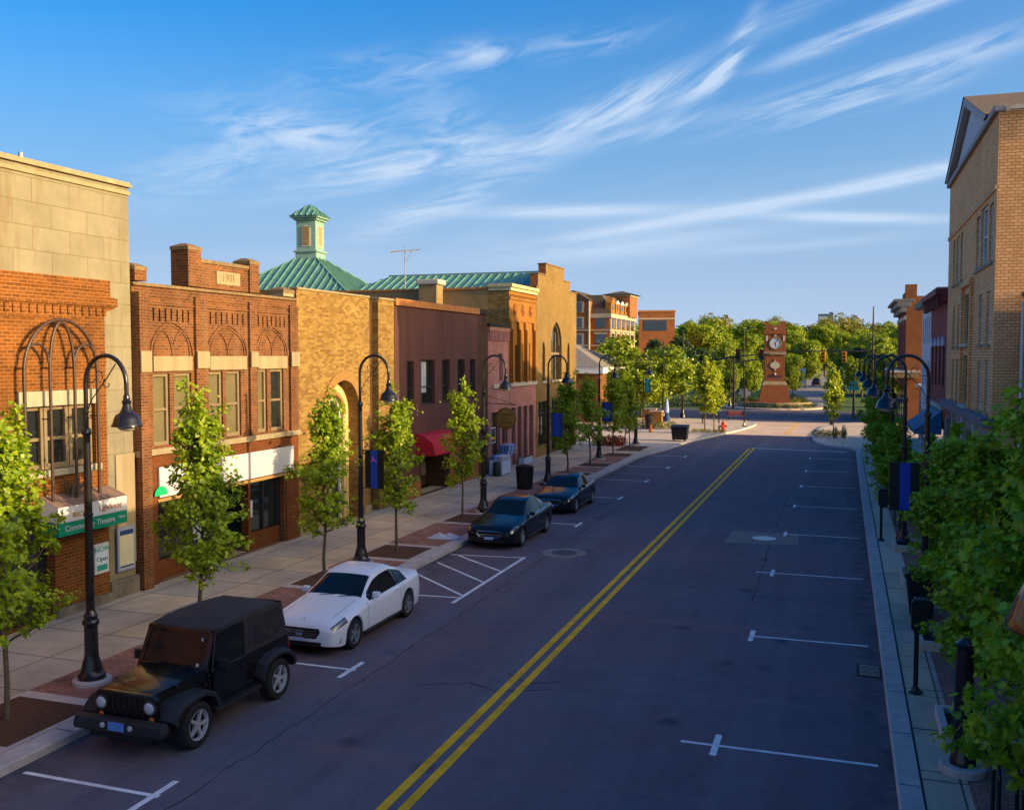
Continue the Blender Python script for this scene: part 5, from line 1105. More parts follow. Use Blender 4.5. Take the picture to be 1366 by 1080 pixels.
RT = [(2.3, 12.6, 1.05, 1.12, 0, .3, 'leafy maple at the right edge, nearest the viewer'), (2.32, 17.6, .98, .92, 1, 2.0, 'leafy maple in the kerbed planter by the parking meter'),
      (2.35, 22.8, .95, .84, 0, 4.0, 'leafy maple behind the black litter bin on the right'), (2.35, 28.6, .95, .72, 1, 5.2, 'leafy maple before the tall yellow brick building'),
      (1.9, 38.5, .85, .70, 0, 1.2, 'leafy maple beside the right lamp post with the banner'), (1.9, 46, .85, .74, 0, 2.8, 'leafy maple before the maroon building'),
      (1.9, 53.5, .95, .9, 1, 3.6, 'leafy maple before the white building'), (1.9, 61, .95, .95, 0, 5.0, 'leafy maple farthest along the right kerb'), (2.1, 67.5, .9, .9, 1, .9, 'leafy maple by the right pavement corner')]
for (X, y, s, sz, p, rz, lab) in RT: place(mr_[p], USED, X, y, s, rz, lab, .15, sz)
# kerbed planters under the right-hand trees
for i, y in enumerate((17.55, 22.9, 28.6, 34.0)):
    t = thing('tree_planter', ('white kerbed square planter by the black parking meter', 'white kerbed square planter behind the black litter bin', 'white kerbed square planter before the yellow brick building', 'white kerbed square planter farthest along the right kerb')[i], 'planter', (2.3, y, .15), 0, 'kerbed planters on the right')
    b = MB(); b.box(1.62, 1.74, y - .7, y + .7, .15, .36); b.box(2.9, 3.02, y - .7, y + .7, .15, .36); b.box(1.741, 2.899, y - .7, y - .58, .15, .36); b.box(1.741, 2.899, y + .58, y + .7, .15, .36); b.build('kerb', M['cream'] if i else mat('pale_kerb', (.5, .47, .46), .8, var=.12), t, bevel=.015); flat(MB(), 1.74, 2.9, y - .58, y + .58, .25).build('soil', M['soil'], t)
ymp = maple_thing('maple_tree', '', 55, 5.6, 1.15, 4200, .17, leafmat('bright_leaf', (.46, .50, .015), (.30, .38, .015)), 'sunlit maples at the crossing', low=.26)
xk, yk = -9.35, 80.9; place(ymp, USED, AT(941, 80.2)[0], AT(941, 80.2)[1], 1.08, .5, 'sunlit yellow green maple left of a pair on the plaza kerb', .15, 1.12)
place(ymp, USED, AT(953, 81.8)[0], AT(953, 81.8)[1], .97, 2.5, 'sunlit yellow green maple right of a pair beside the hydrant', .15, 1.0)
place(ymp, USED, AT(1112.5, 74.5)[0], AT(1112.5, 74.5)[1], .80, 4.0, 'slim sunlit maple in the kerb bed on the right of the crossing', .15, 1.0)

GB = 'broad trees beyond the crossing'
bt = [broad_thing('broad_tree', '', M['leaf_far'], GB, 71, 10.0, 4.6, 21000, .27), broad_thing('broad_tree', '', M['leaf_far'], GB, 72, 10.0, 4.0, 17000, .28, base=.12, nlobe=19), broad_thing('broad_tree', '', M['leaf_far'], GB, 73, 10.0, 3.6, 15000, .28, nlobe=20, base=.14)]
dk = [broad_thing('dark_tree', '', M['leaf_dark'], 'dark trees beyond the crossing', 81, 10.0, 3.7, 15000, .27, base=.08, conic=.35, nlobe=20)]
ol = [broad_thing('olive_tree', '', M['leaf_olive'], 'olive brown trees on the skyline', 91, 10.0, 4.4, 13000, .27, nlobe=18)]
def put(protos, k_, x, ytop, wpx, d, lab, rz=None, ybase=None, z=0):
    H_, W_ = HZ(ytop, d) - z, wpx * d / FPX; p = protos[k_]; rx = {'0': 4.6}.get('0'); X, Y = AT(x, d)
    nat = 9.6 if p in bt[:1] else 8.6
    place(p, USED, X, Y, W_ / nat, rz if rz is not None else (x * 1.7) % 6.28, lab, z, H_ / 10.3)
put(bt, 0, 856, 441, 138, 98, 'big round sunlit tree before the apartment block', 1.0)
put(bt, 1, 818, 455, 70, 106, 'round tree overlapping the apartment block, left of the biggest one')
put(bt, 2, 800, 470, 50, 96, 'small round tree beside the grey roofed house')
put(dk, 0, 905, 436, 62, 150, 'dark blue green tree before the flat roofed block')
put(dk, 0, 872, 440, 40, 160, 'dark conifer like tree left of the flat roofed block')
put(dk, 0, 930, 452, 50, 140, 'dark tree behind the pair of sunlit maples')
put(dk, 0, 1150, 452, 60, 150, 'dark tree behind the right traffic signal')
put(dk, 0, 1118, 480, 30, 118, 'dark tree between the signal pole and the slim maple')
put(dk, 0, 1063, 478, 36, 190, 'dark tree at the left verge of the far road')
rr = random.Random(4)
FAR = [  # column, top, width px, depth, kind
    (985, 440, 70, 168), (948, 432, 80, 200), (1018, 446, 60, 200), (1058, 438, 70, 215), (1075, 452, 46, 190), (1000, 470, 44, 135), (968, 474, 40, 130), (1058, 470, 36, 150),
    (925, 420, 70, 260), (965, 418, 84, 300), (1010, 424, 76, 280), (1045, 424, 70, 300), (1072, 428, 64, 330), (1100, 432, 60, 300), (1128, 436, 54, 250), (1180, 424, 84, 170), (1208, 430, 50, 150), (1150, 432, 60, 260), (1165, 440, 56, 200), (1135, 456, 50, 170),
    (905, 428, 50, 280), (885, 432, 44, 260), (1190, 450, 40, 135), (1140, 470, 36, 140), (1225, 440, 60, 190), (860, 440, 60, 300), (830, 436, 60, 320)]
wh = ('behind the clock tower', 'left of the clock tower, in the second row', 'rising behind the clock tower crown', 'over the far road', 'right of the clock tower', 'low and close behind the left signals', 'low behind the signal arm', 'by the far road sign',
      'on the skyline above the pair of maples', 'on the skyline, tallest left of the clock tower', 'on the skyline behind the clock tower', 'on the skyline right of the clock tower', 'on the skyline left of the grey block', 'on the skyline under the grey block', 'above the signal heads', 'tall and bright beside the corner building', 'touching the corner building', 'above the right signal pole', 'behind the right signal pole', 'between the two amber signals and the pole',
      'right of the flat roofed block', 'just behind the flat roofed block', 'before the low far shed', 'behind the lamp heads on the right', 'hidden behind the corner building', 'far behind the round tree', 'far behind the apartment block')
for i, (x, yt, w_, d) in enumerate(FAR): put(bt, i % 3, x, yt, w_, d, 'broad yellow green tree ' + wh[i])
for i, (x, yt, w_, d, l) in enumerate(((1122, 416, 74, 360, 'right of the grey block'), (1100, 424, 60, 340, 'just below the grey block'), (952, 416, 60, 380, 'left above the pair of maples'), (1030, 420, 56, 370, 'behind the clock tower crown'), (1165, 428, 60, 320, 'by the right pole'))): put(ol, 0, x, yt, w_, d, 'olive brown thin tree on the skyline ' + l)
for i, (X, Y, s, l) in enumerate(((5.5, 128, .95, 'first'), (4.5, 141, .8, 'second'), (5.5, 157, 1.0, 'third'), (5.0, 178, .95, 'fourth'), (5.0, 205, 1.1, 'fifth'), (4.5, 240, 1.1, 'sixth'))): place(bt[i % 3], USED, X, Y, s * .75, i * 1.3, 'broad tree on the right verge of the far road, %s beyond the crossing' % l, 0, s)
# the wood that closes the horizon: one mass
r = random.Random(9); lv = Leaves(r, DIAMOND)
for i in range(760):
    d = r.uniform(380, 760); x = r.uniform(560, 1420); X, Y = AT(x, d); h = HZ(r.uniform(430, 442), d) * r.uniform(.72, 1.0); rad = r.uniform(4, 7)
    for k_ in range(26):
        v = rv(r).normalized(); p = Vector((X, Y, h - rad * .9)) + Vector((v.x * rad, v.y * rad, v.z * rad * .95)); lv.leaf(p, v * .7 + Vector((0, 0, .4)) + rv(r, .3), r.uniform(1.6, 3.0))
    for k_ in range(4): lv.leaf(Vector((X + r.uniform(-4, 4), Y + r.uniform(-4, 4), r.uniform(0, h * .6))), rv(r), 4)
me = lv.mesh('far_woods', M['leaf_far']); o = bpy.data.objects.new('far_woods', me); C.objects.link(o); tag(o, kind='stuff')
# shrubs: each one a clump of small leaves on a few stems
def make_shrub(seed, m, h=.7, w=.6, n=420, size=.10):
    r = random.Random(seed); lv = Leaves(r, OVAL); st = MB()
    for i in range(9):
        a = r.uniform(0, 6.28); e = Vector((math.cos(a) * w * .6 * r.random(), math.sin(a) * w * .6 * r.random(), h * r.uniform(.6, .95))); st.tube([(0, 0, 0), e * .5, e], [.012, .009, .004], 4)
    for i in range(n):
        v = rv(r).normalized() * r.uniform(.55, 1.05); p = Vector((v.x * w, v.y * w, max(.03, h * .5 + v.z * h * .5))); lv.leaf(p, v + Vector((0, 0, .5)) + rv(r, .4), size * r.uniform(.6, 1.3))
    t = thing('shrub', '', 'shrub'); st.build('stem', M['bark'], t, local=True); meshob('foliage', lv.mesh('foliage', m), t); return t
sh_y = make_shrub(1, M['leaf_shrub']); sh_g = make_shrub(2, M['leaf_dark']); sh_r = make_shrub(3, M['flower_red'], .4, .5)
def shrubs(proto, pts, lab, grp):
    for (x, y, z, s, sz) in pts:
        o = place(proto, USED, x, y, s, (x * 3 + y) % 6.28, lab, z, sz); o['group'] = grp
TX, TY = AT(1033, 121)
shrubs(sh_y, [(TX + 3.6 * math.cos(a), TY + 3.6 * math.sin(a), .45, 1.2, 1.3) for a in (-.2, .35, -.75, 3.5, 3.0, 2.5, 1.2, 1.9)], 'golden shrub in the raised bed of the clock tower', 'golden shrubs round the clock tower')
shrubs(sh_g, [(TX + 5.0 * math.cos(a), TY + 5.0 * math.sin(a), .15, 1.1, .8) for a in (-2.2, -1.95, -1.7, -1.45, -1.2, -.95, -.6, -.3)], 'low dark shrub at the foot of the clock tower planter wall', 'dark shrubs before the planter wall')
shrubs(sh_r, [(TX + 3.7 * math.cos(a), TY + 3.7 * math.sin(a), .45, 1.0, 1.0) for a in (-2.6, -2.35, -2.1, -1.85, -1.6, -1.35, -1.1)], 'red flowering plant in the clock tower bed', 'red flowers in the clock tower bed')
bx_, by_ = AT(1103, 75)
shrubs(sh_y, [(bx_ - .75 + .5 * i, by_ + .25 * (i % 2), .15, .62, .9) for i in range(5)], 'golden shrub in the kerb bed on the right of the crossing', 'golden shrubs in the kerb bed')
cx_, cy2 = AT(1121, 73.5)
shrubs(sh_g, [(cx_ - .3, cy2, .15, .35, 1.5), (cx_ + .35, cy2 + .2, .15, .38, 1.6)], 'small upright dark evergreen in the right kerb bed', 'upright evergreens in the kerb bed')
gx, gy_ = AT(846, 84)
shrubs(sh_y, [(gx + .8 * i, gy_ + .5 * (i % 3), .15, 1.0, 1.0) for i in range(5)], 'golden shrub in the plaza bed behind the corner lamp post', 'golden shrubs in the plaza bed')
hx2, hy2 = AT(941, 79.6)
shrubs(sh_y, [(hx2 - .8 + .55 * i, hy2 + .2 * (i % 2), .15, .55, .45) for i in range(5)], 'low dry shrub at the foot of the pair of sunlit maples', 'low shrubs under the paired maples')
fx, fy = AT(800, 68)
shrubs(sh_r, [(fx + .7 * i, fy + .3 * (i % 2), .15, 1.2, 1.9) for i in range(3)], 'red leaved bush on the plaza behind the left street trees', 'red bushes on the plaza')
x9, y9 = AT(1192, 118)
for i, (x, d, s) in enumerate(((955, 128, 2.2), (968, 131, 2.0), (981, 134, 2.4), (1062, 135, 2.0), (930, 126, 2.2), (1108, 133, 2.0), (880, 122, 2.0), (905, 123, 2.1))):
    X, Y = AT(x, d); shrubs(sh_g, [(X, Y, 0, s, 1.8)], 'dark hedge bush along the far side of the cross street', 'hedge bushes across the street')

# ================================================================== STREET LAMPS (arm toward local +X)
def bell(mb, c, s=1.0):
    mb.lathe([(.045, .60), (.06, .56), (.06, .50), (.085, .48), (.085, .44), (.07, .42), (.095, .33), (.12, .28), (.13, .26), (.20, .22), (.24, .14), (.262, .06), (.285, .02), (.285, 0), (.25, .0), (.22, .08), (.15, .18), (.05, .22)], c, 24); return mb
def make_lamp(H=6.5):
    t = thing('street_lamp', '', 'street lamp', (0, 0, .15)); m = M['black_iron']
    MB().lathe([(.36, -.01), (.36, .07), (.33, .09)], (0, 0, 0), 24).build('footing', M['kerb'], t, local=True)
    b = MB(); b.lathe([(.26, .09), (.26, .16), (.22, .20), (.20, .28), (.165, .42), (.14, .50), (.13, .58), (.125, 1.12), (.15, 1.14), (.16, 1.18), (.15, 1.22), (.125, 1.25), (.13, 1.32), (.105, 1.36), (.085, 1.42)], (0, 0, 0), 16); b.build('base', m, t, local=True, smooth=35)
    hh = H - .15; ax = .96; ra = ax / 2; zs = hh - ra * 1.12
    p = MB(); p.tube([(0, 0, 1.40), (0, 0, 3.3), (0, 0, 4.85)], [.082, .074, .066], 14); p.lathe([(.07, 0), (.09, .02), (.09, .10), (.06, .14)], (0, 0, 4.82), 14); p.lathe([(.075, 0), (.088, .02), (.088, .06), (.07, .08)], (0, 0, 3.25), 14); p.build('pole', m, t, local=True, smooth=40)
    a = MB(); P_ = [(0, 0, 4.9), (0, 0, zs - .2)] + [(ra - ra * math.cos(q * math.pi / 16), 0, zs + ra * 1.12 * math.sin(q * math.pi / 16)) for q in range(17)] + [(ax, 0, zs - .25)]
    a.tube(P_, .042, 12); am = a.build('arm', m, t, local=True, smooth=60)
    s = MB()                                   # scroll work under the bend
    def spiral(cx, cz, r0, t0, n, sg): return [(cx + (r0 * (1 - .75 * i / n)) * math.cos(t0 + sg * 4.6 * i / n), 0, cz + (r0 * (1 - .75 * i / n)) * math.sin(t0 + sg * 4.6 * i / n)) for i in range(n + 1)]
    s.tube([(.02, 0, zs - .55), (.16, 0, zs - .28), (.34, 0, zs - .08), (.52, 0, zs + .12), (.72, 0, zs + .38)], .011, 6)
    s.tube(spiral(.10, zs - .62, .09, 1.2, 14, 1), .009, 5); s.tube(spiral(.52, zs + .0, .11, 2.2, 14, 1), .009, 5); s.tube(spiral(.30, zs + .16, .12, -.6, 14, 1), .009, 5); s.tube([(.03, 0, zs + .05), (.16, 0, zs + .02), (.25, 0, zs + .1)], .009, 5); s.build('scroll', m, am, local=True)
    sh = bell(MB(), (ax, 0, zs - .80)); so = sh.build('lamp_shade', M['lamp_enamel'], t, local=True, smooth=40)
    MB().lathe([(.02, -.09), (.12, -.07), (.2, .0), (.21, .05), (.1, .12)], (ax, 0, zs - .80), 16).build('lens', mat('lamp_lens', (.55, .52, .45), .15, spec=.6), so, local=True, smooth=60)
    return t
lamp = make_lamp()
LMP = [(123, 'black curved street lamp before the stone building, nearest on the left', -13.75), (482, 'black curved street lamp with the blue and black banner, before the arched portal', -13.8), (645, 'black curved street lamp before the pink brick shop', -13.75), (731, 'black curved street lamp behind the second black sedan', -13.8), (799, 'black curved street lamp between young maples, past the stepped gable', -14.1), (848, 'black curved street lamp at the left pavement corner', -13.9)]
GLM = 'curved street lamps along the left pavement'
for i, (c, lab, X) in enumerate(LMP):
    o = lamp if i == 0 else copy_tree(lamp); o.location = (X, colX(c, X), .15); o['label'] = lab; o['group'] = GLM
RLM = [(2.02, 5.25, 'black curved street lamp whose bell shade enters at the right edge'), (2.0, None, 'black curved street lamp standing clear of the trees on the right'), (1.95, 34.5, 'black curved street lamp second along the right kerb, head before the maroon wall'), (1.95, 43.5, 'black curved street lamp third along the right kerb'), (1.95, 53.5, 'black curved street lamp fourth along the right kerb'), (1.9, 66, 'black curved street lamp farthest along the right kerb')]
for (X, y, lab) in RLM:
    o = copy_tree(lamp); y = y if y else colX(1232, X); o.location = (X, y, .15); o.rotation_euler = (0, 0, math.pi); o['label'] = lab; o['group'] = 'curved street lamps along the right pavement'
RLY = colX(1232, 2.0)
def banner(x, y, d, lab, m1, m2, pink=False, w=.62, h=1.15, z=2.5):
    t = thing('street_banner', lab, 'banner', (x, y, z))
    a, b = (x + d * .16, x + d * (.16 + w)); MB().box(a, b, y - .006, y + .006, z, z + h).build('cloth', m1, t)
    q = (b - a); MB().box(a + q * .3, a + q * .66, y - .0095, y - .0062, z + .005, z + h - .005).box(a + q * .3, a + q * .66, y + .0062, y + .0095, z + .005, z + h - .005).build('stripe', m2, t)
    MB().tube([(x + d * .07, y, z + h), (b + d * .03, y, z + h)], .014, 6).build('rod', M['black_iron'], t); MB().tube([(x + d * .07, y, z), (b + d * .03, y, z)], .012, 6).build('rod', M['black_iron'], t)
    if pink: g = MB(); g.tube([(a + q * .3, y - .012, z + h * .70), (a + q * .45, y - .012, z + h * .74), (a + q * .62, y - .012, z + h * .70)], .016, 5).tube([(a + q * .44, y - .013, z + h * .72), (a + q * .40, y - .013, z + h * .84)], .012, 5); g.build('emblem', M['pink'], t)
    return t
yb_ = colX(482, -13.8); banner(-13.8, yb_, 1, 'blue striped black banner on the lamp post before the arched portal', M['plastic_black'], M['blue'], True)
yb_ = colX(731, -13.8); banner(-13.8, yb_, 1, 'blue banner on the lamp post behind the second black sedan', M['navy'], M['blue'], w=.6)
yb_ = colX(799, -14.1); banner(-14.1, yb_, 1, 'blue banner on the lamp post among the young maples', M['navy'], M['blue'], w=.66)
yb_ = colX(848, -13.9); banner(AT(861, 84)[0] - .2, AT(861, 84)[1], 1, 'teal banner on the thin post behind the left corner lamp', M['teal'], M['sign_teal'], w=.5, z=3.3)
banner(2.0, RLY, -1, 'blue striped black banner on the right hand lamp post above the trees', M['plastic_black'], M['blue'], w=.7, h=1.2, z=2.6)
x_, y_ = AT(861, 84); t = thing('banner_post', 'thin twin black post carrying the teal banner on the plaza', 'post', (x_ - .2, y_, .15)); MB().tube([(x_ - .2, y_, .15), (x_ - .2, y_, 4.7)], .05, 8).build('pole', M['black_iron'], t); MB().tube([(x_ - .75, y_, .15), (x_ - .75, y_, 3.0)], .05, 8).build('side_pole', M['black_iron'], t)

# ================================================================== STREET FURNITURE
def meter(x, y, lab):
    t = thing('parking_meter', lab, 'parking meter', (x, y, .15), 0, 'pay posts on the right kerb'); MB().lathe([(.13, 0), (.13, .03), (.08, .05), (.06, .1)], (x, y, .15), 12).build('base', M['black_iron'], t); MB().tube([(x, y, .2), (x, y, 1.35)], .045, 10).build('post', M['black_iron'], t, smooth=60)
    h = MB(); h.box(x - .06, x + .20, y - .12, y + .12, 1.30, 1.95); h.box(x - .10, x - .061, y - .09, y + .09, 1.36, 1.9); h.build('head', M['plastic_black'], t, bevel=.03)
meter(1.38, 19.4, 'black parking pay post beside the kerbed planter'); meter(1.30, 35.2, 'black parking pay post farther along the right kerb')
def litter_bin(x, y, lab, r_=.33, h=1.0, c=None):
    t = thing('litter_bin', lab, 'litter bin', (x, y, .15)); b = MB(); b.lathe([(r_ * .82, .0), (r_ * .86, .04), (r_, h * .86), (r_ * 1.08, h * .88), (r_ * 1.08, h * .93), (r_ * .95, h * .94), (r_ * .9, h * .6), (r_ * .3, h * .55)], (x, y, .15), 20)
    for i in range(20):
        a = 2 * math.pi * i / 20; b.tube([(x + r_ * .88 * math.cos(a), y + r_ * .88 * math.sin(a), .19), (x + r_ * 1.03 * math.cos(a), y + r_ * 1.03 * math.sin(a), .15 + h * .87)], .014, 4)
    b.build('body', c or M['plastic_black'], t, smooth=40); l = MB(); l.lathe([(r_ * 1.0, h * .94), (r_ * 1.02, h * .97), (r_ * .8, h * 1.0), (r_ * .5, h * 1.0), (r_ * .5, h * .95)], (x, y, .15), 20); l.build('lid', c or M['plastic_black'], t, smooth=40)
p_ = G(706, 662, .15); litter_bin(-14.3, 43.4, 'round black litter bin on the left pavement behind the first black sedan', .40, 1.15)
x_, y_ = AT(867, 83); litter_bin(x_, y_, 'brown litter bin on the plaza near the orange cone', .36, 1.3, mat('brown_bin', (.05, .035, .03), .6))
t = thing('wheelie_bin', 'black flared square litter bin under the leafy maple on the right', 'litter bin', (1.9, 25.2, .15))
b = MB(); b.add([(1.62, 24.95, .2), (2.12, 24.95, .2), (2.12, 25.45, .2), (1.62, 25.45, .2), (1.52, 24.85, 1.15), (2.22, 24.85, 1.15), (2.22, 25.55, 1.15), (1.52, 25.55, 1.15)], [(0, 1, 5, 4), (1, 2, 6, 5), (2, 3, 7, 6), (3, 0, 4, 7), (3, 2, 1, 0)]); b.build('body', M['plastic_black'], t); l = MB(); l.box(1.46, 2.28, 24.79, 25.61, 1.151, 1.26); l.box(1.6, 2.14, 24.93, 25.47, 1.261, 1.32); l.build('lid', M['plastic_black'], t, bevel=.03); f = MB(); f.box(1.66, 2.08, 24.99, 25.41, .15, .199); f.build('foot', M['plastic_black'], t)
t = thing('stub_post', 'thick black post on a round concrete footing below the nearest right maple', 'post', (1.82, 15.9, .15))
MB().lathe([(.34, 0), (.34, .10), (.31, .12)], (1.82, 15.9, .15), 24).build('footing', M['kerb'], t); MB().lathe([(.19, .12), (.19, .2), (.16, .26), (.15, .5), (.13, 1.6), (.12, 1.9), (.14, 1.93), (.14, 1.98), (.05, 2.05)], (1.82, 15.9, .15), 16).build('pole', M['black_iron'], t, smooth=35)
t = thing('bike_rack', 'black steel loop bicycle rack at the bottom right corner', 'bike rack', (2.1, 14.4, .15)); b = MB()
for k_ in range(3): xx = 2.05 + k_ * .3; b.tube([(xx, 14.0, .15), (xx, 14.0, .85)] + [(xx, 14.25 - .25 * math.cos(q * math.pi / 8), .85 + .2 * math.sin(q * math.pi / 8)) for q in range(9)] + [(xx, 14.5, .85), (xx, 14.5, .15)], .028, 8)
b.build('loops', M['black_iron'], t, smooth=60); MB().box(1.95, 2.8, 13.96, 14.04, .15, .18).box(1.95, 2.8, 14.46, 14.54, .15, .18).build('rail', M['black_iron'], t)
def bench(x, y, rz, lab, m):
    t = thing('park_bench', lab, 'bench', (x, y, .15), rz)
    for nm, z, yy in (('seat', .45, 0),):
        s = MB(); [s.box(-.9, .9, -.22 + i * .11, -.13 + i * .11, .43, .46) for i in range(4)]; s.build('seat', m, t, local=True)
        s = MB(); [s.box(-.9, .9, .24, .27, .55 + i * .12, .64 + i * .12) for i in range(3)]; s.build('backrest', m, t, local=True)
    for sx_ in (-.75, .75): l = MB(); l.box(sx_ - .03, sx_ + .03, -.22, -.17, 0, .43).box(sx_ - .03, sx_ + .03, .18, .24, 0, .9).box(sx_ - .03, sx_ + .03, -.17, .18, .38, .428); l.build('leg', M['black_iron'], t, local=True)
x_, y_ = AT(992, 101); bench(x_, 96.3, R(10), 'red brown bench at the plaza corner left of the clock tower', mat('red_brown_wood', (.20, .05, .03), .6))
bench(2.9, 31.2, R(-90), 'black bench between the right hand trees', M['dark_metal']); bench(AT(945, 88)[0], AT(945, 88)[1] + 2, R(180), 'dark bench on the plaza behind the paired maples', M['dark_metal'])
t = thing('storm_drain', 'dark iron storm drain grate in the right gutter', 'drain', (.62, 20.9, 0)); g = MB(); g.box(.36, .84, 20.5, 21.3, .001, .010); g.build('frame', M['joint'], t); g = MB(); [g.box(.40, .80, 20.56 + i * .09, 20.60 + i * .09, .0101, .02) for i in range(8)]; g.build('grate', M['black_iron'], t)
# fire hydrant
x_, y_ = AT(965.5, 80.4); t = thing('fire_hydrant', 'red fire hydrant on the plaza kerb beside the paired maples', 'fire hydrant', (x_, y_, .15))
MB().lathe([(.22, 0), (.22, .05), (.15, .07), (.14, .55), (.17, .57), (.17, .62), (.15, .65), (.13, .76), (.06, .84), (.05, .92), (.03, .93)], (x_, y_, .15), 16).build('barrel', M['red'], t, smooth=40)
for a_ in (0, 2.1, 4.2): h = MB(); h.lathe([(.075, 0), (.075, .22), (.09, .22), (.09, .28), (.04, .29)], (x_, y_, .60), 10, M=Matrix.Rotation(a_, 4, 'Z') @ Matrix.Rotation(R(90), 4, 'Y')); h.build('nozzle', M['red'], t)
x_, y_ = AT(960, 80.5); t = thing('kerb_bollard', 'short dull post beside the red fire hydrant', 'bollard', (x_, y_, .15)); MB().lathe([(.09, 0), (.09, .4), (.11, .42), (.1, .5), (.03, .52)], (x_, y_, .15), 10).build('post', M['galv'], t)
# dumpster
p_ = G(907, 588, .15); x_, y_ = p_.x, p_.y; t = thing('wheeled_dumpster', 'black square wheeled dumpster on the plaza kerb', 'dumpster', (x_, y_, .15))
b = MB(); b.add([(x_ - .52, y_ - .4, .28), (x_ + .52, y_ - .4, .28), (x_ + .52, y_ + .45, .28), (x_ - .52, y_ + .45, .28), (x_ - .6, y_ - .48, 1.2), (x_ + .6, y_ - .48, 1.2), (x_ + .6, y_ + .5, 1.2), (x_ - .6, y_ + .5, 1.2)], [(0, 1, 5, 4), (1, 2, 6, 5), (2, 3, 7, 6), (3, 0, 4, 7), (3, 2, 1, 0)])
b.box(x_ - .64, x_ + .64, y_ - .53, y_ + .54, 1.14, 1.20); b.build('body', M['plastic_black'], t, bevel=.02); MB().prism([(y_ - .55, 1.21), (y_ + .55, 1.21), (y_ + .5, 1.36), (y_ - .2, 1.34)], 'x', x_ - .63, x_ + .63).build('lid', M['plastic_black'], t, bevel=.02)
for sx_ in (-.4, .4): MB().lathe([(.11, -.04), (.11, .04)], (x_ + sx_, y_ - .3, .26), 12, M=Matrix.Rotation(R(90), 4, 'Y')).build('wheel', M['plastic_black'], t)
# diamond sign seen from behind
x_, y_ = AT(993.5, 86.5); t = thing('warning_sign', 'grey back of a diamond road sign at the plaza corner', 'road sign', (x_, y_, .15)); zt_ = HZ(516, 86.5); MB().lathe([(.22, 0), (.22, .04), (.10, .10), (.06, .3)], (x_, y_, .15), 12).build('base', M['black_iron'], t); MB().tube([(x_, y_, .2), (x_, y_, zt_ + .1)], .06, 8).build('pole', M['black_iron'], t)
MB().prism([(x_ - .58, zt_ - .55), (x_, zt_ - 1.1), (x_ + .58, zt_ - .55), (x_, zt_)], 'y', y_ + .065, y_ + .085).build('plate', M['galv'], t)
# parasol, cone, planter boxes on the plaza
x_, y_ = AT(890, 93); t = thing('closed_parasol', 'closed pale blue parasol with dark weighted stand on the plaza', 'parasol', (x_, y_, .15)); MB().tube([(x_, y_, .15), (x_, y_, 2.3)], .03, 6).build('pole', M['black_iron'], t); MB().lathe([(.34, 0), (.34, .35), (.22, .6), (.22, .75), (.05, .8)], (x_, y_, .15), 12).build('stand', M['navy'], t); MB().lathe([(.02, 2.2), (.10, 2.0), (.17, 1.5), (.21, .9), (.16, .82), (.05, .85)], (x_, y_, .15), 8).build('canopy', mat('pale_blue_cloth', (.30, .42, .68), .8, var=.2), t)
x_, y_ = AT(868.5, 80); t = thing('traffic_cone', 'small orange traffic cone near the brown bin', 'traffic cone', (x_, y_, .15)); mo = mat('orange_plastic', (.75, .16, .02), .5); MB().lathe([(.17, .03), (.05, .62), (.04, .64)], (x_, y_, .15), 14).build('cone', mo, t, smooth=60); MB().box(x_ - .21, x_ + .21, y_ - .21, y_ + .21, .15, .18).build('base', mo, t)
for i, (cx3, dd) in enumerate(((876, 90), (868, 94))):
    x_, y_ = AT(cx3, dd); t = thing('planter_box', ('yellow stone planter box beside the brown bin', 'yellow stone planter box behind the first')[i], 'planter', (x_, y_, .15)); MB().box(x_ - .55, x_ + .55, y_ - .3, y_ + .3, .15, 1.25).build('box', M['brick_ornate'], t, bevel=.02); MB().box(x_ - .6, x_ + .6, y_ - .36, y_ + .36, 1.251, 1.35).build('rim', M['cream'], t)
# round hanging shop sign
X_, Y_ = -16.75, PX(675, 558, -16.75).y; zc_ = PX(675, 558, -16.75).z; t = thing('round_shop_sign', 'round carved wooden sign hanging before the pink brick shop', 'shop sign', (X_, Y_, zc_))
MB().lathe([(.55, -.03), (.58, -.02), (.58, .02), (.55, .03)], (X_, Y_, zc_), 36, M=Matrix.Rotation(R(90), 4, 'X')).build('board', M['wood_sign'], t, smooth=40)
w_ = MB(); w_.lathe([(.55, .0), (.52, .005), (.515, .0)], (X_, Y_ - .031, zc_), 36, M=Matrix.Rotation(R(90), 4, 'X'), cap=False); w_.build('carved_rim', M['wood_dark'], t)
text('THE CONFECTIONARY', .13, 'lettering', M['wood_dark'], t, (X_, Y_ - .034, zc_ + .2), FACE_US, .003, sx=.62); text('ANTIQUES', .16, 'lettering', M['wood_dark'], t, (X_, Y_ - .034, zc_ - .24), FACE_US, .003, sx=.9)
g = MB(); g.tube([(X_ - .25, Y_ - .034, zc_ - .1), (X_ - .1, Y_ - .034, zc_ + .06), (X_, Y_ - .034, zc_ - .02), (X_ + .1, Y_ - .034, zc_ + .08), (X_ + .25, Y_ - .034, zc_ - .1)], .014, 4); g.build('carving', M['wood_dark'], t)
g = MB(); g.tube([(-18, Y_, zc_ + .80), (X_ + .6, Y_, zc_ + .72)], .022, 6); g.tube([(-18, Y_, zc_ + 1.25), (X_ + .5, Y_, zc_ + .74)], .012, 5)
for q in (-.35, .35): g.tube([(X_ + q, Y_, zc_ + .72), (X_ + q, Y_, zc_ + .45)], .008, 4)
g.build('bracket', M['black_iron'], t)
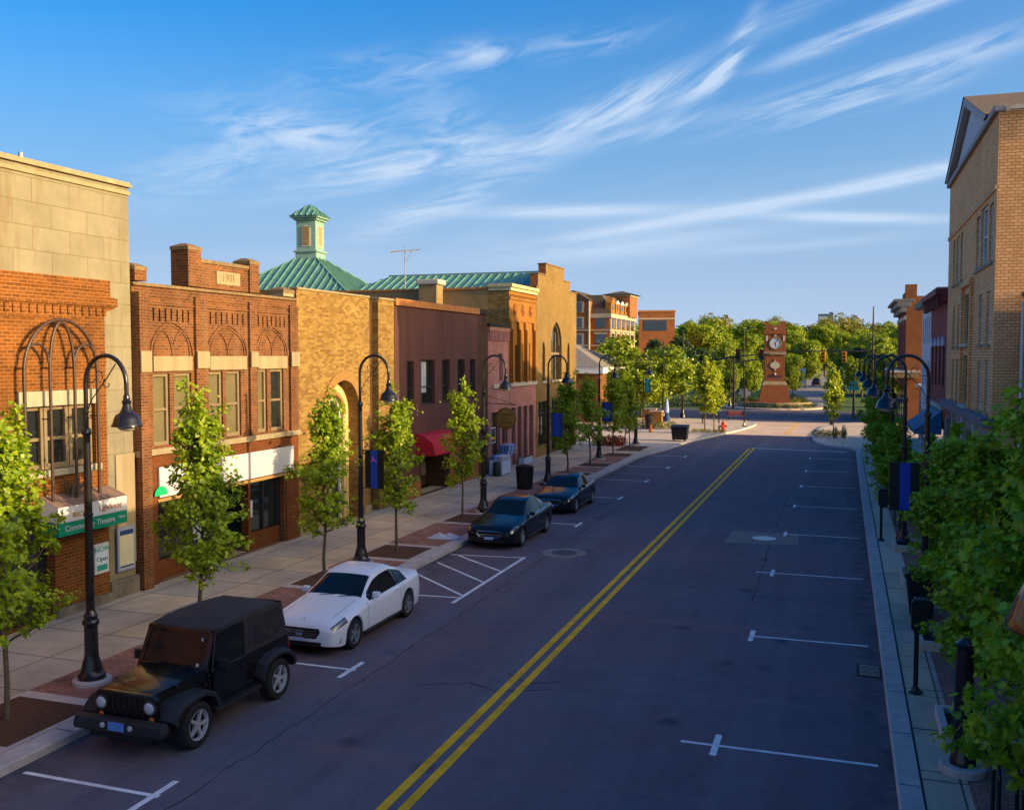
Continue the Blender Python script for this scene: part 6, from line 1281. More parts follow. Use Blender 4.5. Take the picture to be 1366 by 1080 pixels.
# shop display outside the pink shop
t = thing('display_table', 'white clothed trestle table of blue garments outside the pink brick shop', 'table', (-17.4, 48.6, .15)); b = MB(); b.box(-17.75, -17.05, 47.9, 49.2, .9, .94); b.build('table_top', M['sign_white'], t); b = MB(); b.box(-17.76, -17.04, 47.88, 47.895, .2, .9); b.box(-17.035, -17.02, 47.88, 49.22, .2, .9); b.build('table_cloth', mat('pale_cloth', (.62, .68, .80), .8, var=.1), t)
for sx_ in (-17.7, -17.1):
    for sy_ in (47.95, 49.15): MB().box(sx_ - .02, sx_ + .02, sy_ - .02, sy_ + .02, .15, .899).build('leg', M['dark_metal'], t)
r = random.Random(3); cl = [mat('denim_blue', (.10, .18, .42), .9, var=.35, vs=9), mat('pale_blue_fabric', (.40, .50, .70), .9, var=.35, vs=9), mat('white_fabric', (.62, .62, .66), .9, var=.2, vs=9)]
for i in range(9):
    x_, y_ = -17.65 + .27 * (i % 3), 48.05 + .42 * (i // 3); m_ = MB()
    for k_ in range(5): a, b_ = r.uniform(.09, .12), r.uniform(.13, .19); m_.box(x_ - a, x_ + a, y_ - b_, y_ + b_, .941 + k_ * .045, .984 + k_ * .045)
    o = m_.build('folded_garments', cl[i % 3], None, bevel=.012); tag(o, 'stack of folded blue and white garments on the trestle table outside the pink shop', 'garments', 'stacks of garments on the display table')
t = thing('garment_rail', 'hanging rail of pale blue shirts beside the pink shop window', 'clothes rail', (-17.5, 50.1, .15)); g = MB(); g.tube([(-17.5, 49.4, .15), (-17.5, 49.4, 1.75), (-17.5, 50.8, 1.75), (-17.5, 50.8, .15)], .02, 6); g.build('rail', M['galv'], t)
for i in range(8): y_ = 49.5 + i * .165; g = MB(); g.box(-17.72, -17.28, y_ - .03, y_ + .03, .95 + .1 * (i % 2), 1.6); g.box(-17.78, -17.22, y_ - .028, y_ + .028, 1.3, 1.601); g.build('shirt', cl[i % 3], t, bevel=.02)
poster('picture_board', 'white framed dark picture board above the display table', 48.55, 49.3, 1.75, 2.6, -17.98, M['sign_white'], mat('dark_picture', (.04, .05, .05), .4, var=.3), [(.2, .35, M['yellow'])])
t = thing('trough_planter', 'pale blue trough planter at the foot of the ornate building', 'planter', (-17.6, 53.6, .15)); MB().box(-17.8, -17.45, 52.9, 54.5, .15, .55).build('trough', mat('pale_blue_paint', (.42, .52, .68), .6), t, bevel=.015); flat(MB(), -17.77, -17.48, 52.94, 54.46, .552).build('soil', M['soil'], t)
t = thing('waste_drum', 'small dark green drum beside the display table', 'bin', (-17.2, 47.5, .15)); MB().lathe([(.2, 0), (.21, .02), (.21, .7), (.18, .74), (.05, .78)], (-17.2, 47.5, .15), 16).build('body', mat('dark_green_plastic', (.02, .04, .03), .5), t, smooth=40)
# pale wrapping left on the pavers
r = random.Random(8); g = MB(); N_ = 9
P_ = [[(-13.6 + i * .13, 30.4 + j * .12, .16 + abs(r.gauss(0, .07)) * (1 if 0 < i < N_ - 1 and 0 < j < 6 else .1)) for j in range(7)] for i in range(N_)]
g.add([p for row in P_ for p in row], [(i * 7 + j, i * 7 + j + 1, (i + 1) * 7 + j + 1, (i + 1) * 7 + j) for i in range(N_ - 1) for j in range(6)])
o = g.build('plastic_sheet', mat('crumpled_plastic', (.42, .46, .52), .35, spec=.5), None); tag(o, 'crumpled pale plastic sheet lying on the paving between two tree pits', 'plastic sheet')

# ================================================================== SIGNALS AND POLES AT THE CROSSING
def signal_head(x, y, z, m, lab, s=1.0, facing=-1):
    t = thing('traffic_signal', lab, 'traffic signal', (x, y, z), 0, 'traffic signals over the crossing'); MB().box(x - .26 * s, x + .26 * s, y - .14, y + .14, z - .62 * s, z + .62 * s).build('housing', m, t, bevel=.03)
    for i, c in enumerate(((.30, .012, .006), (.10, .05, .01), (.02, .05, .03))): MB().lathe([(.15, 0), (.15, .12), (.13, .12), (.12, .02)], (x, y - .14, z + (.4 - .4 * i) * s), 14, M=Matrix.Rotation(R(90), 4, 'X')).build('lens', mat('signal_lens_%d' % i, c, .3), t)
    return t
D4 = 112.0
def mast(x, ytop, yarm, xend, lab, d=D4, m=M['black_iron']):
    X, Y = AT(x, d); Xe, Ye = AT(xend, d); t = thing('signal_mast', lab, 'signal mast', (X, Y, .15)); MB().tube([(X, Y, .15), (X, Y, HZ(ytop, d) * .6), (X, Y, HZ(ytop, d))], [.16, .12, .07], 10).build('pole', m, t, smooth=60); MB().tube([(X, Y, HZ(yarm[0], d)), ((X + Xe) / 2, (Y + Ye) / 2, HZ(sum(yarm) / 2, d) + .1), (Xe, Ye, HZ(yarm[1], d))], [.11, .085, .06], 8).build('arm', m, t, smooth=60); MB().lathe([(.3, 0), (.3, .06), (.2, .12)], (X, Y, .15), 12).build('base', m, t); return t
mast(1163.5, 409, (469, 469), 1060, 'tall dark signal mast on the right with a level arm over the street')
mast(951, 470, (480, 471.5), 1027, 'dark signal mast on the left carrying the long upper arm'); mast(979, 476, (484, 478.5), 1020, 'dark signal mast on the left carrying the short lower arm', 116)
for x_, y_, lab in ((1097.5, 476, 'amber framed traffic signal left of two over the right lane'), (1125.5, 476, 'amber framed traffic signal right of two over the right lane')):
    X, Y = AT(x_, D4 - .5); signal_head(X, Y, HZ(y_, D4), M['yellow'], lab, 1.0)
for x_, y_, dd, lab in ((984, 473, D4, 'black traffic signal on the upper left arm'), (1015.5, 473, D4 - .1, 'black traffic signal touching the clock tower')):
    X, Y = AT(x_, dd - .5); signal_head(X, Y, HZ(y_, dd), M['plastic_black'], lab, 1.0)
X, Y = AT(1060, D4); Xb, Yb = AT(1150, D4); g = MB().tube([(*AT(940, 117), HZ(466, 117)), (*AT(1040, 115), HZ(468.5, 115)), (X, Y, HZ(469, D4))], .02, 5); o = g.build('span_wire', M['dark_metal'], None); tag(o, 'thin dark span wire crossing behind the clock tower', 'wire')
def pole(x, ytop, d, r_, lab, arm=None, m=M['black_iron'], sign=None):
    X, Y = AT(x, d); zt_ = HZ(ytop, d); t = thing('light_pole', lab, 'light pole', (X, Y, .15)); MB().lathe([(r_ * 3, 0), (r_ * 2.6, .3), (r_ * 1.6, .5), (r_ * 1.5, 1.0)], (X, Y, .15), 12).build('base', m, t, smooth=40); MB().tube([(X, Y, .3), (X, Y, zt_)], [r_ * 1.2, r_ * .6], 8).build('pole', m, t, smooth=60)
    if arm: MB().tube([(X, Y, zt_ - .3), (X + arm * .5, Y, zt_), (X + arm, Y, zt_)], .04, 6).box(X + arm - .3, X + arm + .3, Y - .12, Y + .12, zt_ - .08, zt_ + .06).build('luminaire', m, t)
    if sign: MB().box(X - .5, X + .5, Y - .08, Y - .05, zt_ * sign, zt_ * sign + .45).box(X - .4, X + .4, Y - .09, Y - .081, zt_ * sign + .6, zt_ * sign + .9).build('street_sign', M['sign_teal'], t)
pole(885, 455, 94, .09, 'thin dark pole left of the closed parasol on the plaza', None, M['black_iron']); pole(911, 440, 99, .10, 'dark pole with street name plates on the plaza', None, M['black_iron'], .62); pole(974, 466, 120, .08, 'short dark pole left of the clock tower with pale globe'); pole(992, 437, 126, .09, 'tall thin dark pole left of the clock tower', 1.2); pole(1139, 488, 97, .085, 'thin dark pole at the right corner beside the slim maple', None, M['black_iron'], .55); pole(1203, 457, 110, .08, 'slim bronze pole with curved top before the corner building', .8, M['brown_iron'])
x_, y_ = AT(1068, 180); t = thing('roadside_sign', 'white board sign on two legs beside the far road', 'road sign', (x_, y_, 0)); MB().box(x_ - .9, x_ + .9, y_, y_ + .1, 1.2, 4.2).build('panel', M['sign_white'], t)
for q in (-.7, .7): MB().box(x_ + q - .06, x_ + q + .06, y_ + .101, y_ + .2, 0, 4.0).build('leg', M['galv'], t)
x_, y_ = AT(1110, 88); t = thing('dark_bollard', 'dark post behind the slim maple at the right corner', 'bollard', (x_, y_, .15)); MB().lathe([(.16, 0), (.16, .7), (.2, .75), (.18, .95), (.06, 1.1)], (x_, y_, .15), 12).build('post', M['black_iron'], t, smooth=40)
# ================================================================== VEHICLES (front toward local -Y)
def catmull(pts, x):
    n = len(pts)
    if x <= pts[0][0]: return pts[0][1]
    if x >= pts[-1][0]: return pts[-1][1]
    for i in range(n - 1):
        if pts[i][0] <= x <= pts[i + 1][0]:
            x0, y0 = pts[i]; x1, y1 = pts[i + 1]; h = x1 - x0; t = (x - x0) / h
            def sl(j):
                if j == 0: return (pts[1][1] - pts[0][1]) / (pts[1][0] - pts[0][0])
                if j == n - 1: return (pts[-1][1] - pts[-2][1]) / (pts[-1][0] - pts[-2][0])
                a = (pts[j][1] - pts[j - 1][1]) / (pts[j][0] - pts[j - 1][0]); b = (pts[j + 1][1] - pts[j][1]) / (pts[j + 1][0] - pts[j][0]); return 0 if a * b <= 0 else 2 * a * b / (a + b)
            m0, m1 = sl(i) * h, sl(i + 1) * h
            return y0 * (2 * t ** 3 - 3 * t * t + 1) + m0 * (t ** 3 - 2 * t * t + t) + y1 * (-2 * t ** 3 + 3 * t * t) + m1 * (t ** 3 - t * t)
def paint(name, col, metal=0.0, rough=.32, coat=.45):
    m, nt, b = _mat(name); b.inputs['Base Color'].default_value = (*col, 1); b.inputs['Roughness'].default_value = rough; b.inputs['Metallic'].default_value = metal; b.inputs['Specular IOR Level'].default_value = .35; b.inputs['Coat Weight'].default_value = coat; b.inputs['Coat Roughness'].default_value = .04
    N = nt.nodes.new; L = nt.links.new; tc = N('ShaderNodeTexCoord'); n = N('ShaderNodeTexNoise'); n.inputs['Scale'].default_value = 2.5; n.inputs['Detail'].default_value = 6; L(tc.outputs['Object'], n.inputs['Vector']); r = N('ShaderNodeMapRange'); r.inputs[3].default_value = rough * .75; r.inputs[4].default_value = rough * 1.35; L(n.outputs[0], r.inputs[0]); L(r.outputs[0], b.inputs['Roughness']); return m
M['tyre'] = mat('tyre_rubber', (.018, .018, .019), .85, var=.25, vs=20); M['rim'] = mat('alloy_rim', (.62, .63, .66), .3, metal=.55); M['rim_dark'] = mat('alloy_rim_dark', (.34, .34, .37), .3, metal=.5)
M['car_glass'] = glassmat('car_glass', (.008, .011, .014), .03, .22, .05); M['chrome'] = mat('chrome', (.65, .66, .68), .12, metal=1.0); M['lamp_glass'] = mat('headlamp_glass', (.42, .46, .52), .08, spec=.8, coat=1.0); M['lamp_dark'] = mat('smoked_headlamp', (.07, .075, .085), .1, spec=.9, coat=1.0); M['tail'] = mat('tail_lamp_red', (.30, .01, .01), .15, coat=1.0); M['amber'] = mat('amber_lens', (.45, .10, .01), .2, coat=.6)
M['plate'] = mat('licence_plate', (.42, .55, .78), .45); M['trim_black'] = mat('car_trim_black', (.014, .014, .015), .5)
def wheel(t, x, y, r_, w_, sgn, rimm, spokes=5, z=None):
    z = r_ if z is None else z; RY = Matrix.Rotation(R(90) * sgn, 4, 'Y')
    o = MB().lathe([(r_ * .62, -w_ / 2), (r_ * .9, -w_ / 2), (r_ * .98, -w_ * .38), (r_, -w_ * .2), (r_, w_ * .2), (r_ * .98, w_ * .38), (r_ * .9, w_ / 2), (r_ * .66, w_ / 2 - .005), (r_ * .62, w_ * .3)], (x, y, z), 28, M=RY, cap=False).build('wheel', M['tyre'], t, local=True, smooth=35)
    b = MB(); b.lathe([(r_ * .66, w_ * .28), (r_ * .69, w_ * .47), (r_ * .63, w_ * .48), (r_ * .58, w_ * .2)], (x, y, z), 28, M=RY, cap=False); b.lathe([(r_ * .17, w_ * .1), (r_ * .17, w_ * .40), (r_ * .08, w_ * .45)], (x, y, z), 14, M=RY)
    for k_ in range(spokes):
        Mk = Matrix.Translation((x, y, z)) @ RY @ Matrix.Rotation(2 * math.pi * k_ / spokes + .3, 4, 'Z'); a, c = r_ * .055, r_ * .085
        b.add([Mk @ Vector(v) for v in ((r_ * .1, -c, w_ * .25), (r_ * .64, -a, w_ * .28), (r_ * .64, a, w_ * .28), (r_ * .1, c, w_ * .25), (r_ * .1, -c, w_ * .42), (r_ * .64, -a, w_ * .46), (r_ * .64, a, w_ * .46), (r_ * .1, c, w_ * .42))], [(4, 5, 6, 7), (0, 1, 5, 4), (2, 3, 7, 6), (3, 0, 4, 7), (1, 2, 6, 5)])
    b.build('rim', rimm, o, local=True, smooth=30); MB().lathe([(.01, w_ * .05), (r_ * .6, w_ * .05), (r_ * .6, w_ * .06)], (x, y, z), 20, M=RY).build('brake_disc', M['dark_metal'], o, local=True)
def sedan(label, x, y, col, L_=4.68, wb=2.76, W=.905, H=1.43, wr=.335, rimm=None, plate='CM 1722', grille='bars', lights=None, z=0.0, rz=0.0, roofc=None):
    t = thing('parked_car', label, 'car', (x, y, z), rz, 'cars parked along the left kerb'); h = L_ / 2; fa = -h + .86; ra = fa + wb
    k = H / 1.43
    top = [(-h, .60), (-h + .08, .70), (-h + .22, .775), (-h + .6, .86), (-h + 1.1, .935), (-h + 1.5, .985), (h - .75, 1.06), (h - .35, 1.05), (h - .08, 1.0), (h, .88)]
    belt = [(-h, .56), (-h + .10, .66), (-h + .35, .74), (-h + .9, .82), (-h + 1.5, .885), (0, .905), (1.0, .94), (h - .6, .985), (h - .15, .96), (h, .84)]
    wid = [(-h, .70), (-h + .06, .785), (-h + .18, .845), (-h + .42, .885), (-h + .9, W), (0, W), (h - 1.0, W), (h - .5, W - .035), (h - .2, W - .10), (h - .05, W - .2), (h, W - .30)]
    g0, g1, g2, g3 = -h + 1.46, -h + 2.20, h - 1.40, h - .74   # glass: base front, top front, top rear, base rear
    roof = [(g0, .98), (g1 - .25, 1.24), (g1, 1.355 * k), (g1 + .45, 1.43 * k), (g1 + .9, 1.435 * k), (g2 - .25, 1.41 * k), (g2 + .15, 1.32), (g3, 1.06)]
    rw = [(g0, .74), (g1, .60), (g1 + .8, .585), (g2, .57), (g3, .66)]
    R_ = wr + .045; st = set()
    yy = -h
    while yy <= h + 1e-6: st.add(round(yy, 3)); yy += .06
    for c in (fa, ra):
        for q in range(13): st.add(round(c - R_ * math.cos(q * math.pi / 12), 4))
        st.add(round(c - R_ - .002, 4)); st.add(round(c + R_ + .002, 4))
    for v in (-h + .02, -h + .05, h - .02, h - .05, h): st.add(round(v, 4))
    st = sorted(v for v in st if v <= h + 1e-6); rows = []
    for s_ in st:
        zl = .20 if -h + .3 < s_ < h - .3 else .20 + .06 * max(0, (abs(s_) - (h - .3)) / .3)
        for c in (fa, ra):
            if abs(s_ - c) <= R_ + .0005: zl = max(zl, wr + math.sqrt(max(0, R_ * R_ - (s_ - c) ** 2)))
        w = catmull(wid, s_); zb = catmull(belt, s_); zt = catmull(top, s_); gh = g0 < s_ < g3
        A0 = (w * .70, zl); A = (w * .955, zl); B = (w * .985, max(.34, zl + .015)); Cc = (w * 1.0, max(.56, zl + .03)); Dd = (w * .985, max(zb - .07, zl + .045)); E = (w * .925, zb)
        if gh:
            zr_ = max(catmull(roof, s_), zb + .004); xr = min(catmull(rw, s_), w * .90); F = (xr, max(zb + .002, zr_ - .045)); Gg = (xr * .84, zr_ - .012); Hh = (xr * .45, zr_); I = (0, zr_ + .006)
        else:
            F = (w * .84, zb + (zt - zb) * .45); Gg = (w * .70, zt - .02); Hh = (w * .38, zt - .004); I = (0, zt)
        key = [A0, A, B, Cc, Dd, E, F, Gg, Hh, I]; sub = [1, 2, 3, 4, 3, 6, 3, 3, 3]; row = []
        for i in range(len(key) - 1):
            p0, p1, p2, p3 = key[max(i - 1, 0)], key[i], key[i + 1], key[min(i + 2, len(key) - 1)]
            for j in range(sub[i]):
                q = j / sub[i]
                if i in (0, 4, 5): pt = (p1[0] + (p2[0] - p1[0]) * q, p1[1] + (p2[1] - p1[1]) * q)
                else: pt = tuple(p1[n_] + (p2[n_] - p1[n_]) * (q if i > 5 else q * q * (3 - 2 * q) * .3 + q * .7) for n_ in (0, 1))
                row.append(pt)
        row.append(key[-1]); rows.append(row)
    nr = len(rows[0]); off = [0]; 
    for q in [1, 2, 3, 4, 3, 6, 3, 3, 3]: off.append(off[-1] + q)
    iA, iB, iC, iD, iE, iF, iG, iH, iI = off[1], off[2], off[3], off[4], off[5], off[6], off[7], off[8], off[9]
    V = {}; P = {n_: MB() for n_ in ('body', 'side_window', 'windscreen', 'rear_window', 'headlight', 'tail_light', 'trim')}
    PS = {('side_window', s): MB() for s in (0, 1, 2, 3)}; PH = {('headlight', s): MB() for s in (0, 1)}; PT = {('tail_light', s): MB() for s in (0, 1)}
    def cls(ym, j):
        jm = j + .5
        if g0 + .10 < ym < g3 - .30 and iE <= j < iF - 1:
            zr_ = catmull(roof, ym) - catmull(belt, ym)
            if zr_ > .17 + (.05 if j > iE + 3 else 0):
                bp = g1 + .98
                if abs(ym - bp) < .035 or ym > g3 - .42: return 'trim'
                return ('sw', 0 if ym < bp else 1)
        if g0 + .03 < ym < g1 - .02 and j >= iF + 1: return 'windscreen'
        if g2 + .02 < ym < g3 - .04 and j >= iF + 1: return 'rear_window'
        if -h + .07 < ym < -h + .52 and iD - 1 <= j < iE + 2: return 'hl'
        if h - .30 < ym < h - .03 and iD - 2 <= j < iE + 1: return 'tl'
        if j < iA: return 'trim'
        return 'body'
    for i in range(len(rows) - 1):
        ym = (st[i] + st[i + 1]) / 2
        for j in range(nr - 1):
            k_ = cls(ym, j)
            for sg in (1, -1):
                q = [(sg * rows[i][j][0], st[i], rows[i][j][1]), (sg * rows[i + 1][j][0], st[i + 1], rows[i + 1][j][1]), (sg * rows[i + 1][j + 1][0], st[i + 1], rows[i + 1][j + 1][1]), (sg * rows[i][j + 1][0], st[i], rows[i][j + 1][1])]
                if sg < 0: q.reverse()
                if isinstance(k_, tuple): mb = PS[('side_window', k_[1] + (0 if sg > 0 else 2))]
                elif k_ == 'hl': mb = PH[('headlight', 0 if sg > 0 else 1)]
                elif k_ == 'tl': mb = PT[('tail_light', 0 if sg > 0 else 1)]
                else: mb = P[k_]
                mb.add(q, [(0, 1, 2, 3)])
    for e, s_ in ((0, st[0]), (-1, st[-1])):
        pr = [(p[0], s_, p[1]) for p in rows[e]]; P['body'].poly(pr + [(-p[0], p[1], p[2]) for p in reversed(pr[:-1])])
    def weld(mb, name, m, par):
        o = mb.build(name, m, par, local=True); bm = bmesh.new(); bm.from_mesh(o.data); bmesh.ops.remove_doubles(bm, verts=bm.verts, dist=.0006); bmesh.ops.recalc_face_normals(bm, faces=bm.faces); bm.to_mesh(o.data); bm.free(); o.data.shade_smooth(); o.data.set_sharp_from_angle(angle=R(38)); return o
    body = weld(P['body'], 'body', col, t); weld(P['windscreen'], 'windscreen', M['car_glass'], t); weld(P['rear_window'], 'rear_window', M['car_glass'], t); weld(P['trim'], 'underbody', M['trim_black'], t)
    for kk, mb in PS.items(): weld(mb, 'side_window', M['car_glass'], t) if mb.f else None
    for kk, mb in PH.items(): weld(mb, 'headlight', lights or M['lamp_dark'], t) if mb.f else None
    for kk, mb in PT.items(): weld(mb, 'tail_light', M['tail'], t) if mb.f else None
    MB().box(-.72, .72, -h + .25, h - .25, .19, .52).build('floor_pan', M['trim_black'], t, local=True)
    for c in (fa, ra):
        for sg in (1, -1): wheel(t, sg * (W - .125), c, wr, .225, sg, rimm or M['rim'], 5 if wr < .34 else 7)
    def sx(yq, j):                            # side point of the body
        i = min(range(len(st)), key=lambda a: abs(st[a] - yq)); return rows[i][j]
    dl = MB()                                  # door gaps and sill line, slightly proud
    for yd in (g0 + .02, g1 + .98, ra - R_ + .10):
        for sg in (1, -1):
            for j in range(iB, iE):
                a, b_ = sx(yd, j), sx(yd, j + 1); dl.add([(sg * (a[0] + .002), yd - .006, a[1]), (sg * (a[0] + .002), yd + .006, a[1]), (sg * (b_[0] + .002), yd + .006, b_[1]), (sg * (b_[0] + .002), yd - .006, b_[1])], [(0, 1, 2, 3)])
    dl.build('door_gap', M['trim_black'], t, local=True)
    for yd in (g1 + .78, ra - R_ - .08):
        for sg in (1, -1):
            p = sx(yd, iD); b = MB(); b.box(sg * p[0] - .01, sg * p[0] + sg * .03, yd - .09, yd + .09, p[1] - .02, p[1] + .01); b.build('door_handle', col, t, local=True, bevel=.006)
    for sg in (1, -1):
        p = sx(g0 + .35, iE); b = MB(); b.box(sg * (p[0] + .0), sg * (p[0] + .17), g0 + .30, g0 + .42, p[1] + .03, p[1] + .16); b.box(sg * (p[0] - .03), sg * (p[0] + .06), g0 + .33, g0 + .39, p[1] + .02, p[1] + .07); b.build('wing_mirror', col, t, local=True, bevel=.03)
    # front: grille, emblem, intake, plate
    gr = MB(); yf = -h - .004; gr.prism([(-.46, .63), (.46, .63), (.50, .55), (.40, .41), (-.40, .41), (-.50, .55)], 'y', yf - .012, yf + .02); g_ = gr.build('grille', M['trim_black'], t, local=True, bevel=.01)
    br = MB()
    for zq in ((.47, .52, .57) if grille == 'bars' else (.50,)): br.box(-.43, .43, yf - .022, yf - .013, zq - .010, zq + .010)
    if grille != 'bars':
        for a, b_ in (((-.43, .54), (-.40, .62)), ((-.40, .62), (.40, .62)), ((.40, .62), (.43, .54)), ((.43, .54), (.34, .42)), ((-.34, .42), (.34, .42)), ((-.43, .54), (-.34, .42))): br.tube([(a[0], yf - .014, a[1]), (b_[0], yf - .014, b_[1])], .012, 5)
    br.build('grille_bar', M['chrome'], g_, local=True)
    if grille == 'bars':
        e = MB(); e.lathe([(.085, 0), (.085, .012), (.072, .012), (.070, .004)], (0, yf - .022, .52), 24, M=Matrix.Rotation(R(90), 4, 'X'))
        for k_ in range(3): a_ = R(90 + 120 * k_); e.tube([(0, yf - .032, .52), (.075 * math.cos(a_), yf - .032, .52 + .075 * math.sin(a_))], .008, 5)
        e.build('emblem', M['chrome'], g_, local=True); MB().lathe([(.025, 0), (.02, .006)], (0, -h + .20, .775), 12).build('bonnet_badge', M['trim_black'], t, local=True)
    else: MB().box(-.05, -.005, yf - .028, yf - .013, .49, .52).box(.005, .05, yf - .028, yf - .013, .49, .52).build('emblem', M['chrome'], g_, local=True)
    b = MB(); b.box(-.52, .52, yf - .01, yf + .02, .235, .335); b.build('air_intake', M['trim_black'], t, local=True, bevel=.01)
    for sg in (1, -1):
        p0, p1 = sx(-h + .06, iB), sx(-h + .28, iB); b = MB(); X0, X1 = p0[0] * .90, p1[0] * .985
        b.add([(sg * (X0 + .012), -h + .03, .27), (sg * (X1 + .012), -h + .27, .29), (sg * (X1 + .014), -h + .27, .42), (sg * (X0 + .014), -h + .03, .36)], [(0, 1, 2, 3)]); b.build('fog_intake', M['trim_black'], t, local=True)
    pl = MB().box(-.155, .155, yf - .032, yf - .026, .345, .425).build('licence_plate', M['plate'], t, local=True); text(plate, .075, 'plate_number', M['navy'], pl, (0, yf - .0335, .385), FACE_US, .001, sx=.8)
    MB().box(-.155, .155, h + .004, h + .01, .62, .70).build('licence_plate', M['plate'], t, local=True)
    # bonnet and boot shut lines, sill, bright strip under the side glass
    for jq, ya, yb_, sg in ((iG, -h + .34, g0 - .02, 1), (iG, -h + .34, g0 - .02, -1)):
        sl = MB()
        if True:
            pr = [(sg * rows[i][jq][0], st[i], rows[i][jq][1] + .002) for i in range(len(st)) if ya < st[i] < yb_]
            for a, b_ in zip(pr[:-1], pr[1:]): sl.add([(a[0] - .006, a[1], a[2]), (a[0] + .006, a[1], a[2]), (b_[0] + .006, b_[1], b_[2]), (b_[0] - .006, b_[1], b_[2])], [(0, 1, 2, 3)])
        sl.build('shut_line', M['trim_black'], t, local=True)
    for sg in (1, -1):
        pr = [(sg * (rows[i][iE][0] + .004), st[i], rows[i][iE][1] + .004) for i in range(len(st)) if g0 + .25 < st[i] < g3 - .28]
        MB().tube(pr, .011, 5).build('window_trim', M['chrome'], t, local=True)
        pr = [(sg * (rows[i][iB][0] + .004), st[i], .255) for i in range(len(st)) if fa + R_ < st[i] < ra - R_]
        MB().tube(pr, .035, 6).build('sill', M['trim_black'], t, local=True)
    wp = MB()
    for xq in (-.35, .15): wp.tube([(xq, g0 - .03, .985), (xq + .42, g0 + .04, 1.015)], .009, 5)
    wp.build('wiper', M['trim_black'], t, local=True)
    return t
white = paint('white_car_paint', (.74, .77, .84)); blackp = paint('black_car_paint', (.006, .006, .007), rough=.22, coat=.2); blackb = paint('blue_black_car_paint', (.006, .008, .014), rough=.22, coat=.2)
sedan('white four door sedan parked behind the black soft top car', -11.05, 20.3, white, 4.66, 2.76, .905, 1.43, .335, M['rim_dark'], 'BK 57 210', 'bars')
sedan('black sedan parked just past the hatched no parking bay', -11.15, 32.45, blackp, 4.85, 2.83, .925, 1.45, .335, M['rim_dark'], 'Z 88 142', 'frame')
sedan('blue black sedan parked beside the litter bin, farthest of the parked cars', -11.25, 39.75, blackb, 4.55, 2.70, .90, 1.42, .33, M['rim_dark'], 'AT 31 66', 'wing')

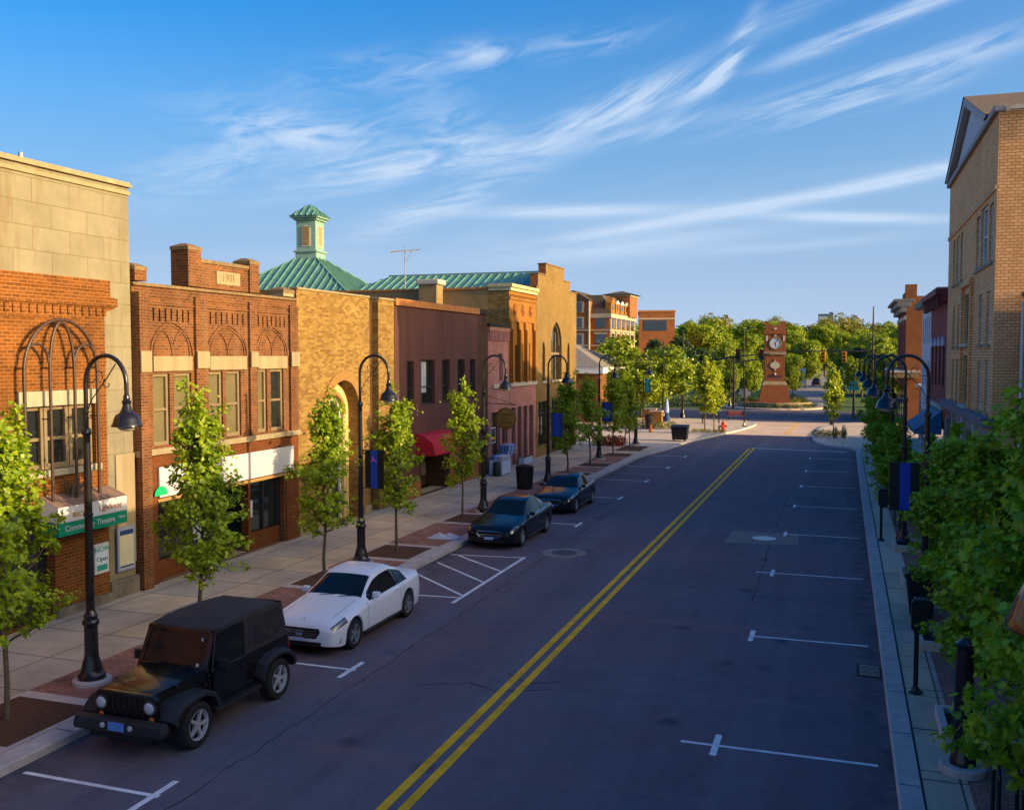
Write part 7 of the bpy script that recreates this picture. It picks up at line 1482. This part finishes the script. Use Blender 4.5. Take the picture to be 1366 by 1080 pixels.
# ---- black soft top off-road car
def jeep(label, x, y):
    t = thing('parked_car', label, 'car', (x, y, 0), 0, 'cars parked along the left kerb'); bp = paint('black_offroad_paint', (.006, .006, .007), rough=.2, coat=.25); tb = M['trim_black']; fl = mat('black_flare_plastic', (.022, .022, .025), .55, var=.2)
    fa, ra, wr = -1.21, 1.21, .385
    def hexa(pts_b, pts_t): m_ = MB(); m_.add(pts_b + pts_t, [(3, 2, 1, 0), (4, 5, 6, 7), (0, 1, 5, 4), (1, 2, 6, 5), (2, 3, 7, 6), (3, 0, 4, 7)]); return m_
    b = MB()                                   # tub with wheel cut-outs: side profile extruded
    def arch(c, n=10, r_=.47): return [(c - r_ * math.cos(q * math.pi / n), wr + r_ * .98 * math.sin(q * math.pi / n)) for q in range(n + 1)]
    prof = [(-.70, .46), (.70, .46)] + arch(ra)[1:-1] + [(1.72, .52), (1.80, .60), (1.80, 1.06), (-.70, 1.06)]
    b.prism(prof, 'x', -.74, .74); b.build('body', bp, t, local=True, bevel=.03)
    hexa([(-.52, -1.78, .52), (.52, -1.78, .52), (.70, -.70, .52), (-.70, -.70, .52)], [(-.50, -1.76, 1.02), (.50, -1.76, 1.02), (.70, -.70, 1.10), (-.70, -.70, 1.10)]).build('engine_bay', bp, t, local=True, bevel=.03)
    hd = MB(); n_ = 8; vs = []
    for j, (yq, w_, z_, cr) in enumerate(((-1.80, .515, 1.025, .03), (-1.70, .53, 1.06, .035), (-1.2, .605, 1.095, .045), (-.72, .69, 1.125, .05))):
        for i in range(n_ + 1): q = -1 + 2 * i / n_; vs.append((q * w_, yq, z_ + cr * (1 - q * q)))
    hd.add(vs, [(j * (n_ + 1) + i, j * (n_ + 1) + i + 1, (j + 1) * (n_ + 1) + i + 1, (j + 1) * (n_ + 1) + i) for j in range(3) for i in range(n_)])
    for sg in (0, n_):
        for j in range(3): a, c = vs[j * (n_ + 1) + sg], vs[(j + 1) * (n_ + 1) + sg]; hd.poly([a, c, (c[0], c[1], c[2] - .06), (a[0], a[1], a[2] - .06)])
    ho = hd.build('bonnet', bp, t, local=True, smooth=40)
    for sg in (-1, 1): MB().box(sg * .60 - .02, sg * .60 + .03, -1.42, -1.34, 1.03, 1.09).build('hood_latch', tb, ho, local=True, bevel=.006); MB().lathe([(.035, 0), (.03, .03)], (sg * .2, -1.1, 1.125), 10).build('hood_bumper', tb, ho, local=True)
    g = MB(); g.prism([(-.60, .58), (.60, .58), (.62, .98), (.52, 1.05), (-.52, 1.05), (-.62, .98)], 'y', -1.865, -1.775); go = g.build('grille', bp, t, local=True, bevel=.02)
    s = MB(); [s.box(-.33 + k_ * .11 - .032, -.33 + k_ * .11 + .032, -1.875, -1.862, .68, .98) for k_ in range(7)]; s.build('grille_slot', mat('slot_black', (.004, .004, .004), .8), go, local=True)
    s = MB(); [s.box(-.33 + k_ * .11 - .028, -.33 + k_ * .11 + .028, -1.879, -1.876, .62, .645) for k_ in range(7)]; s.build('grille_insert', M['chrome'], go, local=True); text('4X4', .06, 'badge', M['chrome'], go, (0, -1.868, 1.012), FACE_US, .004)
    RXm = Matrix.Rotation(R(90), 4, 'X')
    for sg in (-1, 1):
        h_ = MB().lathe([(.125, 0), (.125, .03), (.105, .035)], (sg * .475, -1.862, .845), 22, M=RXm).build('headlight', M['dark_metal'], t, local=True, smooth=40); MB().lathe([(.103, .02), (.09, .045), (.05, .055), (.01, .058)], (sg * .475, -1.862, .845), 20, M=RXm).build('lens', M['lamp_glass'], h_, local=True, smooth=60); MB().lathe([(.05, 0), (.05, .02), (.03, .03)], (sg * .50, -1.862, .645), 14, M=RXm).build('indicator', M['amber'], t, local=True)
    bm_ = MB(); bm_.prism([(-.86, .45), (.86, .45), (.88, .52), (.84, .66), (-.84, .66), (-.88, .52)], 'y', -2.10, -1.90); bm_.box(-.5, .5, -1.9, -1.78, .46, .58); bm_.build('bumper', fl, t, local=True, bevel=.03); MB().box(-.62, .62, -2.0, -1.8, .33, .45).build('bumper_valance', tb, t, local=True)
    pl = MB().box(-.155, .155, -2.116, -2.104, .50, .64).build('licence_plate', mat('blue_plate', (.10, .22, .55), .45), t, local=True); text('R 71 204', .06, 'plate_number', M['sign_white'], pl, (0, -2.1185, .575), FACE_US, .001, sx=.9)
    for sg in (-1, 1): MB().lathe([(.045, 0), (.045, .015), (.03, .02)], (sg * .27, -2.10, .57), 14, M=RXm).build('fog_lamp', M['lamp_glass'], t, local=True)
    for c in (fa, ra):                         # flat flares
        for sg in (-1, 1):
            f = MB(); pts = [(c - .60, .62), (c - .56, .74), (c - .40, .86), (c - .1, .90), (c + .22, .90), (c + .46, .80), (c + .58, .60)] if c < 0 else [(c - .58, .58), (c - .48, .80), (c - .24, .91), (c + .1, .92), (c + .36, .86), (c + .52, .74), (c + .56, .60)]
            inn = [(p[0] * 1.0 + (c - p[0]) * .10, p[1] - .055) for p in pts]; vs = []; xi, xo = (.50 if c < 0 else .70), .935
            for (p, q) in zip(pts, inn): vs += [(sg * xi, p[0], p[1] + .03), (sg * (xo - .04), p[0], p[1]), (sg * xo, p[0], p[1] - .03), (sg * xo, q[0], q[1] - .02), (sg * xi, q[0], q[1])]
            f.add(vs, [(i * 5 + a, i * 5 + a + 1, (i + 1) * 5 + a + 1, (i + 1) * 5 + a) for i in range(len(pts) - 1) for a in range(4)]); f.build('wheel_flare', fl, t, local=True, smooth=35)
            wheel(t, sg * .79, c, wr, .25, sg, M['rim'], 5)
        MB().box(-.60, .60, c - .06, c + .06, wr - .06, wr + .06).build('axle', tb, t, local=True)
    MB().box(-.66, .66, -1.7, 1.72, .36, .50).build('chassis', tb, t, local=True)
    # windscreen frame, soft top, doors
    zb, zt = 1.10, 1.74; y0, y1 = -.74, -.46
    def wsp(xq, q, o=0): return (xq, y0 + (y1 - y0) * q - o, zb + (zt - zb) * q)
    f = MB(); 
    for a, b_, c, d_ in (((-.72, 0), (-.64, 0), (-.60, 1), (-.68, 1)), ((.64, 0), (.72, 0), (.68, 1), (.60, 1)), ((-.72, -.02), (.72, -.02), (.72, .10), (-.72, .10)), ((-.69, .93), (.69, .93), (.68, 1.02), (-.68, 1.02))):
        v = [wsp(*a), wsp(*b_), wsp(*c), wsp(*d_)]; f.add(v + [(p[0], p[1] + .06, p[2]) for p in v], [(0, 1, 2, 3), (7, 6, 5, 4), (0, 4, 5, 1), (1, 5, 6, 2), (2, 6, 7, 3), (3, 7, 4, 0)])
    fo = f.build('windscreen_frame', bp, t, local=True); MB().poly([wsp(-.67, .06, -.02), wsp(.67, .06, -.02), wsp(.63, .96, -.02), wsp(-.63, .96, -.02)]).build('windscreen', M['car_glass'], fo, local=True)
    stk = MB(); stk.lathe([(.03, 0), (.03, .002)], (.52, -.725, 1.2), 10, M=Matrix.Rotation(R(66), 4, 'X')); stk.box(.47, .52, -.54, -.538, 1.56, 1.62); stk.build('sticker', M['sign_white'], fo, local=True)
    top = MB(); cl = mat('black_soft_top', (.030, .030, .036), .82, var=.25, vs=4, bump=.4, bs=8)
    sec = [(-.47, 1.74, .675), (-.40, 1.79, .68), (0.10, 1.825, .69), (.30, 1.84, .69), (.9, 1.83, .69), (1.50, 1.80, .675), (1.66, 1.74, .66)]; n_ = 8; vs = []
    for (yq, z_, w_) in sec:
        for i in range(n_ + 1): q = -1 + 2 * i / n_; vs.append((q * w_, yq, z_ + .035 * (1 - abs(q) ** 3) - .035))
    top.add(vs, [(j * (n_ + 1) + i, j * (n_ + 1) + i + 1, (j + 1) * (n_ + 1) + i + 1, (j + 1) * (n_ + 1) + i) for j in range(len(sec) - 1) for i in range(n_)])
    for sg in (0, n_):                         # valance and rear quarter
        for j in range(len(sec) - 1): a, c = vs[j * (n_ + 1) + sg], vs[(j + 1) * (n_ + 1) + sg]; top.poly([a, c, (c[0] * 1.01, c[1], c[2] - .09), (a[0] * 1.01, a[1], a[2] - .09)])
    for sg in (-1, 1): top.poly([(sg * .70, .32, 1.06), (sg * .70, .52, 1.06), (sg * .695, .50, 1.76), (sg * .695, .36, 1.76)]); top.poly([(sg * .70, .5, 1.06), (sg * .71, 1.78, 1.06), (sg * .705, 1.765, 1.15), (sg * .70, .5, 1.15)]); top.poly([(sg * .705, 1.70, 1.06), (sg * .71, 1.80, 1.06), (sg * .66, 1.67, 1.75), (sg * .67, 1.58, 1.75)])
    top.poly([(-.71, 1.80, 1.06), (.71, 1.80, 1.06), (.66, 1.67, 1.75), (-.66, 1.67, 1.75)]); to = top.build('soft_top', cl, t, local=True, smooth=40)
    for sg in (-1, 1): MB().poly([(sg * .703, .52, 1.14), (sg * .709, 1.72, 1.14), (sg * .678, 1.60, 1.70), (sg * .697, .5, 1.70)]).build('quarter_window', mat('vinyl_window_%d' % sg, (.03, .025, .025), .18, spec=.7, var=.6, vs=5), to, local=True); MB().tube([(sg * .682, -.44, 1.72), (sg * .70, .10, 1.79)], .01, 4).build('top_seam', tb, to, local=True)
    MB().box(-.66, .66, .30, .34, 1.79, 1.81).build('top_bow', cl, to, local=True)
    for sg in (-1, 1):
        d = MB(); d.box(sg * .742, sg * .775, -.62, .34, .52, 1.08); do = d.build('door', bp, t, local=True, bevel=.015)
        v = [(sg * .745, -.62, 1.08), (sg * .745, .33, 1.08), (sg * .70, .36, 1.70), (sg * .68, -.44, 1.70)]; MB().poly(v).build('side_window', M['car_glass'], do, local=True)
        fr = MB(); [fr.tube([v[i], v[(i + 1) % 4]], .018, 5) for i in range(4)]; fr.build('window_frame', tb, do, local=True)
        MB().box(sg * .775, sg * .80, .16, .28, .92, .96).build('door_handle', tb, do, local=True); MB().box(sg * .78, sg * .98, -.52, -.42, 1.10, 1.27).box(sg * .74, sg * .8, -.5, -.44, 1.10, 1.15).build('wing_mirror', tb, do, local=True, bevel=.02)
        MB().box(sg * .70, sg * .88, -.68, .68, .40, .46).build('side_step', fl, t, local=True, bevel=.015)
        MB().box(sg * .62, sg * .73, 1.80, 1.83, .8, 1.0).build('tail_light', M['tail'], t, local=True)
    MB().lathe([(.20, -.12), (.34, -.12), (.37, -.06), (.37, .06), (.34, .12), (.2, .12)], (0, 1.95, .98), 24, M=RXm).build('spare_wheel', M['tyre'], t, local=True, smooth=40)
    MB().box(-.84, .84, 1.80, 1.92, .46, .64).build('rear_bumper', fl, t, local=True, bevel=.02)
    wp = MB(); [wp.tube([(xq, -.76, 1.12), (xq + .35, -.725, 1.2)], .009, 5) for xq in (-.5, .05)]; wp.build('wiper', tb, t, local=True); MB().tube([(.62, -.78, 1.08), (.64, -.74, 1.85)], .006, 4).build('antenna', tb, t, local=True)
    sp = MB(); [sp.box(sg * .705, sg * .712, -.62 - .18, -.62 - .06, .86, .92) for sg in (-1, 1)]; sp.build('side_vent', tb, t, local=True)
    return t
jeep('black soft top two door off-road car parked nearest at the left kerb', -10.92, 14.35)
# far vehicles
x_, y_ = AT(1089, 208); fc = sedan('small dark red car driving away on the far road', x_, y_, paint('dark_red_paint', (.06, .012, .012)), 4.6, 2.7, .92, 1.7, .35, None, 'S 204', 'wing', z=0, rz=math.pi); fc['group'] = 'far cars'; fc.name = 'distant_car'
def pickup(label, x, y, rz, m):
    t = thing('pickup_truck', label, 'truck', (x, y, 0), rz); MB().prism([(-2.7, .5), (2.7, .5), (2.7, 1.1), (-.9, 1.1), (-2.6, 1.05), (-2.7, .9)], 'x', -.95, .95).build('body', m, t, local=True, bevel=.05); MB().add([(-.88, -1.0, 1.11), (.88, -1.0, 1.11), (.88, 1.0, 1.11), (-.88, 1.0, 1.11), (-.72, -.4, 1.8), (.72, -.4, 1.8), (.72, .8, 1.8), (-.72, .8, 1.8)], [(0, 1, 5, 4), (1, 2, 6, 5), (2, 3, 7, 6), (3, 0, 4, 7)]).build('window_band', M['car_glass'], t, local=True); MB().box(-.74, .74, -.42, .82, 1.80, 1.86).build('roof', m, t, local=True, bevel=.02)
    for c in (-1.75, 1.75):
        for sg in (-1, 1): wheel(t, sg * .85, c, .4, .25, sg, M['rim'])
    for sg in (-1, 1): MB().box(sg * .6, sg * .9, -2.72, -2.69, .8, .98).build('headlight', M['lamp_glass'], t, local=True)
x_, y_ = AT(1165, 130); pickup('blue pickup truck parked beyond the right corner', 6.5, 130, R(75), paint('blue_paint', (.02, .08, .26)))
x_, y_ = AT(1195, 92); pickup('dark grey pickup truck in the side lot on the right', 12, 88, R(80), paint('grey_paint', (.05, .05, .06)))
